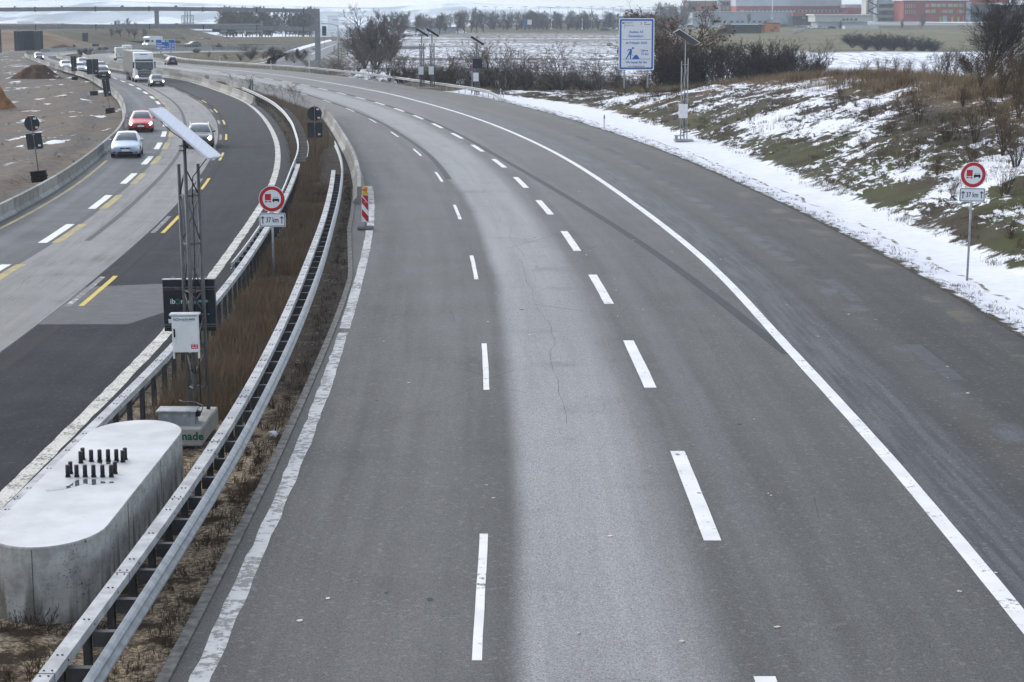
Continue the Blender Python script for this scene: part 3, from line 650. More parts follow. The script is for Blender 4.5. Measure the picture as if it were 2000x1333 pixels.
def grow(out, p, d, L, r, lev, P, g):
    """one branch: a few bent steps, side branches on the way"""
    k = P['steps']; q = np.array(p, float); d = np.array(d, float)
    nb = P['n'][min(lev, len(P['n']) - 1)] if lev < P['lev'] else 0
    spots = sorted(g.random(nb) * (1 - P['bare'][min(lev, len(P['bare']) - 1)]) + P['bare'][min(lev, len(P['bare']) - 1)]) if nb else []
    si = 0
    for i in range(k):
        d = d + g.normal(0, P['wob'], 3) + np.array([0, 0, P['up']]); d /= np.linalg.norm(d)
        q2 = q + d * L / k; r0 = r * (1 - .75 * i / k); r1 = r * (1 - .75 * (i + 1) / k)
        out.append((q, q2, r0, max(r1, P['rmin']), lev))
        while si < nb and spots[si] <= (i + 1) / k:
            f = spots[si] * k - i; base = q + (q2 - q) * f
            az = g.random() * 2 * math.pi; ang = P['ang'] * g.uniform(.7, 1.3)
            u = np.cross(d, [0.3, .9, .2]); u /= np.linalg.norm(u); w_ = np.cross(d, u)
            nd = d * math.cos(ang) + (u * math.cos(az) + w_ * math.sin(az)) * math.sin(ang)
            ln = L * P['ratio'] * g.uniform(.65, 1.2) * (1.15 - .5 * spots[si])
            grow(out, base, nd, ln, max(r0 * .55, P['rmin']), lev + 1, P, g); si += 1
        q = q2
def tree_meshes(seed, P, stems=1, h=6.0, fan=.0):
    g = np.random.default_rng(seed); out = []
    for s in range(stems):
        az = g.random() * 6.283; f = fan * g.uniform(.25, 1) if stems > 1 else 0
        d = np.array([math.cos(az) * f, math.sin(az) * f, 1.0]); d /= np.linalg.norm(d)
        p = np.array([math.cos(az) * .25 * f, math.sin(az) * .25 * f, -.1]) * (1 if stems > 1 else 0) + np.array([0, 0, -.1])
        grow(out, p, d, h * g.uniform(.75, 1.05), P['r'] * g.uniform(.7, 1.1), 0, P, g)
    return out
def make_tree(name, label, cat, seed, P, mats, stems=1, h=6.0, fan=0.0, leaves=0, group=None, split=1, leafsize=.09):
    t = thing(name, label, cat, group=group)
    S = tree_meshes(seed, P, stems, h, fan)
    lo = [s for s in S if s[4] < split]; hi = [s for s in S if s[4] >= split]
    segs_mesh('trunk' if stems == 1 else 'stems', lo, mats[0], t, 5)
    segs_mesh('crown' if stems == 1 else 'twigs', hi, mats[1], t, 3)
    if leaves:
        g = np.random.default_rng(seed + 5); tips = [s for s in hi if s[4] >= 2]
        idx = g.integers(0, len(tips), leaves); c = np.array([tips[i][1] for i in idx]) + g.normal(0, .12, (leaves, 3))
        a = g.normal(0, leafsize, (leaves, 3)); b = g.normal(0, leafsize, (leaves, 3))
        V = np.stack([c - a, c + b, c + a, c - b], 1).reshape(-1, 3)
        np_mesh('leaves', V, np.arange(leaves * 4).reshape(-1, 4), MAT['leaf_brown'], t)
    return t
P_TREE = dict(steps=4, n=(9, 7, 5, 3), bare=(.28, .2, .1), lev=4, wob=.10, up=.05, ang=.72, ratio=.52, r=.16, rmin=.008)
P_SHRUB = dict(steps=4, n=(7, 5, 3), bare=(.12, .1, .1), lev=3, wob=.13, up=.05, ang=.6, ratio=.5, r=.035, rmin=.006)
P_HEDGE = dict(steps=3, n=(8, 5, 3), bare=(.05, .05, .05), lev=3, wob=.12, up=.12, ang=.55, ratio=.5, r=.03, rmin=.007)
P_FAR = dict(steps=3, n=(18, 9, 5), bare=(.10, .08, .08), lev=3, wob=.12, up=.08, ang=.75, ratio=.48, r=.2, rmin=.028)
P_WEED = dict(steps=3, n=(6, 3), bare=(.15, .1), lev=2, wob=.1, up=.1, ang=.5, ratio=.5, r=.008, rmin=.0035)
def blades(name, pts, h, wd, mat, lean=.35, parent=None):
    """grass blades: thin bent triangles at pts"""
    n = len(pts); g = rng; az = g.random(n) * 6.283; hh = np.asarray(h) * g.uniform(.55, 1.15, n); ln = hh * lean * g.random(n)
    az2 = g.random(n) * 6.283
    d = np.stack([np.cos(az), np.sin(az), 0 * az], 1) * (np.asarray(wd) * np.ones(n))[:, None] / 2
    top = pts + np.stack([np.cos(az2) * ln, np.sin(az2) * ln, hh], 1); mid = pts + np.stack([np.cos(az2) * ln * .3, np.sin(az2) * ln * .3, hh * .55], 1)
    V = np.stack([pts - d, pts + d, mid + d * .7, mid - d * .7, top], 1).reshape(-1, 3); b = np.arange(n)[:, None] * 5
    F = np.concatenate([b + [[0, 1, 2]], b + [[0, 2, 3]], b + [[3, 2, 4]]])
    return np_mesh(name, V, F, mat, parent)
def clump_pts(n, fx, d0, d1, cl=.25, per=12, power=1.0):
    """n points in clumps; fx(D, q) gives x and z for q in 0..1"""
    m = max(1, n // per); D = d0 + (d1 - d0) * rng.random(m) ** power; q = rng.random(m)
    D = np.repeat(D, per) + rng.normal(0, cl, m * per); q = np.repeat(q, per)
    x, z = fx(D, q); return np.stack([x + rng.normal(0, cl, m * per), D, z], 1)
def build_grass():
    bxl = lambda d: np.interp(d, [20, 30, 40, 50, 63, 77, 87.5, 95.4, 105, 122, 137, 152, 169, 183, 199, 205, 235], [-8.0, -8.05, -7.95, -8.2, -8.8, -9.6, -10.5, -11.2, -12.2, -14.4, -16.4, -18.9, -21.9, -24.9, -28.5, -29.8, -38.5])
    bxr = lambda d: np.where(d < 92, np.interp(d, [20, 34, 45, 60, 71, 84, 92], [-5.45, -5.4, -5.8, -6.6, -7.3, -8.3, -9.0]), R0(d) - .9 + .5 * sstep(92, 150, d) - 1.2 * sstep(92, 98, d) * sstep(125, 112, d))
    def fm(D, q): a, b = bxl(D) + .25, bxr(D) - .25; return a + (b - a) * q, np.full_like(D, -.10)
    near = clump_pts(36000, fm, 38.8, 90, .16, 12, 1.25); far = clump_pts(26000, fm, 90, 232, .3, 12, 1.2)
    pts = np.concatenate([near, far]); k = fbm(pts[:, 0], pts[:, 1], 1 / 3.0, 3); keep = (k > -.38)
    pts = pts[keep]; h = (.36 + .45 * np.clip(k[keep] + .3, 0, 1)) * (1 + .1 * (pts[:, 1] > 90)); wd = .010 + .00009 * pts[:, 1]
    tag(blades('dry_median_grass', pts, h, wd, MAT['grass_median'], .5), kind='stuff')
    # sparse dead weeds on the dark strips beside the rails
    def fl(D, q): return L1(np.minimum(D, 402)) + .75 + (bxl(D) - .5 - L1(np.minimum(D, 402)) - .75) * q, np.full_like(D, -.06)
    def fn_(D, q): return -7.6 + 2.4 * q, np.full_like(D, -.09)
    def fr(D, q): return np.interp(D, [20, 34, 45, 58, 65, 80, 91, 110], [-5.05, -5.0, -5.4, -6.0, -6.4, -7.5, -8.4, -10.4]) + (R0(D) - .2 - np.interp(D, [20, 34, 45, 58, 65, 80, 91, 110], [-5.05, -5.0, -5.4, -6.0, -6.4, -7.5, -8.4, -10.4])) * q, np.full_like(D, -.05)
    pts = np.concatenate([clump_pts(4200, fr, 22, 100, .07, 10), clump_pts(3000, fl, 70, 200, .15, 10), clump_pts(1000, fn_, 19, 25, .06, 9), clump_pts(800, fn_, 33.6, 38.5, .06, 9), clump_pts(1500, fr, 20, 45, .05, 9)])
    tag(blades('roadside_weeds', pts, .16, .008, MAT['weed'], .9), kind='stuff')
    # straw-coloured grass on the crest, olive tufts on the slope, stubble along the snow edge
    def fc(D, q): e = toe_e(D) + 11.0 + 9.5 * q + 2.5 * fbm(D, D * 0, 1 / 9.0, 2); return R5(D) + e, emb_z(e, D)
    c = clump_pts(52000, fc, 62, 212, .28, 16, 1.3); kk = fbm(c[:, 0], c[:, 1], 1 / 4.5, 3); c = c[kk > -.05]
    tag(blades('crest_dry_grass', c, .8, .012 + .00007 * c[:, 1], MAT['grass_straw'], .7), kind='stuff')
    def fs(D, q): e = toe_e(D) - .2 + 13.0 * q ** 1.2; return R5(D) + e, emb_z(e, D) + .02
    c = clump_pts(60000, fs, 46, 205, .16, 18, 1.4); kk = fbm(c[:, 0], c[:, 1], 1 / 3.3, 3); c = c[kk > .05]
    tag(blades('slope_grass', c, .20, .012 + .00006 * c[:, 1], MAT['grass_olive'], 1.1), kind='stuff')
    def fb(D, q): e = toe_e(D) + 2 + 13.0 * q; return R5(D) + e, emb_z(e, D) + .02
    c = clump_pts(26000, fb, 55, 200, .22, 24, 1.3); kk = fbm(c[:, 0] + 50, c[:, 1], 1 / 4.0, 3); c = c[kk > .16]
    tag(blades('slope_dead_weeds', c, .55, .009 + .00005 * c[:, 1], MAT['weed'], .7), kind='stuff')
    def fe(D, q): e = .35 + .8 * q ** 1.6; return R5(D) + e, np.full_like(D, .0)
    tag(blades('verge_stubble', clump_pts(4500, fe, 45, 200, .10, 10, 1.4), .11, .012, MAT['weed'], 1.2), kind='stuff')
SHRUBS = {}
def plant(key, lab, u=None, vb=None, D=None, z=None, hpx=None, h0=1.0, rz=None, pos=None, scale=None, name=None, cat=None, group=None, sx=1.0):
    """a copy of prototype key standing at bearing u, distance D"""
    src, used = SHRUBS[key]
    if pos is None:
        p = at_d(u, vb, D); pos = (p.x, p.y, p.z if z is None else z)
    if scale is None: scale = (hpx * D / FPX) / h0
    rz = rnd.random() * 6.28 if rz is None else rz
    scl = (scale * sx, scale * sx, scale)
    if not used:
        o = src; o.location = pos; o.rotation_euler = (0, 0, rz); o.scale = scl; o['label'] = lab; SHRUBS[key][1] = True
    else: o = dup(src, pos, rz, lab, scl)
    if group: o['group'] = group
    elif 'group' in o: del o['group']
    return o
def proto(key, *a, **k): SHRUBS[key] = [make_tree(*a, **k), False]
def build_plants():
    bk = MAT['bark']
    proto('shrub1', 'bare_shrub', 'x', 'shrub', 21, P_SHRUB, (bk, MAT['twig']), 11, 3.0, .75)
    proto('shrub2', 'bare_shrub', 'x', 'shrub', 22, P_SHRUB, (bk, MAT['twig']), 8, 3.2, .9)
    proto('shrub3', 'bare_shrub', 'x', 'shrub', 25, P_SHRUB, (bk, MAT['twig_brown']), 9, 3.0, .6)
    proto('hedge1', 'hedge_shrub', 'x', 'shrub', 31, dict(P_HEDGE, n=(10, 6, 4)), (bk, MAT['twig_dark']), 16, 3.2, .8)
    proto('hedge2', 'hedge_shrub', 'x', 'shrub', 32, dict(P_HEDGE, n=(10, 6, 4)), (bk, MAT['twig_red']), 16, 3.0, .7)
    proto('oak', 'young_tree', 'x', 'tree', 41, dict(P_TREE, n=(11, 7, 4), lev=3, r=.05, rmin=.006), (bk, MAT['twig']), 1, 4.5, 0, 0)
    proto('leafy', 'brown_leaved_tree', 'x', 'tree', 43, dict(P_TREE, n=(10, 7, 5), lev=3, ang=.6), (bk, MAT['twig_brown']), 8, 7.5, .7, 1500, leafsize=.085)
    proto('leaflet', 'brown_leaved_sapling', 'x', 'sapling', 44, dict(P_SHRUB, lev=2), (bk, MAT['twig_dark']), 4, 1.8, .5, 420, leafsize=.06)
    proto('bigtree', 'bare_tree', 'x', 'tree', 45, dict(P_TREE, n=(15, 9, 5), bare=(.16, .1, .1), lev=3, ang=.55, ratio=.46, r=.075, rmin=.009), (bk, MAT['twig_dark']), 12, 7.4, 1.0)
    proto('crown1', 'bare_tree', 'x', 'tree', 51, dict(P_FAR, n=(20, 9, 6), bare=(.12, .06, .05), rmin=.014, ang=.7), (bk, MAT['twig']), 5, 7.6, .5)
    proto('crown2', 'bare_tree', 'x', 'tree', 52, dict(P_FAR, n=(24, 10, 6), rmin=.018, ang=.6), (bk, MAT['twig']), 2, 9.0, .2)
    proto('far1', 'bare_tree', 'x', 'tree', 61, dict(P_FAR), (bk, MAT['twig']), 2, 10, .35)
    proto('far2', 'bare_tree', 'x', 'tree', 62, dict(P_FAR, ang=.8), (bk, MAT['twig']), 3, 9, .4)
    proto('far3', 'bare_tree', 'x', 'tree', 63, dict(P_FAR, ang=.6), (bk, MAT['twig']), 2, 11, .25)
    proto('slim', 'roadside_tree', 'x', 'tree', 64, dict(P_FAR, n=(9, 5, 3), bare=(.35, .2, .1), ang=.45, r=.1, rmin=.014), (bk, MAT['twig']), 1, 7)
    H = dict(shrub1=3.4, shrub2=3.4, shrub3=3.3, hedge1=3.5, hedge2=3.3, oak=4.9, leafy=8.5, leaflet=2.1, bigtree=8.6, crown1=9.0, crown2=11, far1=12.5, far2=11, far3=13.5, slim=8)
    def pl(key, lab, u, vb, vt, D, sx=1.0, group=None, rz=None): return plant(key, lab, u, vb, D, None, vb - vt, H[key], rz, None, None, group=group, sx=sx)
    # thicket along the plough land
    row = [(700,138,95,262,1.2),(728,150,92,255,1.4),(760,155,98,250,1.3),(793,158,100,246,1.2),(825,163,108,238,1.2),(856,166,112,232,1.1),(880,166,98,231,1.1),(905,170,100,228,1.0),(945,172,80,226,1.1),(972,174,72,224,1.1),(1000,174,92,222,1.1),(1028,176,104,220,1.1),(1062,178,100,216,1.0),(1098,180,88,214,1.2),(1140,180,112,212,1.1),(1172,180,104,210,1.1),(1205,178,112,208,1.0),(915,166,120,226,1.3),(990,176,112,221,1.3),(845,160,118,238,1.3)]
    keys = ['shrub1', 'shrub2', 'shrub1', 'shrub3']
    for i, (u, vb, vt, D, sx) in enumerate(sorted(row)):
        pl(keys[i % 4], '%s bare shrub from the left in the thicket along the snowy plough land' % nth(i), u, vb, vt, D, sx, 'bare shrubs along the plough land')
    for i, u in enumerate(range(775, 1240, 23)):
        D = 244 - .075 * (u - 775); pl('hedge1' if i % 3 else 'shrub3', '%s low bush from the left in the undergrowth below the snowy plough land' % nth(i), u + rnd.uniform(-6, 6), 164 + (u - 775) * .04, 132 + rnd.uniform(-8, 10) + (u - 775) * .03, D, 1.7, 'undergrowth below the plough land')
    # trees of the big clump left of the field
    pl('crown1', 'broad dense bare tree, largest of the clump left of the snowy field', 735, 134, 24, 300, 1.25)
    pl('crown1', 'dense bare tree leaning out on the left side of the clump', 712, 132, 40, 306, 1.1)
    pl('crown2', 'slender bare tree rising behind the largest tree of the clump', 748, 82, 13, 420, .8)
    pl('crown1', 'low bare tree filling the right foot of the clump beside the field', 762, 120, 60, 310, 1.0)
    pl('far2', 'round bare tree standing alone at the top left corner of the snowy field', 778, 78, 21, 480, .9)
    # hedge and trees on the crest
    hd = [(1288,176,112,208,'hedge2'),(1318,176,104,206,'hedge2'),(1352,177,98,204,'hedge2'),(1386,178,94,202,'hedge1'),(1420,178,92,200,'hedge1'),(1455,178,90,198,'hedge1'),(1490,178,90,196,'hedge1'),(1524,178,94,194,'hedge1'),(1556,178,104,192,'hedge1'),(1578,176,122,190,'hedge1')]
    for i, (u, vb, vt, D, k) in enumerate(hd):
        pl(k, '%s shrub from the left in the dark dense hedge on the embankment' % nth(i), u, vb, vt - 6, D, 1.25, 'shrubs of the dark hedge on the embankment')
    pl('leafy', 'bushy tree with rusty brown leaves behind the blue and white board', 1312, 168, 24, 228, 1.25)
    pl('leafy', 'lower bushy tree with rusty brown leaves, right of the taller one', 1350, 170, 66, 224, 1.3)
    pl('oak', 'thin bare young tree in front of the white snow field', 1615, 150, 76, 172, .8)
    pl('bigtree', 'large spreading bare tree at the right edge above the embankment', 1932, 146, -26, 165, 1.3)
    pl('shrub2', 'tall bare shrub left of the large spreading tree at the right edge', 1862, 148, 84, 163, 1.2)
    pl('hedge1', 'dark low shrub at the foot of the large spreading tree', 1905, 150, 104, 160, 1.4)
    pl('hedge1', 'dark shrub at the right edge beside the large spreading tree', 1985, 150, 92, 160, 1.3)
    for i, (u, vb, vt, D) in enumerate([(1688,150,112,160),(1722,150,108,158),(1745,152,104,156),(1775,154,110,154),(1805,150,116,158),(1830,150,96,156),(1846,152,92,155)]):
        pl('shrub3', '%s bare scrub bush from the left along the fence below the snow field' % nth(i), u, vb, vt, D, 1.0, 'scrub along the fence')
    for (u, vb, vt, D, lab) in [(1642,172,136,142,'small brown leaved sapling left of the first snow patch on the crest'),(1765,180,134,130,'dark brown leaved sapling in the middle of the crest'),(1752,178,148,131,'low brown leaved sapling beside the darker one on the crest')]:
        pl('leaflet', lab, u, vb, vt, D, 1.0)
    sl = [(1890,178,118,135),(1925,182,120,132),(1955,186,128,128),(1978,196,126,120),(1998,190,110,122),(1985,238,160,104),(1950,232,158,107),(1915,214,150,112),(1965,212,140,110),(2000,262,176,98),(1640,196,160,128),(1672,206,176,118),(1690,262,226,98),(1720,292,254,92),(1650,238,206,106),(1790,300,262,90),(1900,330,276,84),(1735,235,178,100),(1795,225,160,103),(1760,215,172,108),(1700,220,182,112),(1850,262,196,92),(1905,250,166,90),(1960,268,150,84),(1985,300,176,80),(1935,220,150,98),(1880,210,156,104),(1990,215,140,95),(1760,330,268,88),(1830,348,300,84),(1960,395,318,74),(1860,390,340,78),(1975,450,400,66)]
    for i, (u, vb, vt, D) in enumerate(sl):
        e0 = at_d(u, vb, D); zz = float(emb_z(np.array(e0.x - R5(D)), np.array(float(D)))) - .05
        plant('shrub3', '%s dead brown bush up the snowy slope counted from the fence corner' % nth(i), u, vb, D, zz, vb - vt, H['shrub3'], group='dead bushes on the snowy slope', sx=.95)
    pl('shrub3', 'tangled pale brush heap under the blue and white board', 1262, 182, 140, 190, 1.6)
    pl('shrub1', 'low brown brush left under the blue and white board', 1225, 184, 150, 192, 1.4)
    # twiggy growth on the median edge in front of the grey carriageway
    for i, D in enumerate([163, 168, 172, 176, 181, 186, 190, 195, 199, 203, 207, 212]):
        plant('oak', '%s leafless twiggy sapling on the far edge of the grassy median' % nth(i), pos=(float(R0(D)) - 1.0 - .5 * rnd.random(), D, -.1), scale=(1.5 + .9 * rnd.random()) / 4.9, group='twiggy saplings on the median edge')
    # scrub beyond the guard rail, round the ramp and the far bend
    sc_ = [(560,118,92,330,'shrub1'),(590,118,96,322,'hedge1'),(540,116,98,338,'hedge1'),(520,114,100,345,'shrub1'),(575,122,100,318,'shrub1'),(650,140,112,282,'shrub1'),(672,142,118,276,'shrub1'),(600,130,112,300,'shrub1'),(690,146,112,270,'shrub2'),(430,108,86,470,'hedge2'),(455,106,88,470,'shrub3'),(478,108,84,460,'shrub3'),(408,112,100,400,'shrub3'),(500,112,88,420,'shrub3'),(530,112,92,385,'hedge2'),(552,113,94,372,'shrub3'),(615,104,90,420,'shrub1'),(490,116,98,370,'hedge2'),(515,118,102,350,'shrub3'),(385,106,95,440,'hedge2'),(442,116,104,365,'shrub3'),(470,118,102,350,'shrub3')]
    for i, (u, vb, vt, D, k) in enumerate(sorted(sc_)):
        pl(k, '%s scrub bush from the left between the far guard rail and the ramp road' % nth(i), u, vb, vt, D, 1.6, 'scrub beyond the far guard rail')
    for i, (X, D) in enumerate([(-97.5, 418), (-98, 426), (-96.8, 433), (-95, 408), (-97, 440)]):
        plant('hedge1', '%s dark bush on the narrow median of the far bend' % nth(i), pos=(X, D, -.1), scale=.42, group='dark bushes on the median of the far bend', sx=1.5)
    # slim trees along the ramp road, tree rows behind
    for i, (u, vb, vt, D) in enumerate([(652,118,84,360),(659,130,82,345),(668,112,74,400),(676,106,66,440),(684,98,62,500),(690,94,58,540)]):
        pl('slim', '%s slim bare tree from the left along the ramp road' % nth(i), u, vb, vt, D, .7, 'slim trees along the ramp road')
    r2 = [(812,66,26,640,.9,'far2'),(836,66,30,620,.9,'far1'),(858,66,24,700,1,'far2'),(870,66,34,690,1,'far3'),(893,64,20,660,1,'far2'),(908,64,18,700,1,'far1'),(920,64,24,690,1,'far3'),(932,63,12,700,.8,'far1'),(944,63,22,720,1,'far2')]
    x = 956
    while x < 1300:
        r2.append((x, 62, rnd.uniform(20, 29), rnd.uniform(860, 980), 1.35, rnd.choice(['far1', 'far2', 'far3']))); x += rnd.uniform(7, 11)
    for i, (u, vb, vt, D, sx, k) in enumerate(sorted(r2)):
        pl(k, '%s bare tree from the left in the grey row behind the snowy field' % nth(i), u, vb, vt, D, sx, 'tree row behind the snowy field')
    r3 = [(1290 + 7.5 * i, 58, rnd.uniform(4, 16), rnd.uniform(1080, 1200), 1.1, ['far1', 'far2', 'far3'][i % 3]) for i in range(8)]
    r3 += [(1330, 60, -6, 1010, 1.0, 'far1'), (1345, 52, 4, 1100, .9, 'far2')]
    for i, (u, vb, vt, D, sx, k) in enumerate(sorted(r3)):
        pl(k, '%s tall bare tree from the left beside the brick building' % nth(i), u, vb, vt, D, sx, 'tall trees beside the brick building')
    for i, (u, vb, vt, D) in enumerate([(1392,52,26,1000),(1462,48,26,1000),(1560,56,36,900),(1640,60,40,860),(1760,58,36,900),(1800,58,24,960)]):
        pl('far2', '%s bare tree from the left in front of the hospital buildings' % nth(i), u, vb, vt, D, .6, 'bare trees in front of the hospital')
    for i, (u, vb, vt, D) in enumerate([(218,74,48,560),(236,72,38,570),(252,72,34,575),(262,76,42,560),(285,74,52,600)]):
        pl('far1', '%s bare tree from the left behind the brown earth bank' % nth(i), u, vb, vt, D, 1.0, 'trees behind the earth bank')
    for i, (u, vb, vt, D) in enumerate([(1665,92,58,480),(1690,96,60,470),(1715,98,58,470),(1742,99,60,470),(1770,100,62,470),(1800,101,66,470),(1822,102,74,470)]):
        plant('hedge2', '%s low bush from the left in the purple brown plantation on the meadow' % nth(i), u, vb, D, None, (vb - vt) * .8, H['hedge2'], group='bushes of the plantation on the meadow', sx=2.1)
    # woods far off: nobody could count these
    segs = []
    g = np.random.default_rng(91)
    base = [s for s in tree_meshes(77, dict(P_FAR, n=(13, 7, 4), bare=(.06, .06, .05), rmin=.07), 2, 10, .35) if True]
    def wood(n, fu, fv, fD):
        for i in range(n):
            D = fD(); u = fu(); p = at_d(u, 60, D); zt = float(terr_z(np.array(p.x), np.array(D))); zt = max(zt, -.5) if D < 1000 else zt; s = g.uniform(.8, 1.3); a = g.random() * 6.28; ca, sa = math.cos(a), math.sin(a)
            for (A, B, r0, r1, lv) in base:
                segs.append(((p.x + s * (A[0] * ca - A[1] * sa), D + s * (A[0] * sa + A[1] * ca), zt + s * A[2]), (p.x + s * (B[0] * ca - B[1] * sa), D + s * (B[0] * sa + B[1] * ca), zt + s * B[2]), r0 * s, r1 * s))
    wood(46, lambda: g.uniform(425, 608), None, lambda: g.uniform(760, 900))
    wood(20, lambda: g.uniform(620, 900), None, lambda: g.uniform(950, 1100))
    base = tree_meshes(78, dict(P_FAR, n=(9, 5), lev=2, bare=(.05, .05), rmin=.22, ratio=.5), 2, 9, .4)
    for k in range(26):
        u0, D0, wd = g.uniform(-20, 1330), 1500 + 2100 * g.random() ** .8, g.uniform(8, 45)
        wood(int(4 + wd * .25), lambda: u0 + g.normal(0, wd), None, lambda: D0 + g.normal(0, 60))
    tag(segs_mesh('distant_wood', segs, MAT['twig']), 'grey leafless wood on the rise behind the gantry', 'wood', kind='stuff')
build_grass(); build_plants()
# dead stalks near the plinth: each a small dry plant
_weed = make_tree('dead_weed', 'first', 'plant', 71, P_WEED, (MAT['weed'], MAT['weed']), 7, .42, .6)
for i, (u, v) in enumerate([(62,1215),(150,1190),(25,1230),(85,1290),(120,1330),(40,1330),(165,1225),(330,1140),(385,1060),(420,1005),(300,1190),(355,1110),(465,940),(440,985),(500,880),(520,830),(480,905),(540,790),(250,1300),(560,740)]):
    p = at(u, v); s = rnd.uniform(.6, 1.35)
    lab = '%s dead dry weed up the gravelly median from the bottom edge' % nth(i)
    o = _weed if i == 0 else dup(_weed)
    o.location = (p.x, p.y, -.08); o.rotation_euler = (0, 0, rnd.random() * 6); o.scale = (s, s, s); o['label'] = lab; o['group'] = 'dead weeds on the gravelly median'
# ------------------------------------------------------------------ road furniture
MAT['galv'] = simple('galvanised_steel', (.31, .32, .33), .5, .45, .3, .2, 4, dirt=(.17, .17, .165))
MAT['rail_top'] = simple('weathered_zinc', (.42, .425, .425), .65, .35, .1, .22, 3, dirt=(.30, .295, .28))
MAT['spacer'] = simple('spacer_steel', (.065, .067, .07), .6, .4, .2, .25, 5)
MAT['post_dark'] = simple('rail_post_steel', (.055, .057, .06), .6, .4, .4, .3, 8)
MAT['bolt'] = simple('bolt_dark', (.03, .03, .03), .5, .4)
def concrete(name, a, b, stain=.5, sc_=2.0):
    m = NT(name); P = m.coord()
    n = m.noise(P, sc_, 5, .65); v = m.noise(m.mapv(P, (1, 1, .12)), 3.2, 5, .7); pit = m.noise(P, 26, 3, .7)
    c = m.mix(m.ramp(n, .3, .7), a, b)
    c = m.mix(m.math('MULTIPLY', m.ramp(v, .52, .74), stain), c, (.09, .088, .08))
    c = m.mix(m.ramp(pit, .68, .76), c, (.06, .058, .05))
    m.bump(pit, .25, .01)
    return m.done(c, .9, .2)
MAT['concrete'] = concrete('barrier_concrete', (.22, .215, .195), (.33, .32, .295), .55)
MAT['concrete_light'] = concrete('barrier_concrete_light', (.32, .31, .285), (.42, .41, .38), .4)
MAT['concrete_dark'] = concrete('barrier_concrete_dark', (.13, .122, .108), (.2, .19, .17), .6)
MAT['white_metal'] = simple('white_enamel', (.74, .75, .75), .4, .4, 0, .06, 3, dirt=(.55, .55, .53))
MAT['black'] = simple('black_plastic', (.012, .012, .014), .5, .4)
MAT['navy'] = simple('dark_blue_black_panel', (.010, .013, .022), .45, .4, 0, .2, 4)
MAT['sign_white'] = simple('sign_white', (.74, .76, .80), .4, .4, 0, .03, 3)
MAT['sign_red'] = simple('sign_red', (.50, .012, .018), .4, .4, 0, .06, 3)
MAT['sign_black'] = simple('sign_black', (.012, .012, .013), .45, .4)
MAT['sign_blue'] = simple('sign_blue', (.012, .12, .46), .4, .4, 0, .06, 3)
MAT['sign_back'] = simple('sign_back_slate', (.022, .028, .036), .5, .4, 0, .2, 4)
MAT['sticker'] = simple('sticker_white', (.7, .7, .72), .5)
MAT['clamp'] = simple('clamp_red', (.35, .03, .03), .5)
MAT['rubber'] = simple('recycled_rubber', (.018, .017, .017), .85, .2, 0, .3, 12)
MAT['green'] = simple('lettering_green', (.01, .19, .14), .5); MAT['green_dark'] = simple('painted_green', (.012, .12, .045), .8, .2, 0, .3, 9)
MAT['text_grey'] = simple('lettering_grey', (.08, .08, .085), .5); MAT['text_blue'] = simple('lettering_blue', (.06, .17, .50), .5)
MAT['led_blue'] = simple('status_lamp_blue', (.02, .22, .55), .4, emit=.25)
MAT['pv'] = None
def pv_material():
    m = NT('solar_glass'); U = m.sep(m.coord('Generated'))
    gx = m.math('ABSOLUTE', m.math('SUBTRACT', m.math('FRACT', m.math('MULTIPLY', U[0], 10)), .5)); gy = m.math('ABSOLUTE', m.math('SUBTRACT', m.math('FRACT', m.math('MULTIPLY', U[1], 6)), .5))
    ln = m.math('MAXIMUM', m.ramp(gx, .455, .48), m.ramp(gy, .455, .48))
    c = m.mix(ln, (.62, .64, .70), (.75, .76, .8))  # reflection of the overcast sky put into the cell colour, hence nearly white
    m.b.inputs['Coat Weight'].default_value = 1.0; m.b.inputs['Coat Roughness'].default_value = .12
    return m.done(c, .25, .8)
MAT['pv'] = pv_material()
def text_obj(s, size, mat, parent=None, M=None, name='lettering', align='CENTER', ext=.002, sx=1.0, bold=0.0):
    cu = bpy.data.curves.new('txt', 'FONT'); cu.body = s; cu.size = size; cu.align_x = align; cu.align_y = 'CENTER'; cu.extrude = ext; cu.resolution_u = 2; cu.offset = bold
    t = bpy.data.objects.new('txt', cu); COL.objects.link(t)
    dg = bpy.context.evaluated_depsgraph_get(); dg.update()
    me = bpy.data.meshes.new_from_object(t.evaluated_get(dg)); bpy.data.objects.remove(t); bpy.data.curves.remove(cu)
    me.materials.clear(); me.materials.append(mat); me.name = name
    me.transform(Matrix.Diagonal((sx, 1, 1, 1)))
    if M is not None: me.transform(M)
    return link(name, me, parent)
FACE = Matrix.Rotation(R(90), 4, 'X')              # local x right, y up -> standing plate facing -Y
def on_face(x, y, z): return Matrix.Translation((x, y, z)) @ FACE
def disc(mb, r, y0, y1, n=40, c=(0, 0), z=0):
    mb.prism([(c[0] + r * math.cos(2 * math.pi * i / n), c[1] + r * math.sin(2 * math.pi * i / n)) for i in range(n)], y0, y1, Matrix.Translation((0, 0, z)) @ FACE)
def plate(mb, x0, x1, z0, z1, y0, y1, r=0.0):
    """upright plate; thickness from -y0 to -y1 (towards the viewer)"""
    if r <= 0: poly = [(x0, z0), (x1, z0), (x1, z1), (x0, z1)]
    else:
        poly = []
        for cx, cz, a0 in ((x1 - r, z0 + r, -90), (x1 - r, z1 - r, 0), (x0 + r, z1 - r, 90), (x0 + r, z0 + r, 180)):
            poly += [(cx + r * math.cos(R(a0 + k * 22.5)), cz + r * math.sin(R(a0 + k * 22.5))) for k in range(5)]
    mb.prism(poly, y0, y1, FACE)
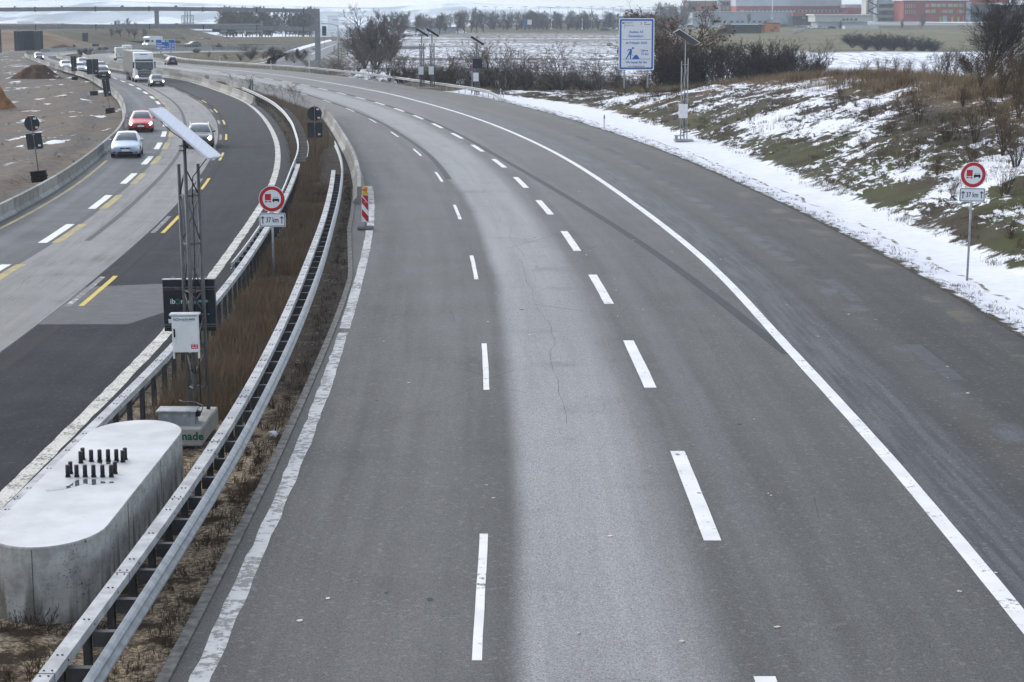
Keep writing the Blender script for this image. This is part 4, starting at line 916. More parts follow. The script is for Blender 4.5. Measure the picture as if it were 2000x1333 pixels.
# ---- steel guard rails
W_PROF = [(0, .78), (.05, .755), (.085, .72), (.085, .685), (.02, .635), (.02, .595), (.085, .545), (.085, .51), (.05, .475), (0, .45),
          (-.012, .455), (.035, .485), (.07, .515), (.07, .54), (.006, .59), (.006, .64), (.07, .69), (.07, .715), (.035, .745), (-.012, .77)]
def table(T):
    T = np.array(T); return lambda d: np.interp(d, T[:, 0], T[:, 1])
BOXR = curve([(10, -5.62), (20.6, -5.56), (26, -5.42), (34, -5.4), (38.6, -5.55), (44.9, -5.8), (51, -6.12), (60, -6.65), (70.6, -7.3), (83.8, -8.3), (93, -9.1)], 4)
WR = curve([(10, -5.1), (20.6, -5.1), (28.8, -5.03), (33.3, -5.08), (39, -5.25), (44.5, -5.45), (50, -5.7), (58.3, -6.15), (65, -6.6), (79.7, -7.6), (90.9, -8.5), (98.7, -9.2), (106.6, -10.1), (112, -10.75), (120, -11.8)], 4)
BOXL = curve([(10, -7.95), (27.5, -7.97), (33, -8.02), (38, -7.95), (42, -8.0), (50.5, -8.2), (56, -8.42), (62.8, -8.8), (76.7, -9.65), (87.5, -10.5), (97, -11.35)], 4)
WL = curve([(10, -8.42), (42, -8.45), (61, -9.05), (82.5, -10.35), (98.7, -11.8), (104.6, -12.25), (113.5, -13.2), (122.5, -14.4), (137, -16.4), (152.5, -18.9), (169, -21.9), (183, -24.9), (198.7, -28.5), (205, -30.1)], 4)
def path(f, d0, d1, st=1.0):
    q = np.append(np.arange(d0, d1, st), d1); return [Vector((float(f(x)), float(x), 0)) for x in q]
def rail_thing(name, label, boxf, wf, d0, d1, w1, side, w0=None):
    wst = d0 if w0 is None else w0
    """box beam on posts with a corrugated rail on the traffic side (side +1: right)"""
    t = thing(name, label, 'guard rail')
    b = MB(); b.sweep(path(boxf, d0, d1), [(-.10, .86), (-.10, .73), (.10, .73), (.10, .86)])
    b.m = 1
    for D in np.arange(d0 + .4, d1, 1.333):
        x = float(boxf(D)); s_ = float(slope(boxf, D)); a = -math.atan(s_)
        for o in (-.03, .03): b.cyl((x + o, D, .866), .014, .014, 6)
        b.cyl((x + .102, D, .8), .016, .012, 6, 'X')
    for D in np.arange(d0 + 1.1, d1, 4.0):
        x = float(boxf(D)); b.box((x, D, .797), (.206, .012, .136), -math.atan(float(slope(boxf, D))))
        for o in (-.05, .05):
            for q in (-.09, .09): b.cyl((x + o, D + q, .866), .013, .014, 6)
    b.build('box_beam', [MAT['rail_top'], MAT['bolt']], t)
    r = MB(); prof = W_PROF if side > 0 else [(-q, h) for q, h in W_PROF][::-1]
    r.sweep(path(wf, d0 if w0 is None else w0, w1), prof); r.build('corrugated_rail', MAT['galv'], t)
    n = 0
    for D in np.arange(d0 + .4, d1, 1.333):
        x = float(boxf(D)); xw = float(wf(D)); a = -math.atan(float(slope(boxf, D))); p = MB()
        M = Matrix.Rotation(a, 4, 'Z')
        for (cx, cy_, sx, sy) in ((0, -.045, .10, .008), (0, .045, .10, .008), (-.046 * side, 0, .008, .098)):
            v = M @ Vector((cx, cy_, 0)); p.box((x + v.x, D + v.y, .2), (sx, sy, 1.06), a)
        p.m = 1; xm = (x + xw) / 2; wd = max(abs(xw - x) - .10, .05)
        if D > wst - .5: p.box((xm + .03 * side, D, .61), (wd, .11, .2), a)
        p.build('post', [MAT['post_dark'], MAT['spacer']], t); n += 1
    return t
rail_thing('guard_rail', 'steel double guard rail on the near edge of the median beside the grey carriageway', BOXR, WR, 15.5, 92.5, 116, 1)
g_ = rail_thing('guard_rail', 'steel double guard rail on the far edge of the median beside the dark carriageway', BOXL, WL, 15.5, 96.5, 100, -1, 58.0)
# single rails with open spacer bars carrying on after each double rail
def ladder_rail(label, wf, d0, d1, side, rung0, rung1, rear=None):
    t = thing('guard_rail', label, 'guard rail')
    r = MB(); prof = W_PROF if side > 0 else [(-q, h) for q, h in W_PROF][::-1]
    r.sweep(path(wf, d0, d1), prof); r.build('corrugated_rail', MAT['galv'], t)
    p = MB()
    for D in np.arange(rung0, rung1, 1.333):
        p.box((float(wf(D)) - side * .30, D, .70), (.56, .045, .03))
    if rear: p.sweep([Vector((float(wf(q)) - side * .58, float(q), 0)) for q in np.arange(rear[0], rear[1], 1.0)], [(-.02, .72), (-.02, .68), (.02, .68), (.02, .72)])
    p.build('spacer_bars', MAT['galv'], t)
    for i, D in enumerate(np.arange(d0 + 1, d1, 2.667)):
        if i < 60: q = MB(); q.box((float(wf(D)) - side * .06, D, .22), (.06, .1, 1.05)); q.build('post', MAT['post_dark'], t)
    return t
ladder_rail('single steel guard rail with ladder-like spacer bars curving along the dark carriageway', WL, 100.3, 204.5, -1, 100.5, 160, (103, 118))
# guard rail on the far outside of the bend
GR = lambda q: R5(q) + .55 + .65 * np.clip((np.asarray(q, float) - 190) / 25, 0, 1)
t = thing('guard_rail', 'long grey guard rail along the outside of the bend below the gantry foot', 'guard rail')
r = MB(); pth = []
for q in np.append(np.arange(187, 382, 1.5), 382):
    pth.append(Vector((float(GR(q)), float(q), -.55 * (1 - sstep(187, 199, q)) - 0)))
r.sweep(pth, [(-q, h) for q, h in W_PROF][::-1]); r.build('corrugated_rail', MAT['galv'], t)
for D in np.arange(189, 380, 2.667):
    q = MB(); q.box((float(GR(D)) + .06, D, .2), (.07, .1, 1.0 if D > 196 else .8)); q.build('post', MAT['galv'], t)
# ---- concrete barriers, one segment at a time
B_PROF = [(-.30, 0), (-.30, .10), (-.12, .32), (-.09, .80), (.09, .80), (.12, .32), (.30, .10), (.30, 0)]
B_SMALL = [(-.22, 0), (-.22, .08), (-.10, .22), (-.08, .68), (.08, .68), (.10, .22), (.22, .08), (.22, 0)]
def barrier(f, d0, d1, seg, prof, lab, group, z=0.0, taper=False, mats=('concrete', 'concrete_light')):
    D = np.arange(d0, d1 + .01, .2); X = np.array([float(f(q)) for q in D]); s = np.concatenate([[0], np.cumsum(np.hypot(np.diff(X), np.diff(D)))])
    n = int(s[-1] / seg)
    for i in range(n):
        a, b = i * seg + .02, (i + 1) * seg - .02; q = np.linspace(a, b, 4)
        pts = [Vector((np.interp(k, s, X), np.interp(k, s, D), z)) for k in q]
        o0 = pts[0].copy(); pts = [p - o0 for p in pts]
        mb = MB(); mb.sweep(pts, prof)
        if taper and i == 0:
            for k in range(8): mb.v[k] = (mb.v[k][0], mb.v[k][1] - .55 * (1 - mb.v[k][2] / .8), mb.v[k][2])
        m = MAT[mats[1]] if rnd.random() < .35 else MAT['concrete_dark'] if rnd.random() < .12 else MAT[mats[0]]
        o = mb.build('concrete_barrier', m); o.location = o0
        tag(o, lab % nth(i), 'barrier', group)
barrier(lambda q: B5(q) if q < 402 else np.interp(q, [402, 425, 440], [B5(402), -112.2, -112.9]), 32, 438, 6.0, B_SMALL, '%s concrete barrier segment from the camera along the dirt track on the left', 'concrete barriers along the dirt track', -.02)
barrier(lambda q: L1(q) + .45, 179, 401, 4.0, B_PROF, '%s barrier segment from the tapered end beside the dark carriageway with oncoming cars', 'concrete barriers beside the oncoming traffic', 0, True)
barrier(lambda q: R0(q) - .15, 208, 401, 4.0, B_PROF, '%s barrier segment beyond the grassy median on the left edge of the grey carriageway', 'concrete barriers on the inside of the bend', 0, False)
barrier(lambda q: R1(q) - .55, 84, 163, 4.0, B_PROF, '%s barrier segment from the striped beacon beside the white edge line', 'concrete barriers behind the striped beacon', 0, False)
fb = [(-112.5, 440), (-112, 470), (-105, 496), (-91.5, 514), (-71, 527), (-40, 537)]
def para(P):
    P = np.array(P, float); d = np.concatenate([[0], np.cumsum(np.hypot(*np.diff(P, axis=0).T))]); return lambda s: (np.interp(s, d, P[:, 0]), np.interp(s, d, P[:, 1])), d[-1]
for P_, lab, grp in ((fb, '%s barrier segment from the left round the far bend below the brown bank', 'barriers round the outside of the far bend'),
                     ([(-96.4, 425), (-94.6, 438), (-88.8, 454), (-75.5, 466.5), (-50, 476.5), (-20, 484)], '%s barrier segment from the left on the inside of the far bend', 'barriers on the inside of the far bend')):
    f, L_ = para(P_); k = int(L_ / 8)
    for i in range(k):
        a, b = f(i * 8 + .03), f(i * 8 + 7.97); mb = MB(); mb.sweep([Vector((0, 0, 0)), Vector((b[0] - a[0], b[1] - a[1], 0))], B_PROF)
        o = mb.build('concrete_barrier', MAT['concrete_light'] if i % 3 else MAT['concrete']); o.location = (a[0], a[1], 0); tag(o, lab % nth(i), 'barrier', grp)
# ---- gantry foundation with anchor bolts
def build_plinth():
    t = thing('concrete_plinth', 'big rounded concrete plinth with black anchor bolts on the gravel median', 'plinth', (-6.9, 29.35, 0))
    n = 20; a, b, L = .86, 1.15, 3.05
    poly = [(a * math.cos(math.pi * i / n), L + b * math.sin(math.pi * i / n)) for i in range(n + 1)] + [(-a * math.cos(math.pi * i / n), -L - b * math.sin(math.pi * i / n)) for i in range(n + 1)]
    m = MB(); k = len(poly); sc1 = .988
    rings = [(1, -.15), (1, 1.03), (sc1, 1.055)]
    vs = [(x * s, y * (1 if s == 1 else .996), z) for s, z in rings for x, y in poly]
    fs = [(r_ * k + j, r_ * k + (j + 1) % k, (r_ + 1) * k + (j + 1) % k, (r_ + 1) * k + j) for r_ in range(2) for j in range(k)]
    m.add(vs, fs); m.m = 1; m.f.append(tuple(range(2 * k, 3 * k))); m.mi.append(1); m.sm.append(False)
    m.m = 2
    for y in (-1.6, 1.1): m.box((.861, y, .5), (.004, .02, 1.05))
    m.box((.02, -4.201, .5), (.008, .003, 1.04))
    m.build('concrete_body', [MAT['plinth_side'], MAT['plinth_top'], MAT['bolt']], t)
    M = Matrix.Translation((6.9, -29.35, 0))
    for row in ([(132.7, 932), (150, 932), (166.5, 932), (183, 932), (200.6, 932), (217.5, 932), (138, 925.5), (225, 925.5)],
                [(157.9, 905), (178.5, 902), (195, 901.5), (211.5, 901), (227.6, 901), (240, 903), (162, 898), (244.5, 898)]):
        for u, v in row:
            p = M @ at(u, v, 1.055); q = MB(); q.cyl((p.x, p.y, 1.055 + .105), .037, .2, 12); q.cyl((p.x, p.y, 1.068), .045, .026, 6); q.build('anchor_bolt', MAT['black'], t)
    pd = MB(); poly = [M @ at(u, v, 1.055) for u, v in [(88, 957), (110, 953), (135, 949), (150, 938), (170, 936), (190, 937), (200, 941), (222, 941), (222, 944), (195, 945), (182, 948), (165, 945), (150, 950), (130, 955), (105, 959), (92, 960)]]
    pd.prism([(p.x, p.y) for p in poly], 1.0555, 1.0575); pd.build('puddle', MAT['wet'], t)
    pd = MB(); poly = [M @ at(u, v, 1.055) for u, v in [(188, 903), (205, 898), (222, 899), (232, 903), (222, 907), (200, 908)]]
    pd.prism([(p.x, p.y) for p in poly], 1.0555, 1.0575); pd.build('puddle', MAT['wet'], t)
def plinth_mats():
    m = NT('plinth_side'); P = m.coord(); z = m.sep(P)[2]
    n = m.noise(P, 3.4, 7, .75); v = m.noise(m.mapv(P, (1, 1, .14)), 6.5, 6, .78); pit = m.noise(P, 13, 6, .85); v2 = m.noise(m.mapv(P, (1, 1, .06)), 2.2, 3)
    c = m.mix(m.ramp(n, .34, .66), (.30, .296, .28), (.48, .475, .45))
    c = m.mix(m.math('MULTIPLY', m.ramp(v, .55, .72), .3), c, (.16, .156, .145))
    c = m.mix(m.math('MULTIPLY', m.ramp(m.math('SUBTRACT', v2, m.math('MULTIPLY', z, .25)), .38, .52), .7), c, (.085, .075, .055))
    c = m.mix(m.math('MULTIPLY', m.ramp(m.voro(P, 9.0), .24, .12), m.ramp(m.noise(P, 2.0, 4, .7), .52, .6)), c, (.10, .096, .09)); c = m.mix(m.math('MULTIPLY', m.ramp(m.voro(P, 19.0), .3, .12), m.ramp(m.noise(P, 1.3, 3), .42, .55)), c, (.1, .095, .09))
    m.bump(pit, .35, .012); MAT['plinth_side'] = m.done(c, .9, .2)
    m = NT('plinth_top'); P = m.coord(); n = m.noise(P, .9, 5, .6)
    c = m.mix(m.ramp(n, .3, .7), (.44, .44, .435), (.60, .60, .595)); c = m.mix(m.ramp(m.noise(P, 7, 6, .8), .60, .72), c, (.36, .335, .29))
    MAT['plinth_top'] = m.done(c, .55, .4)
    MAT['wet'] = simple('puddle_water', (.11, .115, .12), .06, .6, 0, .1, 2)
plinth_mats(); build_plinth()
# ---- solar masts
def logo(parent, M, w_, main, ring, tag_bg, tag_tx, tail=True, name='lettering'):
    bw = .006 if tail else .035
    """lower-case word with a power symbol in place of its o"""
    s = w_ / (6.55 if tail else 4.6)
    T = lambda x, y: M @ Matrix.Translation((x, y, 0))
    x0 = -w_ / 2
    text_obj('ib', s * 1.25, main, parent, T(x0 + .42 * s, 0), name, bold=bw * s)
    r = MB(); pts = [(math.cos(a) * .40 * s, math.sin(a) * .40 * s, 0) for a in np.linspace(R(60), R(-240), 22)]
    r.tube(pts, .075 * s, 6); r.tube([(0, .12 * s, 0), (0, .56 * s, 0)], .07 * s, 6)
    r.build('power_symbol', ring, parent, T(x0 + 1.28 * s, -.04 * s))
    text_obj('made', s * 1.25, main, parent, T(x0 + 3.14 * s, 0), name, bold=bw * s)
    if tail:
        b = MB(); b.box((0, 0, 0), (1.75 * s, .56 * s, .004)); b.build('badge', tag_bg, parent, T(x0 + 5.55 * s, -.02 * s))
        text_obj('TECHNIK', s * .38, tag_tx, parent, T(x0 + 5.55 * s, -.02 * s) @ Matrix.Translation((0, 0, .003)), name)
        b = MB(); b.box((0, 0, 0), (3.0 * s, .05 * s, .003)); b.build('underline', ring, parent, T(x0 + 4.0 * s, -.62 * s))
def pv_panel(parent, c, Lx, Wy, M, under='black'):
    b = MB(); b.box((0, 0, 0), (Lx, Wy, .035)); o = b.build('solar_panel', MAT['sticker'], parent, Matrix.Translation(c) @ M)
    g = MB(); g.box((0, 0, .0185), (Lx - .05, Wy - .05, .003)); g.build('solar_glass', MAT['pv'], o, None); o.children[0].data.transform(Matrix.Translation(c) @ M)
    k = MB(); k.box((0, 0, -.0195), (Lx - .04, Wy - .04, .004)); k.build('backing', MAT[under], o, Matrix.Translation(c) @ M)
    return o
def lattice(t, legs, z0, tops, r=.03, rungs=(), mat=None, braces=True):
    for (x, y), zt in zip(legs, tops):
        m = MB(); m.tube([(x, y, z0), (x, y, zt)], r, 10); m.build('leg', mat, t)
    b = MB(); n = len(legs)
    for z in rungs:
        for i in range(n):
            p, q = legs[i], legs[(i + 1) % n]; b.tube([(p[0], p[1], z), (q[0], q[1], z)], r * .42, 6)
    rs = sorted(rungs)
    if braces:
        for k in range(len(rs) - 1):
            for i in range(n):
                p, q = legs[i], legs[(i + 1) % n]
                if k % 2: p, q = q, p
                b.tube([(p[0], p[1], rs[k]), (q[0], q[1], rs[k + 1])], r * .38, 6)
    b.build('bracing', mat, t)
MAT['mast_grey'] = simple('mast_steel', (.13, .13, .13), .5, .45, .4, .15, 5)
def near_mast():
    # the block the mast stands on
    bx, by = -6.78, 37.05
    t = thing('concrete_block', 'concrete foundation block with green painted lettering behind the plinth', 'block', (bx, by, 0))
    b = MB(); b.box((0, 0, .14), (1.0, 2.1, .38), bev=.03); b.build('block', MAT['concrete_light'], t)
    logo(t, on_face(.12, -1.053, .16), .86, MAT['green_dark'], MAT['green_dark'], None, None, tail=False)
    m = thing('solar_mast', 'tall steel lattice mast with white cabinet, dark board and pale solar panel', 'solar mast', (-6.65, 37.55, .33)); m.rotation_euler = (0, R(-.8), 0)
    legs = [(-.20, .30), (.20, .30), (.0, -.05)]
    lattice(m, legs, 0, (5.2, 5.2, 5.72), .042, (.5, 1.25, 2.05, 2.55, 3.55, 4.55), MAT['mast_grey'])
    b = MB()
    for x, y in legs[:2]: b.tube([(x, y, 4.55), (0, -.05, 5.15)], .016, 6)
    b.tube([(.12, -.05, 4.4), (.14, -.02, 4.95), (.45, .1, 5.35)], .012, 6)
    b.tube([(0, -.06, 5.72), (-.3, .1, 5.9), (-.5, .15, 6.1)], .01, 6)
    b.box((-.045, -.08, 5.6), (.1, .03, .02)); b.box((-.045, -.08, 5.5), (.1, .03, .02))
    b.build('stays', MAT['black'], m)
    c = MB(); c.tube([(.1, -.02, .2), (.11, 0, 1.2), (.09, 0, 2.6), (.12, .02, 4.4)], .011, 6)
    for k in range(4): c.tube([(-.12 + .08 * k, -.16, 1.05), (-.1 + .07 * k, -.1, .92 - .04 * k), (.1, -.03, .85), (.1, -.02, .5)], .01, 6)
    c.tube([(.2, -.16, 1.1), (.28, -.1, .9), (.22, 0, .72)], .009, 6)
    c.build('cables', MAT['black'], m)
    yaw = R(-19); Mz = Matrix.Rotation(yaw, 4, 'Z') @ Matrix.Rotation(R(37), 4, 'Y')
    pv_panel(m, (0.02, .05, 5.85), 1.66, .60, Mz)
    # cabinet on the side of the viewer
    cb = MB(); cb.box((-.10, -.28, 1.53), (.53, .22, .76), bev=.012); o = cb.build('cabinet', MAT['white_metal'], m); o.location.z = .20
    h = MB(); h.box((-.10, -.285, 1.945), (.61, .27, .03), Matrix=None) if False else h.box((-.10, -.285, 1.945), (.61, .27, .03)); h.build('lid', MAT['white_metal'], o)
    h = MB(); h.box((-.315, -.397, 1.56), (.035, .02, .18), bev=.008); h.build('handle', MAT['black'], o)
    h = MB(); h.box((-.10, -.3915, 1.825), (.50, .003, .13)); h.build('label_plate', MAT['sign_white'], o)
    logo(o, on_face(-.10, -.3945, 1.845), .46, MAT['text_grey'], MAT['green_dark'], MAT['green_dark'], MAT['sign_white'])
    h = MB(); h.box((.09, -.3915, 1.27), (.14, .003, .09)); h.m = 1
    for q in (-.03, .03): h.prism([(.09 + q - .02, 1.28), (.09 + q + .02, 1.28), (.09 + q, 1.305)], .393, .394, FACE)
    h.box((.09, -.3935, 1.255), (.11, .002, .012)); h.build('warning_sticker', [MAT['sign_red'], MAT['sign_white']], o)
    f = MB()
    for q in (-.36, .16): f.box((q, -.30, 1.09), (.035, .05, .16))
    f.build('bracket', MAT['white_metal'], o)
    # display board on the far side, seen from the back
    d = MB(); d.box((-.03, .62, 2.03), (1.10, .16, 1.10), bev=.01); o = d.build('display_board', MAT['navy'], m); o.location = (-.12, 0, .16)
    d = MB()
    for z in (1.62, 2.42): d.box((-.03, .525, z), (1.08, .035, .03)); d.box((-.03, .525, z - .05), (1.08, .02, .012))
    for x in (-.25, .19): d.box((x, .47, 2.42), (.1, .1, .04))
    d.build('mounting_rail', MAT['mast_grey'], o)
    d = MB(); d.box((-.03, .62, 2.587), (1.12, .18, .012)); d.build('cap', MAT['galv'], o)
    for x in (-.36, .32):
        e = MB(); e.tube([(x + .035 * math.cos(a), .62, 2.6 + .035 * math.sin(a)) for a in np.linspace(0, math.pi, 7)], .008, 6); e.build('lifting_eye', MAT['galv'], o)
    logo(o, on_face(-.02, .537, 2.12), .82, MAT['sign_white'], MAT['green'], MAT['green'], MAT['sign_white'])
    s_ = MB(); s_.box((-.40, .538, 1.80), (.10, .004, .025)); s_.box((.30, .538, 1.84), (.035, .004, .02)); s_.box((.37, .538, 1.84), (.035, .004, .02)); s_.build('status_lamps', MAT['led_blue'], o)
    s_ = MB(); s_.box((-.43, .5385, 1.70), (.11, .004, .09)); s_.build('sticker', MAT['sticker'], o)
    s_ = MB()
    for k in range(4): s_.box((-.33, .5385, 2.30 + .03 * k), (.13, .003, .006)); s_.box((.33, .5385, 2.30 + .03 * k), (.13, .003, .006))
    s_.build('vent_slots', MAT['black'], o)
    # battery box on the block
    t = thing('battery_box', 'grey steel battery box with latches on the concrete block', 'box', (-6.84, 36.5, .33))
    b = MB(); b.box((0, 0, .13), (.74, .42, .26)); b.build('body', MAT['galv'], t)
    b = MB(); b.box((-.01, 0, .28), (.82, .50, .04), bev=.01); b.build('lid', MAT['galv'], t)
    for x in (-.2, .16): l_ = MB(); l_.box((x, -.216, .2), (.05, .014, .06)); l_.build('latch', MAT['rail_top'], t)
    c = MB(); c.tube([(.36, .05, .2), (.47, .02, .22), (.5, .1, .34), (.3, .3, .37), (.0, .42, .36), (-.1, .7, .33)], .012, 6); c.box((.41, .0, .2), (.08, .14, .1)); c.build('cable', MAT['black'], t)
near_mast()
def far_mast(label, base, H, px_w, yaw, with_board=False, white=True, group=None):
    t = thing('solar_mast', label, 'solar mast', base, 0, group)
    legs = [(-.2, .15), (.25, .2), (.02, -.1)]
    lattice(t, legs, 0, (H * .78, H * .80, H * .97), .035 if H > 6.9 else .065, (.4, H * .26, H * .5, H * .74), MAT['galv'] if H > 6.9 else MAT['mast_grey'], True)
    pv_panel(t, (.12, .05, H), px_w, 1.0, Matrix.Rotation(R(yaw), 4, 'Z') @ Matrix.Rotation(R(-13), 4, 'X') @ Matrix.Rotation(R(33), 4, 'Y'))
    b = MB(); b.box((-.08, -.24, 2.05), (.6, .22, .95), bev=.012); b.build('cabinet', MAT['white_metal'], t)
    b = MB(); b.tube([(0, -.12, .2), (.02, -.12, 1.4), (.03, -.1, H * .7)], .03, 6); b.build('cable', MAT['black'], t)
    b = MB(); b.box((-.25, .15, H * .78), (.12, .12, .14)); b.build('sensor', MAT['black'], t)
    b = MB(); b.box((0, 0, .03), (1.3, 1.2, .12)); b.build('footing', MAT['concrete_light'], t)
    if with_board:
        b = MB(); b.box((.12, -.3, 3.55), (1.05, .16, 1.05), bev=.01); b.build('display_board', MAT['navy'], t)
    return t
p = at(1335, 275); far_mast('steel lattice mast with tilted solar panel on the snow below the embankment', (p.x, p.y, 0), 7.1, 1.75, 18)
b = thing('battery_box', 'small grey battery box on the snow at the foot of the lattice mast', 'box', (p.x - .35, p.y - .2, 0))
q = MB(); q.box((0, 0, .36), (.62, .45, .06)); q.build('lid', MAT['galv'], b); q = MB(); q.box((-.18, 0, .18), (.18, .36, .34)); q.build('body', MAT['galv'], b)
p = at_d(686, 62, 1)
for u, vb, vt, D, lab, board in ((824, 172, 66, 221, 'left one of the two masts with solar panels standing close together by the guard rail', False), (844, 172, 66, 219, 'right one of the two masts with solar panels standing close together by the guard rail', False), (931, 187, 82, 205, 'mast with black square display board and pale solar panel before the thicket', True)):
    p = at_d(u, vb, D); zz = p.z; H = (vb - vt) * D / FPX
    m_ = far_mast(lab, (p.x, D, zz), H, 1.7, 10, board)
# ---- traffic signs
def no_overtaking(label, base, z_disc, z_plate, rd=.43, lean=0.0):
    t = thing('road_sign', label, 'road sign', base); t.rotation_euler = (0, R(lean), R(2))
    p = MB(); p.tube([(0, .05, -.1), (0, .05, z_disc + .25)], .038, 12); p.build('post', MAT['galv'], t)
    s = MB()
    for m, (r, y0, y1) in enumerate(((rd, .0, .012), (rd * .955, .012, .0145), (rd * .70, .0145, .017))): s.m = (0, 1, 0)[m]; disc(s, r, y0, y1)
    s.m = 2; disc(s, rd * .99, -.003, -.001)
    o = s.build('sign_disc', [MAT['sign_white'], MAT['sign_red'], MAT['sign_back']], t, Matrix.Translation((0, 0, z_disc)))
    k = rd / .43
    i = MB(); plate(i, -.225 * k, -.025 * k, -.045 * k, .165 * k, .017, .019)
    for x in (-.225, -.085): plate(i, x * k, (x + .06) * k, -.115 * k, -.065 * k, .017, .019)
    plate(i, -.165 * k, -.085 * k, -.098 * k, -.085 * k, .017, .019); disc(i, .014 * k, .017, .0195, 10, (-.125 * k, -.09 * k))
    i.build('lorry_symbol', MAT['sign_red'], o, Matrix.Translation((0, 0, z_disc)))
    i = MB(); i.prism([(.02 * k, -.07 * k), (.235 * k, -.07 * k), (.245 * k, -.03 * k), (.23 * k, .0), (.205 * k, .01 * k), (.06 * k, .01 * k), (.03 * k, .0), (.01 * k, -.03 * k)], .017, .019, FACE)
    for x in (.035, .185): plate(i, x * k, (x + .04) * k, -.105 * k, -.07 * k, .017, .019)
    for (x0, x1) in ((.05, .075), (.195, .22)): i.prism([(x0 * k, .01 * k), ((x0 + .014) * k, .01 * k), ((.5 * (x0 + x1) + (.012 if x0 < .1 else -.012)) * k, .058 * k), ((.5 * (x0 + x1) + (.0 if x0 < .1 else -.024)) * k, .058 * k)], .017, .019, FACE)
    plate(i, .066 * k, .205 * k, .052 * k, .062 * k, .017, .019)
    i.build('car_symbol', MAT['sign_black'], o, Matrix.Translation((0, 0, z_disc)))
    s = MB(); plate(s, -.43, .43, -.23, .23, .0, .012, .05); s.m = 1; plate(s, -.41, .41, -.21, .21, .012, .014, .04); s.m = 0; plate(s, -.39, .39, -.19, .19, .014, .016, .03)
    o = s.build('distance_plate', [MAT['sign_white'], MAT['sign_black']], t, Matrix.Translation((.0, 0, z_plate)))
    text_obj('37 km', .235, MAT['sign_black'], o, on_face(.0, -.0165, z_plate - .005), bold=.004, sx=.70)
    a = MB()
    for x in (-.31, .31):
        plate(a, x - .015, x + .015, -.12, .10, .0165, .0185)
        a.prism([(x - .065, .055), (x - .05, .04), (x, .085), (x + .05, .04), (x + .065, .055), (x, .13)], .0165, .0186, FACE)
    a.build('arrow', MAT['sign_black'], o, Matrix.Translation((0, 0, z_plate)))
    return t
p = at_d(531, 389, 59.5); p2 = at_d(531, 430, 59.5)
no_overtaking('no overtaking sign for lorries with 37 km plate in the brown median grass', (p.x, 59.5, -.1), p.z + .1, p2.z + .1)
p = at_d(1901, 342, 60.1); p2 = at_d(1899, 381, 60.1)
no_overtaking('no overtaking sign for lorries with 37 km plate on the snowy verge at the right', (p.x - .04, 60.1, -.12), p.z + .12, p2.z + .12, lean=.6)
def foot_plates(t, n, sz=.8):
    for i in range(n):
        f = MB(); f.box((rnd.uniform(-.03, .03), rnd.uniform(-.03, .03), .06 + .12 * i), (sz, .4, .105), rnd.uniform(-.08, .08), bev=.02); f.build('foot_plate', MAT['rubber'], t)
def sign_back(label, base, H, shapes, lean=0.0, yaw=0.0, foot=0, post_r=.035, name='road_sign'):
    t = thing(name, label, 'road sign', base, R(yaw)); t.rotation_euler = (0, R(lean), R(yaw))
    p = MB(); p.tube([(0, 0, .0), (0, 0, H)], post_r * .75, 10); p.build('post', MAT['mast_grey'], t)
    for kind, zc, wd, ht in shapes:
        s = MB()
        if kind == 'disc': disc(s, wd / 2, -.06, -.045, 32, (0, 0), zc)
        else:
            plate(s, -wd / 2, wd / 2, zc - ht / 2, zc + ht / 2, -.06, -.045, .05)
        o = s.build('sign_disc' if kind == 'disc' else 'sign_plate', MAT['sign_back'], t)
        k = MB(); k.box((wd * .28, .042, zc - ht * .28), (.14, .004, .09)); k.box((wd * .22, .042, zc + ht * .3), (.16, .004, .1)) if kind == 'disc' else None; k.build('sticker', MAT['sticker'], o)
        k = MB(); k.box((0, .0, zc - ht * .42), (.12, .1, .05)); k.box((0, .0, zc + ht * .42), (.12, .1, .05)); k.build('clamp', MAT['clamp'] if foot == 0 or kind == 'disc' else MAT['galv'], o)
    if foot:
        foot_plates(t, foot)
    return t
def px_sign(label, u, vb, vt, shapes_px, D=None, **k):
    b = at(u, vb) if D is None else at_d(u, vb, D); D = b.y; m = D / FPX * 1.0
    sh = [(kd, (vb - vc) * m * 1.02, w_ * m, h_ * m) for kd, vc, w_, h_ in shapes_px]
    return sign_back(label, (b.x, b.y, b.z), (vb - vt) * m * 1.02, sh, **k)
px_sign('back of a round sign over a square plate in the grassy median', 616, 312, 208, [('disc', 225, 28, 28), ('plate', 256, 29, 29)])
px_sign('back of a round sign over a square plate leaning by the dirt track', 78, 356, 230, [('disc', 244, 30, 30), ('plate', 278, 31, 31)], lean=-5.5, foot=5)
px_sign('back of a tall square board on a pole with rubber feet at the track', 184, 187, 118, [('plate', 133, 23, 29)], foot=4, lean=-1.2)
px_sign('back of a narrow board turned sideways, farthest of those beside the dirt track barrier', 146, 157, 108, [('plate', 126, 11, 29)], foot=4, lean=-1.5)
px_sign('back of a leaning narrow board with white sticker, nearest the barrier bend', 216, 222, 155, [('plate', 173, 14, 34)], foot=4, lean=-7)
px_sign('back of a small round sign on a pole beside the median of the far bend', 146, 112, 86, [('disc', 91, 6, 6)], D=440)
px_sign('back of a tall plate on poles before the brown bank', 167, 93, 65, [('plate', 74, 11, 17)], D=505)
px_sign('back of a dark slatted board behind the barriers of the far bend', 187, 98, 87, [('plate', 91.5, 13, 9)], D=490)
px_sign('back of a dark square sign beside the gantry post', 634, 108, 54, [('plate', 63, 8, 18)], D=470)
px_sign('back of a small dark sign in the scrub beside the ramp road', 581, 122, 96, [('plate', 102, 6, 8)], D=330)
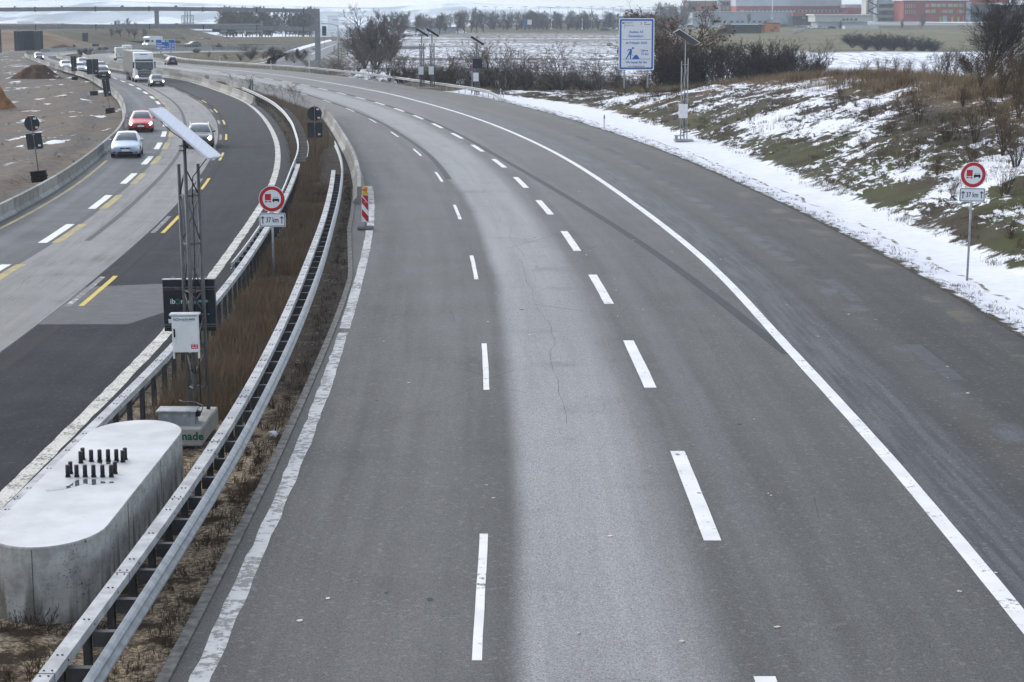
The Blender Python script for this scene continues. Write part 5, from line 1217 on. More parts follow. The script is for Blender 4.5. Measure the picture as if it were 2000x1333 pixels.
# blue direction sign
def blue_sign():
    D = 372; b = at_d(324, 113, D); m = D / FPX
    t = thing('direction_sign', 'blue motorway distance sign with white place names behind the lorry', 'direction sign', (b.x, D, b.z))
    z0, z1 = (113 - 98.5) * m, (113 - 78.5) * m; wd = 37.5 * m
    for x in (-wd * .26, wd * .26): p = MB(); p.box((x, .12, z1 / 2), (.16, .16, z1)); p.build('post', MAT['galv'], t)
    s = MB(); plate(s, -wd / 2, wd / 2, z0, z1, 0, .04, .12); s.m = 1; plate(s, -wd / 2 + .06, wd / 2 - .06, z0 + .06, z1 - .06, .04, .05, .1)
    s.m = 0; plate(s, -wd * .45, wd * .45, z0 + (z1 - z0) * .33, z0 + (z1 - z0) * .355, .05, .06)
    o = s.build('sign_panel', [MAT['sign_white'], MAT['sign_blue']], t)
    h = z1 - z0
    for k, (a, c) in enumerate((('Passau', '113 km'), ('Straubing', '41 km'), ('Deggendorf', '75 km'))):
        z = z0 + h * (.62, .44, .17)[k]; f = h * .2
        text_obj(a, f, MAT['sign_white'], o, on_face(-wd * (.46 if k < 2 else .26), -.055, z), align='LEFT', ext=.004, bold=.01)
        text_obj(c, f, MAT['sign_white'], o, on_face(wd * .46, -.055, z), align='RIGHT', ext=.004, bold=.01)
    s = MB(); plate(s, -wd * .20, -wd * .03, z0 + h * .76, z0 + h * .93, .05, .06, .04); s.m = 1; plate(s, wd * .02, wd * .19, z0 + h * .76, z0 + h * .93, .05, .06, .04); s.m = 0; plate(s, -wd * .45, -wd * .30, z0 + h * .09, z0 + h * .26, .05, .06, .04)
    s.build('number_badge', [MAT['sign_white'], simple('badge_green', (.3, .5, .2))], o)
    text_obj('A3', h * .13, MAT['sign_blue'], o, on_face(-wd * .115, -.063, z0 + h * .845)); text_obj('E56', h * .13, MAT['sign_white'], o, on_face(wd * .105, -.063, z0 + h * .845)); text_obj('A92', h * .12, MAT['sign_blue'], o, on_face(-wd * .375, -.063, z0 + h * .175))
blue_sign()
# works information board
def works_board():
    D = 186.0; m = D / FPX * .998; b = at_d(1242, 172, D); W_, H_ = 68.5 * m, 99 * m; z0 = (172 - 138) * m
    t = thing('information_board', 'tall white board with blue frame and road works symbol above the snowy slope', 'information board', (b.x, D, b.z), R(-1.2))
    for x in (-W_ * .33, W_ * .33): p = MB(); p.box((x, .2, z0 / 2 + H_ * .45), (.14, .16, z0 + H_ * .9)); p.build('post', MAT['galv'], t)
    s = MB(); zc = z0 + H_ / 2
    plate(s, -W_ / 2, W_ / 2, z0, z0 + H_, 0, .06, .12); s.m = 1; plate(s, -W_ / 2 + .1, W_ / 2 - .1, z0 + .1, z0 + H_ - .1, .06, .064, .1); s.m = 0; plate(s, -W_ / 2 + .27, W_ / 2 - .27, z0 + .27, z0 + H_ - .27, .064, .068, .06)
    s.m = 2
    for f in (.16, .34, .51, .68, .84): plate(s, -W_ / 2 + .27, W_ / 2 - .27, z0 + H_ * f, z0 + H_ * f + .008, .068, .069)
    o = s.build('panel', [MAT['sign_white'], MAT['sign_blue'], MAT['galv']], t)
    # positions measured on the board: fx, fy from its top left
    X = lambda fx: (fx - .5) * W_; Z = lambda fy: z0 + H_ * (1 - fy)
    TX = lambda s_, fx, fy, sz, mt='text_blue', bold=.010, sx=1.0, al='CENTER': text_obj(s_, sz * H_, MAT[mt], o, on_face(X(fx), -.072, Z(fy)), bold=bold, sx=sx, align=al)
    TX('Ausbau A3', .49, .265, .062); TX('Regensburg', .49, .345, .062); TX('ab Frühjahr 2018', .495, .475, .062, sx=.97)
    TX('Länge', .725, .62, .06); TX('15 km', .735, .69, .06); TX('Wir bauen für Sie', .495, .85, .06, sx=.95)
    TX('www.a3-regensburg.de', .5, .925, .035, 'text_grey', .004)
    for k, s_ in enumerate(('Bundesministerium', 'für Verkehr und', 'digitale Infrastruktur')): TX(s_, .17, .077 + .03 * k, .021, 'text_grey', .002, 1.05, 'LEFT')
    TX('Die', .71, .085, .03, 'sign_black', .005, 1, 'LEFT'); TX('Autobahn', .71, .118, .03, 'sign_black', .005, 1, 'LEFT')
    i = MB(); P = lambda fx, fy: (X(fx), Z(fy))
    i.prism([P(.085, .08), P(.10, .075), P(.12, .082), P(.14, .075), P(.148, .085), P(.14, .10), P(.12, .112), P(.10, .102)], .069, .072, FACE)
    i.build('eagle_emblem', MAT['sign_black'], o)
    i = MB(); i.prism([P(.155, .07), P(.163, .07), P(.163, .20), P(.155, .20)], .069, .072, FACE); i.build('flag_strip', simple('flag_strip', (.3, .12, .06)), o)
    i = MB(); i.prism([P(.60, .125), P(.615, .125), P(.63, .09), P(.645, .125), P(.66, .125), P(.63, .07)], .069, .072, FACE); i.build('road_emblem', MAT['galv'], o)
    i = MB()
    for fy in (.405, .785): i.prism([P(.09, fy), P(.90, fy - .003), P(.90, fy + .005), P(.09, fy + .007)], .069, .073, FACE)
    # digging man and heap
    disc(i, .026 * W_ * 1.15, .069, .074, 20, P(.40, .575))
    i.prism([P(.24, .635), P(.27, .595), P(.36, .590), P(.375, .60), P(.37, .685), P(.355, .70), P(.29, .665), P(.315, .61), P(.285, .612), P(.262, .645)], .069, .073, FACE)
    i.prism([P(.29, .66), P(.36, .695), P(.345, .715), P(.275, .68)], .069, .0735, FACE)
    i.prism([P(.28, .675), P(.31, .69), P(.235, .785), P(.20, .785)], .069, .073, FACE); i.prism([P(.30, .68), P(.335, .69), P(.355, .735), P(.352, .785), P(.318, .785), P(.318, .74)], .069, .0732, FACE)
    i.prism([P(.345, .69), P(.365, .69), P(.44, .728), P(.434, .735)], .069, .0734, FACE)
    i.prism([P(.37, .785), P(.46, .715), P(.48, .702), P(.51, .702), P(.53, .715), P(.60, .785)], .069, .073, FACE)
    i.build('works_symbol', MAT['sign_blue'], o)
works_board()
# ---- striped beacon with lamp
def beacon():
    p = at(714, 449); t = thing('warning_beacon', 'red and white striped warning beacon with orange lamp at the barrier end', 'beacon', (p.x, p.y, 0), R(-3))
    b = MB(); b.box((0, 0, .07), (.62, .42, .14), bev=.03); b.box((0, 0, .15), (.55, .12, .03)); b.build('foot_plate', simple('foot_plate_grey', (.16, .16, .165), .8), t)
    b = MB(); b.tube([(0, 0, .12), (0, 0, .5)], .03, 8); b.build('post', MAT['galv'], t)
    wd, z0, z1 = .29, .32, 1.42
    s = MB(); plate(s, -wd / 2, wd / 2, z0, z1, 0, .04, .02); s.m = 1
    for zl in (z1, z0 + .78, z0 + .27):                    # stripes falling to the right, cut at the edges
        poly = [(-wd / 2, zl), (wd / 2, zl - .34), (wd / 2, zl - .04), (-wd / 2, zl + .26)]
        out = []
        for k in range(4):                                  # clip to the panel
            a, b_ = poly[k], poly[(k + 1) % 4]
            for lo, hi in ((z0, z1),):
                pa, pb = a, b_
            out.append(a)
        def clip(pl, zc, keep):
            r = []
            for k in range(len(pl)):
                a, b_ = pl[k], pl[(k + 1) % len(pl)]; ia = keep(a[1]); ib = keep(b_[1])
                if ia: r.append(a)
                if ia != ib: f = (zc - a[1]) / (b_[1] - a[1]); r.append((a[0] + f * (b_[0] - a[0]), zc))
            return r
        q = clip(clip(poly, z1 - .015, lambda v: v <= z1 - .015), z0 + .015, lambda v: v >= z0 + .015)
        if len(q) > 2: s.prism([(x * .93, z) for x, z in q], .04, .043, FACE)
    s.build('striped_panel', [MAT['sign_white'], MAT['sign_red']], t)
    k = MB(); plate(k, -.035, .035, 1.1, 1.15, .04, .044); k.build('sticker', MAT['galv'], t)
    l_ = MB(); l_.box((0, 0, 1.49), (.24, .13, .14), bev=.03); l_.build('lamp_case', simple('lamp_yellow', (.6, .42, .02), .4), t)
    l_ = MB(); l_.cyl((0, 0, 1.665), .105, .12, 20, 'Y'); l_.sphere((0, -.05, 1.665), .1, 1, .5, 1); l_.build('lamp_lens', simple('lamp_orange', (.75, .22, .01), .25, .5), t)
beacon()
# ---- delineators
def delineator(label, p, h=1.05):
    t = thing('delineator_post', label, 'delineator post', (p.x, p.y, p.z - .03), 0, None)
    b = MB(); b.box((0, 0, h / 2), (.12, .09, h), bev=.02); b.build('post', MAT['sign_white'], t)
    b = MB(); b.box((.005, -.0475, h * .80), (.115, .006, .22)); b.m = 1; b.box((.0, -.052, h * .80), (.05, .006, .14)); b.build('reflector', [MAT['black'], MAT['sticker']], t)
delineator('white delineator post standing in the snow strip left of the lattice mast', at(1180, 251), 1.1)
delineator('white delineator post where the snow strip begins', at(978, 195), 1.15)
delineator('white delineator post behind the outer guard rail near the small blue plate', at_d(777, 160, 246), 1.3)
delineator('white delineator post behind the outer guard rail below the scrub', at_d(529.5, 136, 301), 1.5)
delineator('white delineator post behind the outer guard rail near the departing car', at_d(430, 126, 345), 1.4)
p = at_d(791, 160, 245); t = thing('marker_plate', 'small blue plate on a short post behind the outer guard rail', 'sign', (p.x, p.y, p.z))
b = MB(); b.box((0, 0, .4), (.05, .05, .8)); b.build('post', MAT['galv'], t); b = MB(); b.box((0, -.04, .95), (.68, .02, .36)); b.build('plate', simple('plate_blue', (.1, .28, .6)), t)
p = at_d(922, 182, 208); t = thing('road_sign', 'purple round sign seen edge on beside the dark display board', 'road sign', (p.x, p.y, p.z), R(68))
b = MB(); b.tube([(0, 0, 0), (0, 0, 3.4)], .05, 8); b.build('post', MAT['galv'], t); b = MB(); disc(b, .42, .05, .07, 24, (0, 0), 2.85); b.build('sign_disc', simple('sign_purple', (.2, .06, .16)), t)
p = at_d(848, 166, 222); t = thing('marker_post', 'plain grey post right of the two close masts', 'post', (p.x, p.y, p.z - .4)); b = MB(); b.box((0, 0, 1.5), (.13, .13, 3.0)); b.build('post', MAT['concrete_light'], t)
# fence posts on the crest
for i, (u, vb, vt) in enumerate([(1615, 168, 122), (1685, 172, 140), (1768, 160, 129), (1855, 172, 122), (1958, 164, 121)]):
    D = 150; p = at_d(u, vb, D); t = tag(MB().tube([(0, 0, -.5), (0, 0, (vb - vt) * D / FPX)], .05, 8).build('fence_post', MAT['galv']), '%s grey fence post from the left on the embankment crest' % nth(i), 'fence post', 'fence posts on the crest'); t.location = p
# two short stakes where the barrier meets the median
for i, u in enumerate((489, 493)):
    p = at_d(u, 174, 206); o = MB().box((0, 0, .5), (.12, .06, 1.2)).build('marker_stake', MAT['post_dark']); o.location = p; tag(o, '%s of the two dark stakes at the barrier end on the far median' % ('left', 'right')[i], 'stake')
# litter
p = at(534, 850); m = MB()
m.add([(.09 * math.cos(a) * rnd.uniform(.5, 1.2), .09 * math.sin(a) * rnd.uniform(.5, 1.2), z) for z in (0, .05, .1) for a in np.linspace(0, 5.4, 8)], [(r_ * 8 + j, r_ * 8 + (j + 1) % 8, (r_ + 1) * 8 + (j + 1) % 8, (r_ + 1) * 8 + j) for r_ in range(2) for j in range(8)] + [tuple(range(16, 24))])
o = m.build('crumpled_paper', MAT['sticker']); o.location = (p.x, p.y, -.03); tag(o, 'crumpled white paper on the gravel beside the kerb', 'litter')
# ------------------------------------------------------------------ vehicles
def car_paint(name, col, metal=.25):
    m = NT(name); n = m.noise(m.coord(), 7, 4)
    m.b.inputs['Coat Weight'].default_value = .8; m.b.inputs['Coat Roughness'].default_value = .08
    z = m.sep(m.coord('Generated'))[2]
    c = m.mix(m.math('MULTIPLY', m.ramp(m.math('ADD', m.math('MULTIPLY', n, .25), z), .5, .15), .45), col, (.09, .085, .08))     # road spray on the sills
    return m.done(c, .38, .5, metal)
MAT['glass_car'] = simple('car_glass', (.10, .125, .125), .08, .9, 0, .25, 1.5)
MAT['glass_side'] = simple('car_side_glass', (.02, .024, .026), .08, .8)
MAT['tyre'] = simple('tyre', (.018, .018, .018), .85, .2)
MAT['rim'] = simple('alloy_rim', (.32, .33, .34), .35, .5, .6)
MAT['lamp_on'] = simple('headlight_lit', (1.0, .96, .88), .2, emit=2.2); MAT['lamp_off'] = simple('headlight_clear', (.62, .65, .68), .12, .8)
MAT['lamp_tail'] = simple('tail_lamp_lit', (.75, .03, .05), .2, emit=.7); MAT['lamp_tail_off'] = simple('tail_lamp', (.30, .012, .015), .2)
MAT['plate'] = simple('number_plate', (.72, .73, .72), .5); MAT['plate_blue'] = simple('plate_blue_band', (.02, .08, .4), .5)
MAT['trim'] = simple('black_trim', (.014, .014, .015), .5, .4); MAT['chrome'] = simple('chrome', (.62, .63, .65), .15, .6, .9)
def catmull(P, n):
    P = np.array(P, float); k = len(P); t = np.linspace(0, k - 1, n); i = np.minimum(t.astype(int), k - 2); f = (t - i)[:, None] if P.ndim == 2 else (t - i)
    g = lambda j: P[np.clip(j, 0, k - 1)]
    p0, p1, p2, p3 = g(i - 1), g(i), g(i + 1), g(i + 2)
    if P.ndim == 3: f = (t - i)[:, None, None]
    m1 = (p2 - p0) * .5 * .55; m2 = (p3 - p1) * .5 * .55
    return (2 * f**3 - 3 * f**2 + 1) * p1 + (f**3 - 2 * f**2 + f) * m1 + (-2 * f**3 + 3 * f**2) * p2 + (f**3 - f**2) * m2
def body_grid(st, n=46, mpts=30):
    """st: stations (x, zlow, zbelt, ztop, wlow, wbelt, wtop); nose at x=0 facing -Y in the end"""
    rows = []
    for (x, zl, zb, zt, wl, wb, wt) in st:
        rows.append([(x, 0, zl), (x, wl * .8, zl), (x, wl, zl + .10), (x, max(wl, wb) + .012, (zl + zb) * .52), (x, wb, zb - .03), (x, wb * .6 + wt * .4, zb + (zt - zb) * .35), (x, wt, zt - .07 * min(1, (zt - zb) / .2) - .005), (x, wt * .82, zt - .008), (x, 0, zt + .012)])
    G = np.array(rows, float)
    G = catmull(G, n)                                   # along
    G = catmull(G.transpose(1, 0, 2), mpts).transpose(1, 0, 2)
    return G
def sample(G, i, j):
    i = np.clip(i, 0, G.shape[0] - 1.001); j = np.clip(j, 0, G.shape[1] - 1.001); a = int(i); b = int(j); f, g = i - a, j - b
    return (G[a, b] * (1 - f) + G[a + 1, b] * f) * (1 - g) + (G[a, b + 1] * (1 - f) + G[a + 1, b + 1] * f) * g
def patch(G, i0, i1, j0, j1, off, ni=6, nj=5, both=False, ins=0.0, cor=None):
    """panel lying off metres proud of the body between grid lines; cor = four (i, j) corners"""
    m = MB(); c = cor or ((i0, j0), (i0, j1), (i1, j1), (i1, j0))
    for sgn in ((1, -1) if both else (1,)):
        P = []
        for a in range(ni + 1):
            for b in range(nj + 1):
                f, g = a / ni, b / nj
                i = (c[0][0] * (1 - g) + c[1][0] * g) * (1 - f) + (c[3][0] * (1 - g) + c[2][0] * g) * f
                j = (c[0][1] * (1 - g) + c[1][1] * g) * (1 - f) + (c[3][1] * (1 - g) + c[2][1] * g) * f
                p = sample(G, i, j); e = .35
                du = sample(G, i + e, j) - sample(G, i - e, j); dv = sample(G, i, j + e) - sample(G, i, j - e); nr = np.cross(dv, du); nr /= np.linalg.norm(nr) + 1e-9
                if nr @ (p - np.array([p[0], 0, .75])) < 0 and abs(p[1]) > .3: nr = -nr
                p = p + nr * off; P.append((p[0], p[1] * sgn, p[2]))
        m.add(P, [tuple(x) for x in grid_faces(ni + 1, nj + 1)], True)
    return m
TO_Y = Matrix(((0, 1, 0, 0), (1, 0, 0, 0), (0, 0, 1, 0), (0, 0, 0, 1)))      # car x (rearwards) -> +Y
def wheel(parent, x, y, r, wd):
    t = MB(); n = 24
    t.cyl((y, x, r), r, wd, n, 'X'); o = t.build('wheel', MAT['tyre'], parent)
    k = MB(); sg = 1 if y > 0 else -1
    k.cyl((y + sg * (wd / 2 + .004), x, r), r * .66, .012, 18, 'X'); q = k.build('rim', MAT['rim'], o)
    k = MB()
    for a in range(5): k.box((y + sg * (wd / 2 + .013), x + .3 * r * math.cos(a * 1.257 + .6), r + .3 * r * math.sin(a * 1.257 + .6)), (.006, r * .16, r * .16), M=Matrix.Rotation(a * 1.257 + .6, 4, 'X'))
    k.build('rim_openings', MAT['trim'], q)
KINDS = {
 'hatch': dict(L=4.2, W=.88, H=1.48, st=lambda W, H: [(0, .34, .60, .64, .50, .52, .40), (.07, .22, .62, .70, .74, .74, .58), (.35, .18, .72, .80, .86, .82, .66), (.75, .18, .80, .88, .88, .85, .68), (1.05, .18, .88, .98, .88, .86, .68), (1.45, .18, .92, 1.26, .88, .86, .64), (1.85, .18, .93, H - .06, .88, .86, .60), (2.35, .18, .94, H, .88, .87, .60), (3.0, .18, .96, H - .01, .88, .87, .60), (3.5, .18, .98, H - .09, .88, .86, .58), (3.85, .22, 1.0, 1.24, .87, .84, .56), (4.1, .30, .92, 1.0, .82, .80, .56), (4.2, .42, .72, .78, .62, .66, .5)], axle=(.82, 3.4), ws=(1.12, 1.9), rear=(3.42, 4.0)),
 'estate': dict(L=4.6, W=.9, H=1.5, st=lambda W, H: [(0, .34, .62, .66, .52, .54, .40), (.07, .22, .66, .74, .76, .76, .6), (.35, .18, .78, .86, .88, .84, .68), (.8, .18, .86, .94, .9, .87, .70), (1.15, .18, .92, 1.02, .9, .87, .70), (1.55, .18, .95, 1.30, .9, .87, .66), (1.95, .18, .97, H - .05, .9, .87, .62), (2.5, .18, .98, H, .9, .88, .62), (3.3, .18, 1.0, H, .9, .88, .62), (4.0, .2, 1.01, H - .05, .9, .87, .61), (4.35, .24, 1.0, 1.26, .88, .85, .58), (4.52, .32, .94, 1.0, .84, .82, .58), (4.6, .44, .74, .8, .64, .68, .5)], axle=(.88, 3.6), ws=(1.22, 2.0), rear=(4.05, 4.45)),
 'suv': dict(L=4.6, W=.96, H=1.67, st=lambda W, H: [(0, .40, .78, .84, .6, .62, .5), (.06, .30, .84, .94, .82, .82, .66), (.32, .24, .96, 1.04, .93, .89, .72), (.85, .24, 1.04, 1.12, .95, .92, .74), (1.25, .24, 1.08, 1.18, .95, .92, .74), (1.6, .24, 1.10, 1.44, .95, .92, .70), (2.0, .24, 1.11, H - .06, .95, .92, .66), (2.6, .24, 1.12, H, .95, .92, .66), (3.4, .24, 1.15, H - .02, .95, .92, .65), (4.0, .26, 1.18, H - .1, .95, .91, .62), (4.3, .3, 1.16, 1.36, .93, .89, .62), (4.5, .38, 1.05, 1.12, .88, .86, .62), (4.6, .5, .82, .9, .68, .7, .54)], axle=(.9, 3.6), ws=(1.32, 2.05), rear=(3.95, 4.4)),
}
def fidx(st, x): 
    xs = [s[0] for s in st]; return float(np.interp(x, xs, np.arange(len(xs)))) * 45 / (len(xs) - 1)
def make_car(label, loc, heading, kind, paint, lit=True, seen='front', group=None, roof_rails=False, scale=1.0, detail=True, cat='car', name='car'):
    """heading: direction the nose points (radians, 0 = towards -Y, the camera)"""
    K = KINDS[kind]; st = K['st'](K['W'], K['H']); G = body_grid(st)
    t = thing(name, label, cat, loc, heading, group)
    V = G.copy(); Vm = V.copy(); Vm[..., 1] *= -1; n, m = G.shape[:2]
    b = MB(); b.add(V.reshape(-1, 3), [tuple(x) for x in grid_faces(n, m)], True); b.add(Vm.reshape(-1, 3), [tuple(x[::-1]) for x in grid_faces(n, m)], True)
    for e in (0, n - 1): b.add([tuple(p) for p in V[e]] + [tuple(p) for p in Vm[e][::-1]], [tuple(range(2 * m))])
    bo = b.build('body', paint, t, TO_Y, weld=True)
    J = 29 / 8.0
    def add(nm, mb, mat, par=t): return mb.build(nm, mat, par, TO_Y)
    w0, w1 = fidx(st, K['ws'][0]), fidx(st, K['ws'][1]); r0, r1 = fidx(st, K['rear'][0]), fidx(st, K['rear'][1])
    def full(i0, i1, jl0, jl1, off):          # across the car: both halves as one sheet
        mb = MB(); P = []
        for a in range(7):
            for q in list(np.linspace(0, 1, 6)) + list(np.linspace(1, 0, 6)[1:]): pass
        rows = []
        for a in range(7):
            f = a / 6; i = i0 + (i1 - i0) * f; jj = jl0 + (jl1 - jl0) * f; row = []
            for q in np.linspace(jj, m - 1.01, 6): p = sample(G, i, q); row.append(p)
            rows.append(row)
        for row in rows:
            L_ = [(p[0] - off * (.7 if i1 < n * .5 else -.7), p[1], p[2] + off * .7) for p in row]; P += L_ + [(p[0], -p[1], p[2]) for p in L_[::-1][1:]]
        mb.add(P, [tuple(x) for x in grid_faces(7, 11)], True); return mb
    add('windscreen', full(w0, w1, 5.75 * J, 6.15 * J, .014), MAT['glass_car'])
    add('rear_window', full(r0, r1 - .3, 6.0 * J, 5.7 * J, .014), MAT['glass_side'])
    s0, s1 = fidx(st, K['ws'][0] + .55), fidx(st, K['rear'][0] + .05)
    for sg in (1, -1):
        q = patch(G, 0, 0, 0, 0, .010, 8, 4, False, cor=((s0 - 2.3, 4.55 * J), (s0 + 3.6, 5.85 * J), (s1, 5.85 * J), (s1 + 1.2, 4.6 * J)))
        q.v = [(x, y * sg, z) for x, y, z in q.v]; add('side_window', q, MAT['glass_side'])
    # front
    ln = 'headlight'
    for sg in (1, -1):
        q = patch(G, 0, 0, 0, 0, .012, 4, 4, cor=((2.2, 3.5 * J), (2.6, 6.0 * J), (8.2, 5.3 * J), (8.0, 3.7 * J))); q.v = [(x, y * sg, z) for x, y, z in q.v]; o = add(ln, q, MAT['lamp_off'] if not lit or seen == 'rear' else MAT['lamp_on'])
        q = patch(G, 0, 0, 0, 0, .012, 4, 4, cor=((41.5, 3.9 * J), (41.8, 5.6 * J), (43.6, 5.0 * J), (43.6, 3.9 * J))); q.v = [(x, y * sg, z) for x, y, z in q.v]; add('tail_light', q, MAT['lamp_tail'] if seen == 'rear' and lit else MAT['lamp_tail_off'])
    fr = float(st[1][0]); zb = st[1][2]
    g = MB(); g.box((.012, 0, zb - .03), (.10, .62, .07), bev=.02); g.m = 1; g.box((-.045, 0, zb - .03), (.012, .12, .075), bev=.005); add('grille', g, [MAT['trim'], MAT['chrome']])
    g = MB(); g.box((.0, 0, .33), (.12, .92, .11), bev=.03)
    for y in (-.62, .62): g.box((.09, y, .35), (.14, .2, .09), bev=.03)
    add('air_intake', g, MAT['trim'])
    for x, s_ in ((-.035, 1), (K['L'] + .012, -1)):
        z = .47 if s_ > 0 else .72
        g = MB(); g.box((x - s_ * .035, 0, z), (.02, .52, .115)); g.m = 1; g.box((x - s_ * .047, -.235 * 1 if s_ > 0 else .235, z), (.004, .045, .11)); add('number_plate', g, [MAT['plate'], MAT['plate_blue']])
    q = MB()
    for sg in (1, -1): q.box((K['L'] * .975, sg * .2, .36), (.1, .5, .12), bev=.03)
    add('rear_apron', q, MAT['trim'])
    for sg in (1, -1):
        q = MB(); q.box((K['ws'][0] + .42, sg * (K['W'] + .10), st[5][2] + .10), (.13, .2, .13), bev=.05); q.m = 1; q.box((K['ws'][0] + .44, sg * (K['W'] + .0), st[5][2] + .05), (.06, .08, .04)); o = add('wing_mirror', q, [paint, MAT['trim']])
    r = .315 if kind != 'suv' else .36
    for x in K['axle']:
        for sg in (1, -1):
            q = MB(); q.cyl((sg * (K['W'] - .05), x, r + .02), r + .07, .118, 24, 'X'); q.build('wheel_arch', MAT['trim'], t)
            wheel(t, x, sg * (K['W'] - .09), r, .22)
    if roof_rails:
        for sg in (1, -1):
            q = MB(); q.tube([(2.1, sg * .60, K['H'] - .02), (2.4, sg * .60, K['H'] + .05), (3.9, sg * .59, K['H'] + .04), (4.1, sg * .58, K['H'] - .05)], .022, 6); add('roof_rail', q, MAT['chrome'])
    g = MB(); g.box((st[8][0], 0, .16), (K['L'] * .8, 1.4, .1)); add('underbody', g, MAT['trim'])
    if scale != 1: t.scale = (scale,) * 3
    return t
def head(f, D, back=False): a = math.atan(float(slope(f, D))); return a if not back else a + math.pi
PT = lambda n, c, mt=.25: car_paint(n, c, mt)
silver_blue = PT('paint_ice_blue', (.44, .54, .65)); red = PT('paint_red', (.60, .02, .03), 0); grey = PT('paint_graphite', (.07, .075, .09)); black = PT('paint_black', (.012, .013, .02), .1)
white = PT('paint_white', (.72, .73, .74), 0); silver = PT('paint_silver', (.36, .38, .41), .5); dkblue = PT('paint_night_blue', (.02, .03, .05), .2)
def onroad(u, v, back=False, f=None, ddx=0.0):
    p = at(u, v); return (p.x + ddx, p.y, 0), p.y
def park(label, u, v, kind, paint, f=L3, turn=0.0, lit=True, seen='front', D=None, **k):
    p = at(u, v) if D is None else at_d(u, v, D); h = -math.atan(float(slope(f, min(p.y, 400)))) if f is not None else 0
    return make_car(label, (p.x, p.y, p.z), (h if seen == 'front' else h) + turn + (0 if seen == 'front' else math.pi), kind, paint, lit, seen, **k)
# oncoming traffic: noses towards the camera
park('light blue hatchback closest to the camera in the outer lane by the barrier', 245, 309, 'hatch', silver_blue, lit=False, turn=.02)
park('red hatchback with lit headlights behind the light blue one', 275, 259, 'hatch', red)
park('dark grey estate with roof rails half hidden by the solar panel', 388, 291, 'estate', grey, f=L2b, roof_rails=True)
park('black hatchback driving right in front of the white lorry', 308, 170, 'hatch', black, f=L3)
park('dark off-road car with lit headlights left of the white lorry', 203, 154, 'suv', black, f=B5)
park('grey saloon right behind the dark off-road car', 200, 140, 'estate', silver, f=B5)
park('white car with black grille between the backs of two road signs', 159, 142, 'estate', white, f=B5)
park('silver grey car following the white car with black grille', 163, 131, 'estate', silver, f=B5)
park('white saloon farther back, left of the narrow sign board', 130, 137, 'estate', white, f=B5)
park('dark blue car alone at the entry of the far bend', 77, 118, 'estate', dkblue, f=B5)
park('black hatchback with red tail lamps driving away on the grey carriageway', 330, 126.5, 'hatch', black, f=R3, seen='rear', turn=math.pi * 0)
park('grey van-like car coming round the far bend right of the blue sign', 365, 93, 'suv', grey, f=None, turn=R(-38), lit=False)
# cars by the field edge and the car park
for (u, v, k, pt, tn, lab) in [(802, 71, 'suv', white, .3, 'white car facing us at the corner of the snowy field'), (818, 70, 'hatch', white, .9, 'small white car beside the one at the field corner'), (841, 69.5, 'hatch', silver, 1.2, 'silver car parked behind the two masts at the field edge'), (912, 67, 'estate', white, 1.45, 'white car side on at the far edge of the snowy field'), (1193, 61, 'suv', dkblue, 1.4, 'dark car on the snowy lane left of the information board')]:
    park(lab, u, v, k, pt, f=None, turn=tn, lit=False, D={802: 560, 818: 640, 841: 640, 912: 770, 1193: 800}[u])
for i, (u, pt) in enumerate([(1320, red), (1334, silver), (1358, dkblue), (1383, dkblue), (1398, silver_blue), (1412, white), (1594, white), (1614, silver), (1634, dkblue)]):
    park('%s parked car from the left in the row before the hospital hall' % nth(i), u, 54.5 if u < 1500 else 57, 'estate' if i % 2 else 'hatch', pt, f=None, turn=1.5, lit=False, D=960 if u < 1500 else 880, group='cars parked before the hospital')
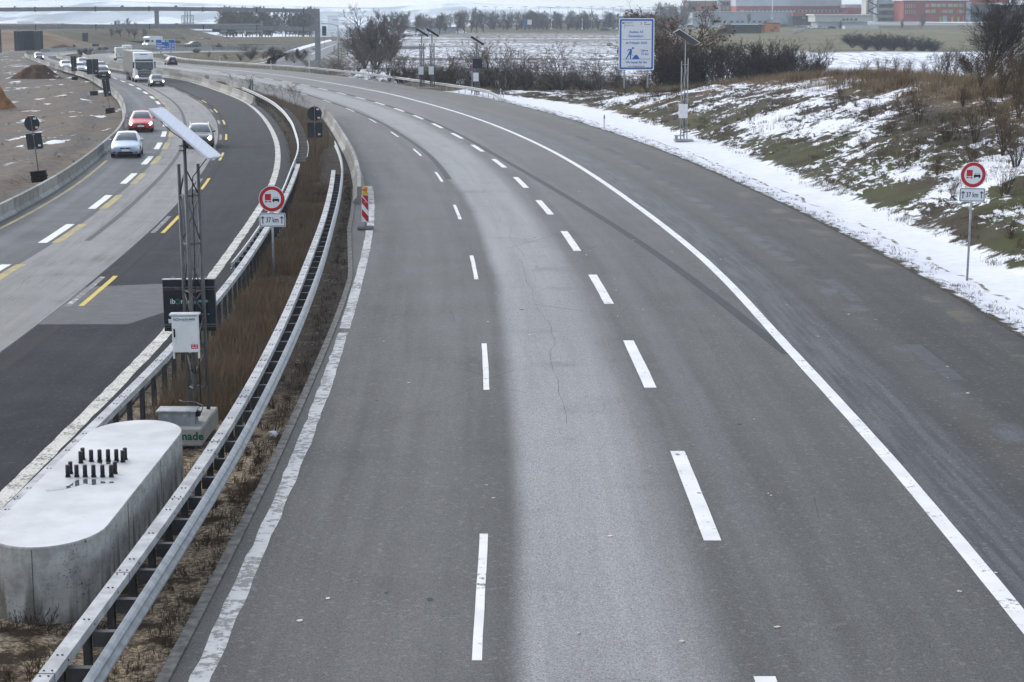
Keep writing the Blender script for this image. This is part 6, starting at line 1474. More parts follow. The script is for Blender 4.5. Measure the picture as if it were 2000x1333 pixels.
# ---- lorry
def lorry():
    p = at(283, 161.5); D = p.y; h = -math.atan(float(slope(L3, D))) * .95 + .02
    t = thing('lorry', 'white articulated lorry with grey curtain trailer behind the black hatchback', 'lorry', (p.x, p.y, 0), h)
    W_ = 1.25
    prof = [(.02, .42), (-.06, .9), (-.10, 1.35), (-.02, 1.75), (.14, 2.95), (.32, 3.22), (.75, 3.80), (1.5, 3.92), (2.2, 3.92), (2.2, .55), (1.6, .5), (.5, .42)]
    c = MB(); rows = []
    for y, s in ((-W_, .06), (-W_ + .10, 0), (W_ - .10, 0), (W_, .06)):
        rows.append([(x + (s if x < 1 else -s * 0), y, z - (s if z > 2.8 else 0)) for x, z in prof])
    n = len(prof); vs = [q for r_ in rows for q in r_]
    fs = [(a * n + j, a * n + (j + 1) % n, (a + 1) * n + (j + 1) % n, (a + 1) * n + j) for a in range(3) for j in range(n)] + [tuple(range(n)), tuple(range(3 * n, 4 * n))]
    c.add(vs, fs); c.build('cab', MAT['lorry_white'], t, TO_Y)
    def A(nm, mb, mat, par=t): return mb.build(nm, mat, par, TO_Y)
    g = MB(); g.add([(-.05, -1.14, 1.74), (-.05, 1.14, 1.74), (.135, 1.12, 2.86), (.135, -1.12, 2.86)], [(0, 1, 2, 3)]); A('windscreen', g, MAT['glass_lorry'])
    g = MB(); g.add([(.02, -1.14, 2.80), (.02, 1.14, 2.80), (.10, 1.14, 2.98), (.10, -1.14, 2.98)], [(0, 1, 2, 3)]); g.box((.0, 0, 2.92), (.22, 2.2, .05)); A('sun_visor', g, MAT['trim'])
    g = MB(); g.box((-.09, 0, 1.66), (.06, 1.9, .16)); 
    for z in (1.44, 1.22, 1.0, .78): g.box((-.11, 0, z), (.06, 1.7, .13))
    g.m = 1
    for z in (1.335, 1.115, .895): g.box((-.118, 0, z), (.06, 1.72, .045))
    g.box((-.118, 0, 1.68), (.05, .8, .07)); g.m = 0
    A('grille', g, [MAT['trim'], MAT['chrome']])
    g = MB(); g.box((-.05, 0, .52), (.2, 2.4, .22), bev=.04); A('bumper', g, MAT['lorry_white'])
    g = MB(); g.box((-.02, 0, .32), (.2, 2.2, .16)); A('air_dam', g, MAT['trim'])
    for y in (-.98, .98):
        g = MB(); g.box((-.12, y, .74), (.08, .36, .2), bev=.03); A('headlight', g, MAT['lamp_on'])
        g = MB(); g.box((.28, y * .86, 3.18), (.1, .2, .1), M=Matrix.Rotation(R(-40), 4, 'Y')); A('roof_lamp', g, MAT['lamp_off'])
        g = MB(); g.box((.1, y * 1.42, 2.25), (.2, .16, .8), bev=.05); g.box((.12, y * 1.28, 2.6), (.05, .3, .05)); A('wing_mirror', g, MAT['trim'])
        g = MB(); sy = 1 if y > 0 else -1; g.add([(.25, sy * 1.257, 1.85), (1.25, sy * 1.257, 1.85), (1.25, sy * 1.257, 2.7), (.35, sy * 1.257, 2.7)], [(0, 1, 2, 3)]); A('side_window', g, MAT['glass_side'])
    g = MB(); g.box((.62, 0, 3.62), (.12, 1.0, .06)); A('roof_vent', g, MAT['trim'])
    # driver in a yellow-green vest behind the glass stays a glimpse: seat back colour
    k = MB(); k.box((2.6 + 6.8, 0, 2.55), (13.6, 2.5, 2.75), bev=.03); tr = A('trailer_body', k, MAT['curtain'])
    k = MB(); k.box((2.6 + 6.8, 0, 3.95), (13.64, 2.54, .06)); A('trailer_roof', k, MAT['galv'], tr)
    k = MB(); k.box((2.6 + 6.8, 0, 1.10), (13.6, 2.3, .2))
    for y in (-1.1, 1.1): k.box((8, y, .72), (4.6, .06, .5))
    k.box((1.4, 0, .75), (2.2, 1.0, .35)); A('chassis', k, MAT['trim'])
    for y in (-1, 1):
        for x, r_ in ((1.25, .5), (4.1, .5), (9.6, .48), (10.9, .48), (12.2, .48)): wheel(t, x, y * 1.06, r_, .34)
        g = MB(); g.box((2.75, y * 1.1, .85), (1.2, .3, .6), bev=.04); A('side_skirt', g, MAT['lorry_white'])
MAT['lorry_white'] = simple('lorry_white', (.72, .73, .74), .3, .5, 0, .05, 2); MAT['glass_lorry'] = simple('lorry_glass', (.008, .022, .019), .1, .7, 0, .5, .9)
MAT['curtain'] = simple('curtain_grey', (.17, .165, .155), .75, .3, 0, .14, .8)
lorry()
# ---- vans and the motorhome
def van(label, u, v, f, seen, paint, D=None, L=5.6, H=2.55, W_=1.0, cat='van', name='van', camper=False, turn=0.0):
    p = at(u, v) if D is None else at_d(u, v, D); h = -math.atan(float(slope(f, min(p.y, 400)))) if f is not None else 0
    t = thing(name, label, cat, (p.x, p.y, p.z), h + turn + (math.pi if seen == 'rear' else 0))
    prof = [(0, .35), (-.02, .75), (.25, 1.0), (.95, 1.2), (1.55, 2.05), (1.9, H - .15), (2.3, H), (L - .1, H - .02), (L, H - .15), (L + .03, .4)] if not camper else [(0, .35), (-.02, .8), (.3, 1.1), (.9, 1.3), (1.3, 1.95), (.55, 2.15), (.45, 2.6), (1.2, H), (L - .1, H), (L, H - .1), (L, .4)]
    n = len(prof); vs = []
    for y, s in ((-W_, 1), (-W_ + .12, 0), (W_ - .12, 0), (W_, 1)): vs += [(x + (.05 * s if x < 1 else 0), y * (1 - .06 * max(0, z - 1.2) * s), z - .06 * s * (z > 1.5)) for x, z in prof]
    b = MB(); b.add(vs, [(a * n + j, a * n + (j + 1) % n, (a + 1) * n + (j + 1) % n, (a + 1) * n + j) for a in range(3) for j in range(n)] + [tuple(range(n)), tuple(range(3 * n, 4 * n))])
    b.build('body', paint, t, TO_Y)
    A = lambda nm, mb, mat: mb.build(nm, mat, t, TO_Y)
    g = MB(); g.add([(.97, -.8, 1.25), (.97, .8, 1.25), (1.5, .74, 2.0), (1.5, -.74, 2.0)] if not camper else [(.88, -.85, 1.33), (.88, .85, 1.33), (1.26, .8, 1.93), (1.26, -.8, 1.93)], [(0, 1, 2, 3)]); g.v = [(x - .03, y, z + .02) for x, y, z in g.v]; A('windscreen', g, MAT['glass_side'])
    for y in (-.72, .72):
        g = MB(); g.box((.05, y, .82), (.2, .3, .18), bev=.04); A('headlight', g, MAT['lamp_on'] if camper else MAT['lamp_off'])
        g = MB(); g.box((L + .03, y * 1.25, 1.15), (.05, .12, .5)); A('tail_light', g, MAT['lamp_tail_off'])
        g = MB(); g.box((1.15, y * 1.55, 1.45), (.12, .18, .3), bev=.04); A('wing_mirror', g, MAT['trim'])
        s = 1 if y > 0 else -1
        g = MB(); g.box((1.9, s * (W_ - .02), 1.65), (.8, .03, .5)); A('side_window', g, MAT['glass_side'])
        if not camper:
            g = MB(); g.box((L + .02, y * .62, 1.75), (.03, .62, .5)); A('rear_window', g, MAT['van_glass'])
    g = MB(); g.box((L + .03, 0, 1.3), (.012, .02, 1.9)); g.box((L + .06, 0, .5), (.1, 1.9, .16)); g.box((L + .045, 0, 1.1), (.02, .3, .08)); A('rear_door_trim', g, MAT['trim'])
    g = MB(); g.box((L + .045, .0, .85), (.02, .52, .12)); A('number_plate', g, MAT['plate'])
    for x in (.95, L - 1.2):
        for s in (1, -1): wheel(t, x, s * (W_ - .12), .34, .24)
    return t
MAT['van_cream'] = simple('van_cream', (.60, .585, .53), .4, .5, 0, .1, 1.5); MAT['van_glass'] = simple('van_blanked_window', (.5, .49, .45), .35)
van('cream white panel van seen from behind, left of the lorry trailer', 232, 117.5, R3, 'rear', MAT['van_cream'], turn=0)
van('second white van half hidden behind the cream one', 247, 111.5, R3, 'rear', MAT['lorry_white'])
van('white motorhome with lit lamps coming round the far bend', 283, 92.5, None, 'front', MAT['lorry_white'], L=6.4, H=3.0, W_=1.15, cat='motorhome', name='motorhome', camper=True, turn=R(-30))
# ------------------------------------------------------------------ gantries and structures
def beam(mb, p, q, wy, hz):
    """box beam between two points in the x-z plane"""
    p, q = Vector(p), Vector(q); d = q - p; L_ = d.length; a = math.atan2(d.z, d.x)
    mb.box((p + q) / 2, (L_, wy, hz), M=Matrix.Rotation(-a, 4, 'Y'))
MAT['gantry'] = simple('gantry_paint', (.25, .255, .265), .5, .4, .2, .12, 1.5, dirt=(.25, .25, .25))
MAT['gantry_far'] = MAT['gantry']
def gantry():
    D = 287.0; X = lambda u, v=60: at_d(u, v, D).x; Z = lambda v: at_d(0, v, D).z
    t = thing('gantry', 'grey double-beam sign gantry without signs spanning both carriageways', 'gantry', (X(620), D, 0)); x0 = X(620)
    xr, xm, xl = 0, X(307) - x0, X(-34) - x0
    b = MB(); zt = Z(17.5)
    b.add([(xr - .38, -.35, 1.9), (xr + .42, -.35, 1.9), (xr + .42, .35, 1.9), (xr - .38, .35, 1.9), (xr - .40, -.35, zt), (xr + .40, -.35, zt), (xr + .40, .35, zt), (xr - .40, .35, zt)], [(0, 1, 5, 4), (1, 2, 6, 5), (2, 3, 7, 6), (3, 0, 4, 7), (4, 5, 6, 7), (3, 2, 1, 0)])
    b.box((xr + .02, 0, 1.86), (1.3, 1.1, .12)); b.build('post', MAT['gantry'], t)
    b = MB(); b.box((xl, 0, Z(20) / 2), (.55, .5, Z(20))); b.build('post', MAT['gantry'], t)
    b = MB(); b.box((xm, 0, (Z(19) + Z(51)) / 2), (.62, .45, Z(19) - Z(51))); b.build('strut', MAT['gantry'], t)
    for nm, vr, vm, vl, hz in (('upper_beam', 22.0, 17.6, 19.5, .62), ('lower_beam', 57.5, 52.0, 54.5, .62)):
        b = MB(); pts = [(xl, Z(vl)), ((xl + xm) / 2, Z((vl + vm) / 2 - .3)), (xm, Z(vm)), (xm * .5, Z((vm * .6 + vr * .4) - .3)), (xr - 1.4, Z(vr))]
        for (xa, za), (xb, zb) in zip(pts[:-1], pts[1:]): beam(b, (xa, 0, za), (xb, 0, zb), .5, hz)
        za = Z(vr); dz = -1 if nm == 'upper_beam' else 1
        b.prism([(xr - 1.42, za + .31), (xr - 1.42, za - .31), (xr - .3, za - .31 + (-.75 if dz < 0 else .0)), (xr - .3, za + .31 + (.0 if dz < 0 else .75))], -.25, .25, FACE)
        o = b.build(nm, MAT['gantry'], t)
        f = MB()
        for fr in (.02, .16, .34, .5, .66, .82, .96):
            x = xl + (xr - xl) * fr; z = float(np.interp(x, [p[0] for p in pts], [p[1] for p in pts])); f.box((x, 0, z), (.10, .62, .8))
        f.build('flange', MAT['post_dark'], o)
        f = MB()
        for fr in (.10, .24, .42, .58, .74, .90):
            x = xl + (xr - xl) * fr; z = float(np.interp(x, [p[0] for p in pts], [p[1] for p in pts])); f.box((x, -.1, z + .42), (.45 if fr in (.42, .58) else .25, .3, .24), bev=.05)
        f.build('junction_boxes', MAT['gantry'], o)
    b = MB(); b.prism([(-1.2, -.9), (1.2, -.9), (1.45, 0), (1.2, .9), (-1.2, .9), (-1.45, 0)], -.3, 1.8); b.build('foundation', MAT['concrete_light'], t)
    D = 760.0; X = lambda u: at_d(u, 60, D).x; Z = lambda v: at_d(0, v, D).z
    t = thing('gantry', 'smaller far gantry with two dark hanging sign boxes behind the first one', 'gantry', (0, D, 0)); b = MB()
    for v in (48, 61): beam(b, (X(225), 0, Z(v + .5)), (X(510), 0, Z(v)), .6, .55)
    b.build('beams', MAT['gantry'], t)
    for u in (511, 226, 309): b = MB(); b.box((X(u), 0, Z(46) / 2 + .5), (.8, .6, Z(46) + 1)); b.build('post', MAT['gantry'], t)
    for u in (423, 452): b = MB(); b.box((X(u), -.4, Z(59)), (16 * D / FPX, .4, 7.5 * D / FPX)); b.build('sign_box', MAT['navy'], t)
gantry()
def scaled_box(t, nm, u0, u1, v0, v1, D, dep, mat, par=None, off=0.0):
    """upright slab seen between bearings u0..u1 and heights v0..v1 (v1 = foot), front at distance D"""
    a, b = at_d(u0, v1, D), at_d(u1, v0, D); m = MB()
    m.box(((a.x + b.x) / 2, D + dep / 2 + off, (a.z + b.z) / 2), (abs(b.x - a.x), dep, abs(b.z - a.z))); return m.build(nm, mat, par or t)
def facade_windows(t, par, u0, u1, v0, v1, D, n, mat, fill=.72, nm='window', every=None):
    st = (u1 - u0) / n
    for i in range(n):
        m = mat[i % len(mat)] if isinstance(mat, list) else mat
        o = scaled_box(t, nm, u0 + st * i + st * (1 - fill) / 2, u0 + st * (i + 1) - st * (1 - fill) / 2, v0, v1, D - .18, .3, m, par)
# pile wall at the left with earth bank, mounds of soil
def pile_wall():
    D = 470.0; t = thing('pile_wall', 'row of dark steel piles standing at the foot of the brown bank', 'pile wall', (0, 0, 0))
    for i in range(22):
        f = i / 21; u = 31 + 51.5 * f; D_ = 462 + 20 * math.sin(f * 3) * .5; a = at_d(u, 97, D_); b = at_d(u, 60.5 + rnd.random(), D_)
        m = MB(); m.box((a.x, D_, (b.z - .5) / 2), (.24 if i % 7 else .6, .3, b.z + .5)); m.build('pile', MAT['pile'], t)
    a, b = at_d(36, 97, 476), at_d(82, 80, 476); m = MB(); m.box(((a.x + b.x) / 2, 477, .9), (b.x - a.x, .3, 2.2)); m.build('lagging', MAT['pile'], t)
    a = at_d(1, 84, 440); b = at_d(1, 57, 440); t = tag(MB().box((a.x, 440, b.z / 2), (.35, .35, b.z)).build('steel_post', MAT['pile']), 'single dark steel post at the left edge before the bank', 'post')
MAT['pile'] = simple('dark_pile_steel', (.022, .026, .036), .7, .3, 0, .3, 2)
pile_wall()
def heap(name, label, cat, c, rx, ry, h, mat, seed=1, kind=None):
    n, k = 40, 16; V = []
    for i in range(k + 1):
        f = i / k
        for j in range(n):
            a = 2 * math.pi * j / n; r = 1 - f; w_ = 1 + .18 * math.sin(a * 3 + seed) + .10 * math.sin(a * 7 + seed * 2)
            x, y = rx * r * w_ * math.cos(a), ry * r * w_ * math.sin(a); z = h * (.5 + .5 * math.cos(math.pi * min(1, r * 1.02))) ** .8 * (1 + .15 * math.sin(a * 2 + seed) * r)
            q = float(fbm(np.array(x * 1.0 + seed * 9), np.array(y * 1.0), 1.1 / max(rx, 1) * 3, 4)); V.append((x, y, z + q * h * .28 * min(1, f * 4 + .1) - .15 * (i == 0)))
    F = grid_faces(k + 1, n); wrap = np.array([[i * n + n - 1, i * n, (i + 1) * n, (i + 1) * n + n - 1] for i in range(k)]); o = np_mesh(name, V, np.concatenate([F, wrap]), mat, smooth=True)
    o.location = c; return tag(o, label, cat)
def soil(name, a, b, snow=.62):
    m = NT(name); P = m.coord(); n = m.noise(P, 1.4, 6, .7); c = m.mix(m.ramp(n, .35, .65), a, b)
    if snow < 1: c = m.mix(m.ramp(m.noise(m.mapv(P, (.6, 1, 1.4)), .7, 5, .7), snow, snow + .03), c, (.8, .82, .86))
    m.bump(n, .7, .15); return m.done(c, .95, .1)
MAT['soil_brown'] = soil('soil_dark_brown', (.06, .035, .022), (.12, .07, .042), .64); MAT['soil_orange'] = soil('soil_orange', (.20, .09, .035), (.32, .16, .07), 2); MAT['soil_grey'] = soil('soil_grey_brown', (.09, .068, .052), (.16, .12, .09), .62)
p = at(58, 154); heap('soil_heap', 'dark brown soil heap partly covered with snow on the building site', 'heap', (p.x, p.y + 3, 0), 3.6, 3.4, 2.0, MAT['soil_brown'], 2)
p = at(-46, 214); heap('soil_heap', 'orange soil heap cut by the left edge of the picture', 'heap', (p.x, p.y + 2.5, 0), 2.7, 3.0, 4.0, MAT['soil_orange'], 5)
p = at_d(112, 94, 486); heap('soil_heap', 'small reddish soil heap at the foot of the bank', 'heap', (p.x, 492, 0), 4.5, 3, 1.0, MAT['soil_brown'], 3)
p = at_d(1519, 85, 700); heap('soil_heap', 'dark soil heap on the green meadow before the orange hut', 'heap', (p.x, 700, p.z - .3), 4.4, 4, 2.6, MAT['soil_brown'], 7)
for i, (u, w_, D, vb, vt) in enumerate([(300, 30, 600, 86, 75), (350, 34, 610, 86, 73), (400, 32, 620, 86, 73.5), (440, 26, 640, 86, 74), (262, 18, 590, 86, 78)]):
    p = at_d(u, vb, D); heap('soil_heap', '%s snow-flecked earth mound from the left in the line beyond the far bend' % nth([4, 0, 1, 2, 3].index(i) if False else [1, 2, 3, 4, 0][i]), 'heap', (p.x, D, p.z - .2), w_ * D / FPX, 8, (vb - vt) * D / FPX, MAT['soil_grey'], i + 4)['group'] = 'earth mounds beyond the far bend'
t = thing('dark_wall', 'long dark low wall behind the motorhome', 'wall'); scaled_box(t, 'wall', 222, 352, 80.5, 89, 566, .6, simple('dark_wall', (.035, .034, .036), .8)); 
V_ = []; F_ = []
for i in range(420):
    q = 78 + 330 * rnd.random() ** 1.6; x = float(B5(q)) - 1 - 24 * rnd.random() ** 1.5; r_ = rnd.uniform(.03, .16); b_ = len(V_)
    V_ += [(x + r_ * a * rnd.uniform(.6, 1.3), q + r_ * b * rnd.uniform(.6, 1.3), -.04 + r_ * c) for a, b, c in ((1, 0, 0), (0, 1, 0), (-1, 0, 0), (0, -1, 0), (.1, .1, .9))]; F_ += [(b_, b_ + 1, b_ + 4), (b_ + 1, b_ + 2, b_ + 4), (b_ + 2, b_ + 3, b_ + 4), (b_ + 3, b_, b_ + 4)]
tag(np_mesh('rubble', V_, F_, simple('rubble_stone', (.16, .145, .125), .95, .1, 0, .5, 1.0)), kind='stuff')
# ramp road, its verge and lamps
def ramp():
    C = [(578, 121, 332), (600, 108, 385), (625, 97, 450), (650, 88, 530), (672, 81.5, 610), (690, 77.5, 690), (700, 75.5, 760)]
    L_ = []; Rr = []
    for u, v, D in C:
        p = at_d(u, v, D); wd = 4.2; L_.append((p.x - wd * .8, D, p.z)); Rr.append((p.x + wd * 1.1, D, p.z))
    L_.insert(0, (L_[0][0] + 1.2, 320, -.75)); Rr.insert(0, (Rr[0][0] + 1.2, 320, -.75)); L_.insert(0, (L_[0][0] + .6, 314, -1.2)); Rr.insert(0, (Rr[0][0] + .6, 314, -1.2))
    def st(name, A, B, mat, dz):
        A = catmull(A, 50); B = catmull(B, 50); V = np.concatenate([A, B]) + [0, 0, dz]; F = np.array([[i, i + 1, 51 + i, 50 + i] for i in range(49)]); o = np_mesh(name, V, F, mat); set_uv(o, [0] * 50 + [12] * 50, list(range(50)) * 2); return struct(o)
    A, B = np.array(L_), np.array(Rr)
    st('ramp_road', A, B, MAT['ramp'], .35); c = A * .42 + B * .58; st('ramp_marking', c[2:] - [.12, 0, 0], c[2:] + [.12, 0, 0], MAT['paint_white'], .36)
    st('ramp_verge_snow', A[3:] - [1.8, 0, -.2], A[3:], MAT['snow'], .34)
    st('ramp_embankment', A - [9, 0, 1.6], A - [1.7, 0, -.15], MAT['ramp_grass'], .3)
    st('ramp_bank', B, B + [5, 0, -1.8], MAT['ramp_grass'], .33)
MAT['ramp'] = simple('ramp_asphalt', (.17, .17, .175), .8, .3, 0, .15, .3); MAT['snow'] = simple('snow', (.78, .8, .84), .8, .2, 0, .05, 1)
m_ = NT('ramp_grass'); P_ = m_.coord(); g1 = m_.mix(m_.ramp(m_.noise(P_, .5, 5, .7), .35, .65), (.06, .06, .03), (.12, .105, .06)); g1 = m_.mix(m_.ramp(m_.noise(P_, .45, 6, .75), .54, .60), g1, (.8, .82, .86)); MAT['ramp_grass'] = m_.done(g1, .95, .1)
ramp()
MAT['lamp_pole'] = simple('lamp_pole', (.30, .31, .33), .5, .4, .4); MAT['pole_white'] = simple('pole_white', (.7, .71, .73), .5)
def lamp(label, u, vb, vt, D, arm, group):
    p = at_d(u, vb, D); H = (vb - vt) * D / FPX; s = D / FPX
    t = thing('street_lamp', label, 'street lamp', (p.x, D, p.z), 0, group)
    b = MB(); b.tube([(0, 0, -.5), (0, 0, H)], [.16, .10], 8); b.build('pole', MAT['lamp_pole'], t)
    b = MB()
    if arm == 2: b.box((0, 0, H), (2.6, .25, .18))
    else: b.tube([(0, 0, H - .1), (-1.0, 0, H + .25), (-2.4, 0, H + .35)], .07, 6); b.box((-2.7, 0, H + .33), (1.0, .3, .15))
    b.build('lamp_head', MAT['lamp_pole'], t)
for i, u in enumerate([947.5, 968, 996.5, 1026, 1052, 1075, 1090, 1109, 1132, 1155, 1177, 1197, 1212, 1250, 1267, 1287]):
    lamp('%s tall thin lamp from the left in the row over the car park' % nth(i), u, 64, 14.5 + (i % 3), 900 + 9 * (i % 4), 2, 'tall lamps over the car park')
for i, (u, vb, vt, D, h) in enumerate([(661, 122, 52, 352, 0), (679, 112, 44, 410, 0), (801, 66, 31, 640, 0), (795, 66, 34, 700, 0)]):
    lamp('%s curved-arm street lamp from the left beside the clump of trees' % nth(i), u, vb, vt, D, 1, 'curved-arm lamps beside the clump')
for i, (u, vt) in enumerate([(1077, 39), (1137, 37), (1205, 35.5), (1508, -12)]):
    p = at_d(u, 57 if i < 3 else 37, 880 if i < 3 else 1000); D = 880 if i < 3 else 1000; H = ((57 if i < 3 else 37) - vt) * D / FPX
    t = thing('flag_pole', ['white pole with thick foot left in the field', 'white pole with thick foot in the middle of the field edge', 'white pole with thick foot left of the information board', 'very tall white mast before the hospital hall'][i], 'pole', (p.x, D, p.z)); b = MB(); b.tube([(0, 0, -.3), (0, 0, H)], .2 if i < 3 else .3, 8); b.build('pole', MAT['pole_white'], t)
    b = MB(); b.cyl((0, 0, .2), .7, .9, 10, r2=.25); b.build('foot', MAT['pole_white'], t)
p = at_d(1029, 62, 840); t = thing('notice_board', 'small blue and white notice board before the tree row', 'notice board', (p.x, 840, p.z))
b = MB(); b.box((-.9, 0, 3.9), (1.9, .2, 3.0)); b.build('blue_panel', simple('board_blue', (.05, .12, .25)), t); b = MB(); b.box((1.2, 0, 4.2), (2.0, .2, 2.2)); b.build('white_panel', MAT['sign_white'], t)
b = MB(); [b.box((x, .1, 1.5), (.15, .15, 3.4)) for x in (-1.5, 1.8)]; b.build('posts', MAT['lamp_pole'], t)
# ------------------------------------------------------------------ buildings far off
MAT['metal_clad'] = simple('metal_cladding', (.36, .39, .43), .6, .3, 0, .06, .2); MAT['brick_red'] = simple('red_cladding', (.30, .092, .078), .85, .2, 0, .10, .3); MAT['brick_salmon'] = simple('salmon_brick', (.38, .19, .14), .85, .2, 0, .1, .3)
MAT['win'] = simple('far_window_glass', (.07, .09, .12), .2, .6, 0, .3, .3); MAT['win_pale'] = simple('far_window_pale', (.32, .36, .41), .4, .5, 0, .2, .3); MAT['charcoal'] = simple('charcoal_cladding', (.055, .062, .075), .8, .2, 0, .12, .3)
MAT['orange_wall'] = simple('orange_render', (.58, .20, .055), .85, .2, 0, .06, .3); MAT['pale_wall'] = simple('pale_wall', (.5, .5, .49), .85, .2, 0, .06, .3); MAT['roof_snow'] = simple('snow_on_roof', (.8, .82, .86), .8, .2)
MAT['panel_y'] = simple('panel_yellow', (.62, .40, .05), .7); MAT['panel_g'] = simple('panel_green', (.18, .48, .08), .7); MAT['panel_o'] = simple('panel_orange', (.60, .16, .05), .7)
MAT['tile'] = simple('roof_tile_red', (.30, .085, .055), .85, .2, 0, .15, .5)
def bld(label, name='hospital_building', cat='building'): return thing(name, label, cat)
def hospital():
    t = bld('long pale grey metal hall of the hospital behind the parked cars'); b = scaled_box(t, 'wall', 1352, 1553, 23.5, 53, 1060, 40, MAT['metal_clad'])
    for u in (1405, 1429, 1441, 1450, 1473, 1484, 1495): scaled_box(t, 'window', u - 3, u + 3, 41, 44.5, 1059.7, .5, MAT['win'], b)
    scaled_box(t, 'door', 1410, 1420, 42, 52, 1059.6, .5, MAT['pale_wall'], b); scaled_box(t, 'glass_porch', 1504, 1540, 36, 47, 1056, 6, MAT['win_pale'], b); scaled_box(t, 'roof_strip', 1352, 1553, 22.8, 23.5, 1059.5, 41, MAT['roof_snow'], b)
    t = bld('salmon brick block with white chimney behind the grey hall'); b = scaled_box(t, 'wall', 1344, 1438, 2.5, 27, 1120, 30, MAT['brick_salmon'])
    facade_windows(t, b, 1371, 1400, 11.5, 20, 1120, 3, MAT['win']); facade_windows(t, b, 1411, 1437, 3.5, 11, 1120, 4, MAT['win']); facade_windows(t, b, 1411, 1424, 14, 22, 1120, 2, MAT['win_pale'])
    scaled_box(t, 'chimney', 1402, 1408.5, -14, 27, 1112, 5, MAT['metal_clad']); scaled_box(t, 'roof', 1343, 1439, 1.3, 2.6, 1119, 32, MAT['roof_snow'], b); scaled_box(t, 'upper_floor', 1410, 1640, -16, 2, 1150, 24, MAT['brick_salmon'])
    t = bld('long red banded wing with grey upper storey and a ribbon of windows'); b = scaled_box(t, 'wall', 1438, 1656, 12, 31, 1080, 28, MAT['brick_red']); scaled_box(t, 'upper_storey', 1437, 1644, -7, 12.4, 1079, 26, MAT['metal_clad'])
    o = scaled_box(t, 'window_band', 1446, 1656, 20.0, 25.5, 1079.6, .6, MAT['win_pale'], b); facade_windows(t, b, 1452, 1652, 20.4, 25, 1079.3, 26, MAT['win'], .55)
    t = bld('lower red wing with dark ground floor right of the grey hall'); b = scaled_box(t, 'wall', 1548, 1757, 24.5, 32, 1052, 24, MAT['brick_red']); scaled_box(t, 'ground_floor', 1553, 1692, 32, 50, 1054, 22, MAT['charcoal']); facade_windows(t, b, 1565, 1690, 32.5, 38, 1053.9, 12, MAT['win_pale'], .6)
    scaled_box(t, 'upper_part', 1656, 1757, 16, 24.5, 1062, 16, MAT['brick_red']); o = scaled_box(t, 'glass_floor', 1650, 1757, 9, 16, 1063, 14, MAT['win_pale'])
    t = bld('flat-roofed grey pavilion with snow on its roof', 'pavilion'); b = scaled_box(t, 'wall', 1592, 1699, 30, 43, 930, 22, MAT['pale_wall']); scaled_box(t, 'plinth_storey', 1596, 1694, 43, 59, 931, 20, MAT['metal_clad']); scaled_box(t, 'roof', 1590, 1700, 28.3, 30.2, 929, 26, MAT['roof_snow'])
    for u in (1648, 1655, 1663, 1672): scaled_box(t, 'window', u - 2.6, u + 2.6, 36.5, 40.5, 929.8, .5, MAT['win'], b)
    scaled_box(t, 'low_annexe', 1650, 1717, 51, 61, 905, 8, MAT['pale_wall'])
    t = bld('white stair tower with steel fire stairs and pale balconies'); scaled_box(t, 'tower', 1691, 1707, -18, 42, 1010, 14, MAT['pale_wall'])
    b = scaled_box(t, 'wall', 1715, 1765, -12, 43, 1020, 18, MAT['win_pale'])
    for v in (3.5, 16, 30): scaled_box(t, 'balcony', 1716, 1766, v, v + 5, 1014, 7, MAT['pale_wall'])
    s = MB()
    for k in range(4):
        p, q = at_d(1696 if k % 2 else 1714, 30 - 9 * k, 1007), at_d(1714 if k % 2 else 1696, 21 - 9 * k, 1007); beam(s, p, q, 1.2, .5)
    for u in (1696, 1714): p, q = at_d(u, 36, 1007), at_d(u, -8, 1007); s.box(((p.x + q.x) / 2, 1007, (p.z + q.z) / 2), (.3, .3, abs(p.z - q.z)))
    s.build('fire_stairs', MAT['charcoal'], t)
    t = bld('red clinic building with yellow, green and orange window panels'); b = scaled_box(t, 'wall', 1764, 1892, 1.5, 43, 985, 26, MAT['brick_red']); scaled_box(t, 'roof', 1763, 1893, .2, 1.8, 984, 28, MAT['roof_snow'])
    for v0, v1 in ((8, 16), (20, 28)):
        facade_windows(t, b, 1767, 1789, v0, v1, 985, 6, MAT['win_pale'], .4)
        for i, u in enumerate(range(1811, 1886, 11)):
            if i % 3 != 2 or v0 < 10: scaled_box(t, 'window', u - 3.6, u + 3.0, v0 - .5, v1 - 2, 984.8, .5, MAT['win_pale'], b)
            scaled_box(t, 'colour_panel', u + 3.2, u + 6.0, v0 - .8, v1 - 1.6, 984.75, .5, MAT[('panel_o', 'panel_y', 'panel_g')[(i + (v0 > 10)) % 3]], b)
    for i, u in enumerate((1837, 1860, 1872, 1882)): scaled_box(t, 'colour_panel', u - 2, u + 2, 33, 43, 984.75, .5, MAT[('panel_g', 'panel_y', 'panel_g', 'panel_o')[i]], b)
    scaled_box(t, 'entrance', 1841, 1850, 31, 43, 984.7, .6, MAT['win_pale'], b); scaled_box(t, 'glass_corner', 1887, 1897, 4, 42, 983, 10, MAT['win_pale'])
    t = bld('dark grey block with snowy roof behind the large bare tree'); scaled_box(t, 'wall', 1900, 2060, 9, 43, 1000, 26, MAT['charcoal']); scaled_box(t, 'roof', 1955, 2062, 5.5, 10, 998, 28, MAT['roof_snow']); scaled_box(t, 'red_block', 1893, 1972, -10, 18, 1030, 20, MAT['brick_red'])
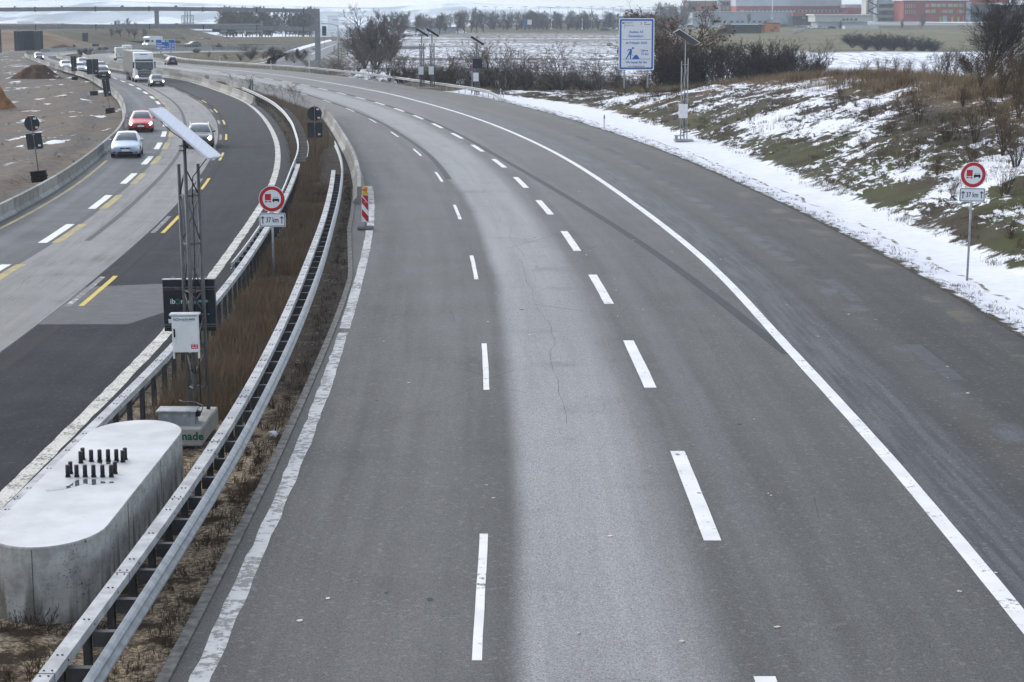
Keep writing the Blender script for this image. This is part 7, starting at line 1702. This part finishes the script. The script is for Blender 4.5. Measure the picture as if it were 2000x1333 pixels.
    t = bld('low charcoal hut with snowy roof on the meadow', 'hut'); b = scaled_box(t, 'wall', 1421, 1487, 50.5, 67, 760, 10, MAT['charcoal']); scaled_box(t, 'fence_wall', 1403, 1437, 56.5, 69, 752, 1.2, MAT['charcoal']); scaled_box(t, 'roof', 1418, 1496, 48.6, 50.8, 758, 13, MAT['charcoal']); scaled_box(t, 'roof_snow', 1432, 1482, 47.6, 48.8, 759, 9, MAT['roof_snow']); scaled_box(t, 'brown_end', 1485, 1495, 49.5, 66, 761, 8, MAT['brick_salmon'])
    t = bld('orange hut beside the charcoal one', 'hut'); b = scaled_box(t, 'wall', 1495, 1523, 46, 63.5, 775, 8, MAT['orange_wall']); scaled_box(t, 'window', 1511, 1517.5, 52, 57.5, 774.8, .4, MAT['win'], b); scaled_box(t, 'window', 1505, 1512, 58, 61, 774.8, .4, MAT['win'], b); scaled_box(t, 'roof', 1493, 1524, 45, 46.2, 774.5, 9, MAT['charcoal'])
    t = bld('slanting blue grey fence wall on the meadow', 'fence', 'fence'); m = MB(); a, c = at_d(1548, 71, 740), at_d(1573, 62, 900); d = (c - a); m.box((a + c) / 2 + Vector((0, 0, 1)), (d.length, .4, 2.2), math.atan2(d.y, d.x)); m.build('panels', MAT['metal_clad'], t)
    t = bld('long grey shed behind the trees at the field corner', 'shed'); scaled_box(t, 'wall', 765, 905, 54.5, 67, 820, 16, MAT['metal_clad']); scaled_box(t, 'roof', 764, 906, 53.5, 54.6, 819, 18, MAT['charcoal'])
    for u0, u1, v0, v1, lab in ((237, 285, 70.5, 78, 'left of the two red tiled roofs beyond the far bend'), (284, 334, 64.5, 76, 'right of the two red tiled roofs beyond the far bend, the higher one')):
        t = bld(lab, 'farmhouse'); D = 700; scaled_box(t, 'wall', u0 + 1, u1 - 1, v1 - 3, v1 + 3, D, 12, MAT['pale_wall']); a, c = at_d(u0, v1 - 2.5, D), at_d(u1, v0, D); m = MB()
        m.add([(a.x, D - .6, a.z), (c.x, D - .6, a.z), (c.x, D + 6, c.z), (a.x, D + 6, c.z), (a.x, D + 12.6, a.z), (c.x, D + 12.6, a.z)], [(0, 1, 2, 3), (3, 2, 5, 4), (0, 3, 4), (1, 5, 2)]); m.build('roof', MAT['tile'], t)
        scaled_box(t, 'skylight', u0 + 10, u0 + 22, v1 - 6.5, v1 - 4.5, D + 1.5, 3, MAT['pale_wall'])
    # power station chimneys, far white blocks
    t = bld('three slim chimneys in a steel frame far behind the gantry', 'chimney_group', 'chimneys'); D = 900
    for u in (361, 366, 371.5): a, b_ = at_d(u, 74, D), at_d(u, 22, D); m = MB(); m.tube([(a.x, D, a.z), (b_.x, D, b_.z)], .38, 8); m.build('chimney', MAT['galv'], t)
    m = MB()
    for v in (31, 45, 60): a, b_ = at_d(357, v, D), at_d(377, v, D); beam(m, (a.x, D - 1, a.z), (b_.x, D - 1, b_.z), .25, .25); beam(m, (a.x, D + 3, a.z), (b_.x, D + 3, b_.z), .25, .25)
    for u in (357, 377): a, b_ = at_d(u, 74, D), at_d(u, 30, D); m.box((a.x, D - 1, (a.z + b_.z) / 2), (.25, .25, b_.z - a.z)); m.box((a.x, D + 3, (a.z + b_.z) / 2), (.25, .25, b_.z - a.z))
    m.build('frame', MAT['galv'], t)
    for i, (u0, u1, v0, v1, D, lab) in enumerate([(34, 64, 41.5, 58, 4000, 'broad white block far off left above the pile wall'), (101, 125, 45, 58, 4050, 'low white building far off right of the broad white block'), (130, 150, 52, 62, 3500, 'pale tall house far off behind the lower gantry beam'), (612, 700, 62, 68, 2900, 'long pale industrial hall right of the gantry post'), (640, 660, 30, 58, 4000, 'pale tower block faint in the haze right of the gantry')]):
        t = bld(lab, 'distant_building'); b = scaled_box(t, 'wall', u0, u1, v0, v1 + 4, D, 14, MAT['pale_wall']); facade_windows(t, b, u0 + 1, u1 - 1, v0 + 2, v0 + 3.5, D, 6, MAT['win'], .5)
hospital()
# steam
def steam():
    m = bpy.data.materials.new('steam_cloud'); m.use_nodes = True; nt_ = m.node_tree; nt_.nodes.clear(); o = nt_.nodes.new('ShaderNodeOutputMaterial'); v = nt_.nodes.new('ShaderNodeVolumePrincipled'); v.inputs['Color'].default_value = (.95, .95, .97, 1); v.inputs['Density'].default_value = .16; nt_.links.new(v.outputs[0], o.inputs['Volume'])
    D = 1050; b = MB()
    for u, vv, r in ((402, 74, 1.6), (399, 70, 2.0), (404, 67, 2.2), (397, 64, 1.6)): p = at_d(u, vv, D); b.sphere((p.x, D, p.z), r)
    tag(b.build('steam', m), kind='stuff')
# ------------------------------------------------------------------ haze over the whole country
def haze():
    m = bpy.data.materials.new('winter_haze'); m.use_nodes = True; t = m.node_tree; t.nodes.clear(); o = t.nodes.new('ShaderNodeOutputMaterial'); v = t.nodes.new('ShaderNodeVolumePrincipled')
    v.inputs['Color'].default_value = (.80, .90, 1.0, 1); v.inputs['Density'].default_value = HAZE; v.inputs['Anisotropy'].default_value = 0.2
    t.links.new(v.outputs[0], o.inputs['Volume']); m.cycles.homogeneous_volume = True if hasattr(m.cycles, 'homogeneous_volume') else None
    b = MB(); b.box((0, 3200, 48), (10400, 6700, 160)); ob = b.build('haze', m); tag(ob, kind='stuff')
HAZE = 0.00019
haze()
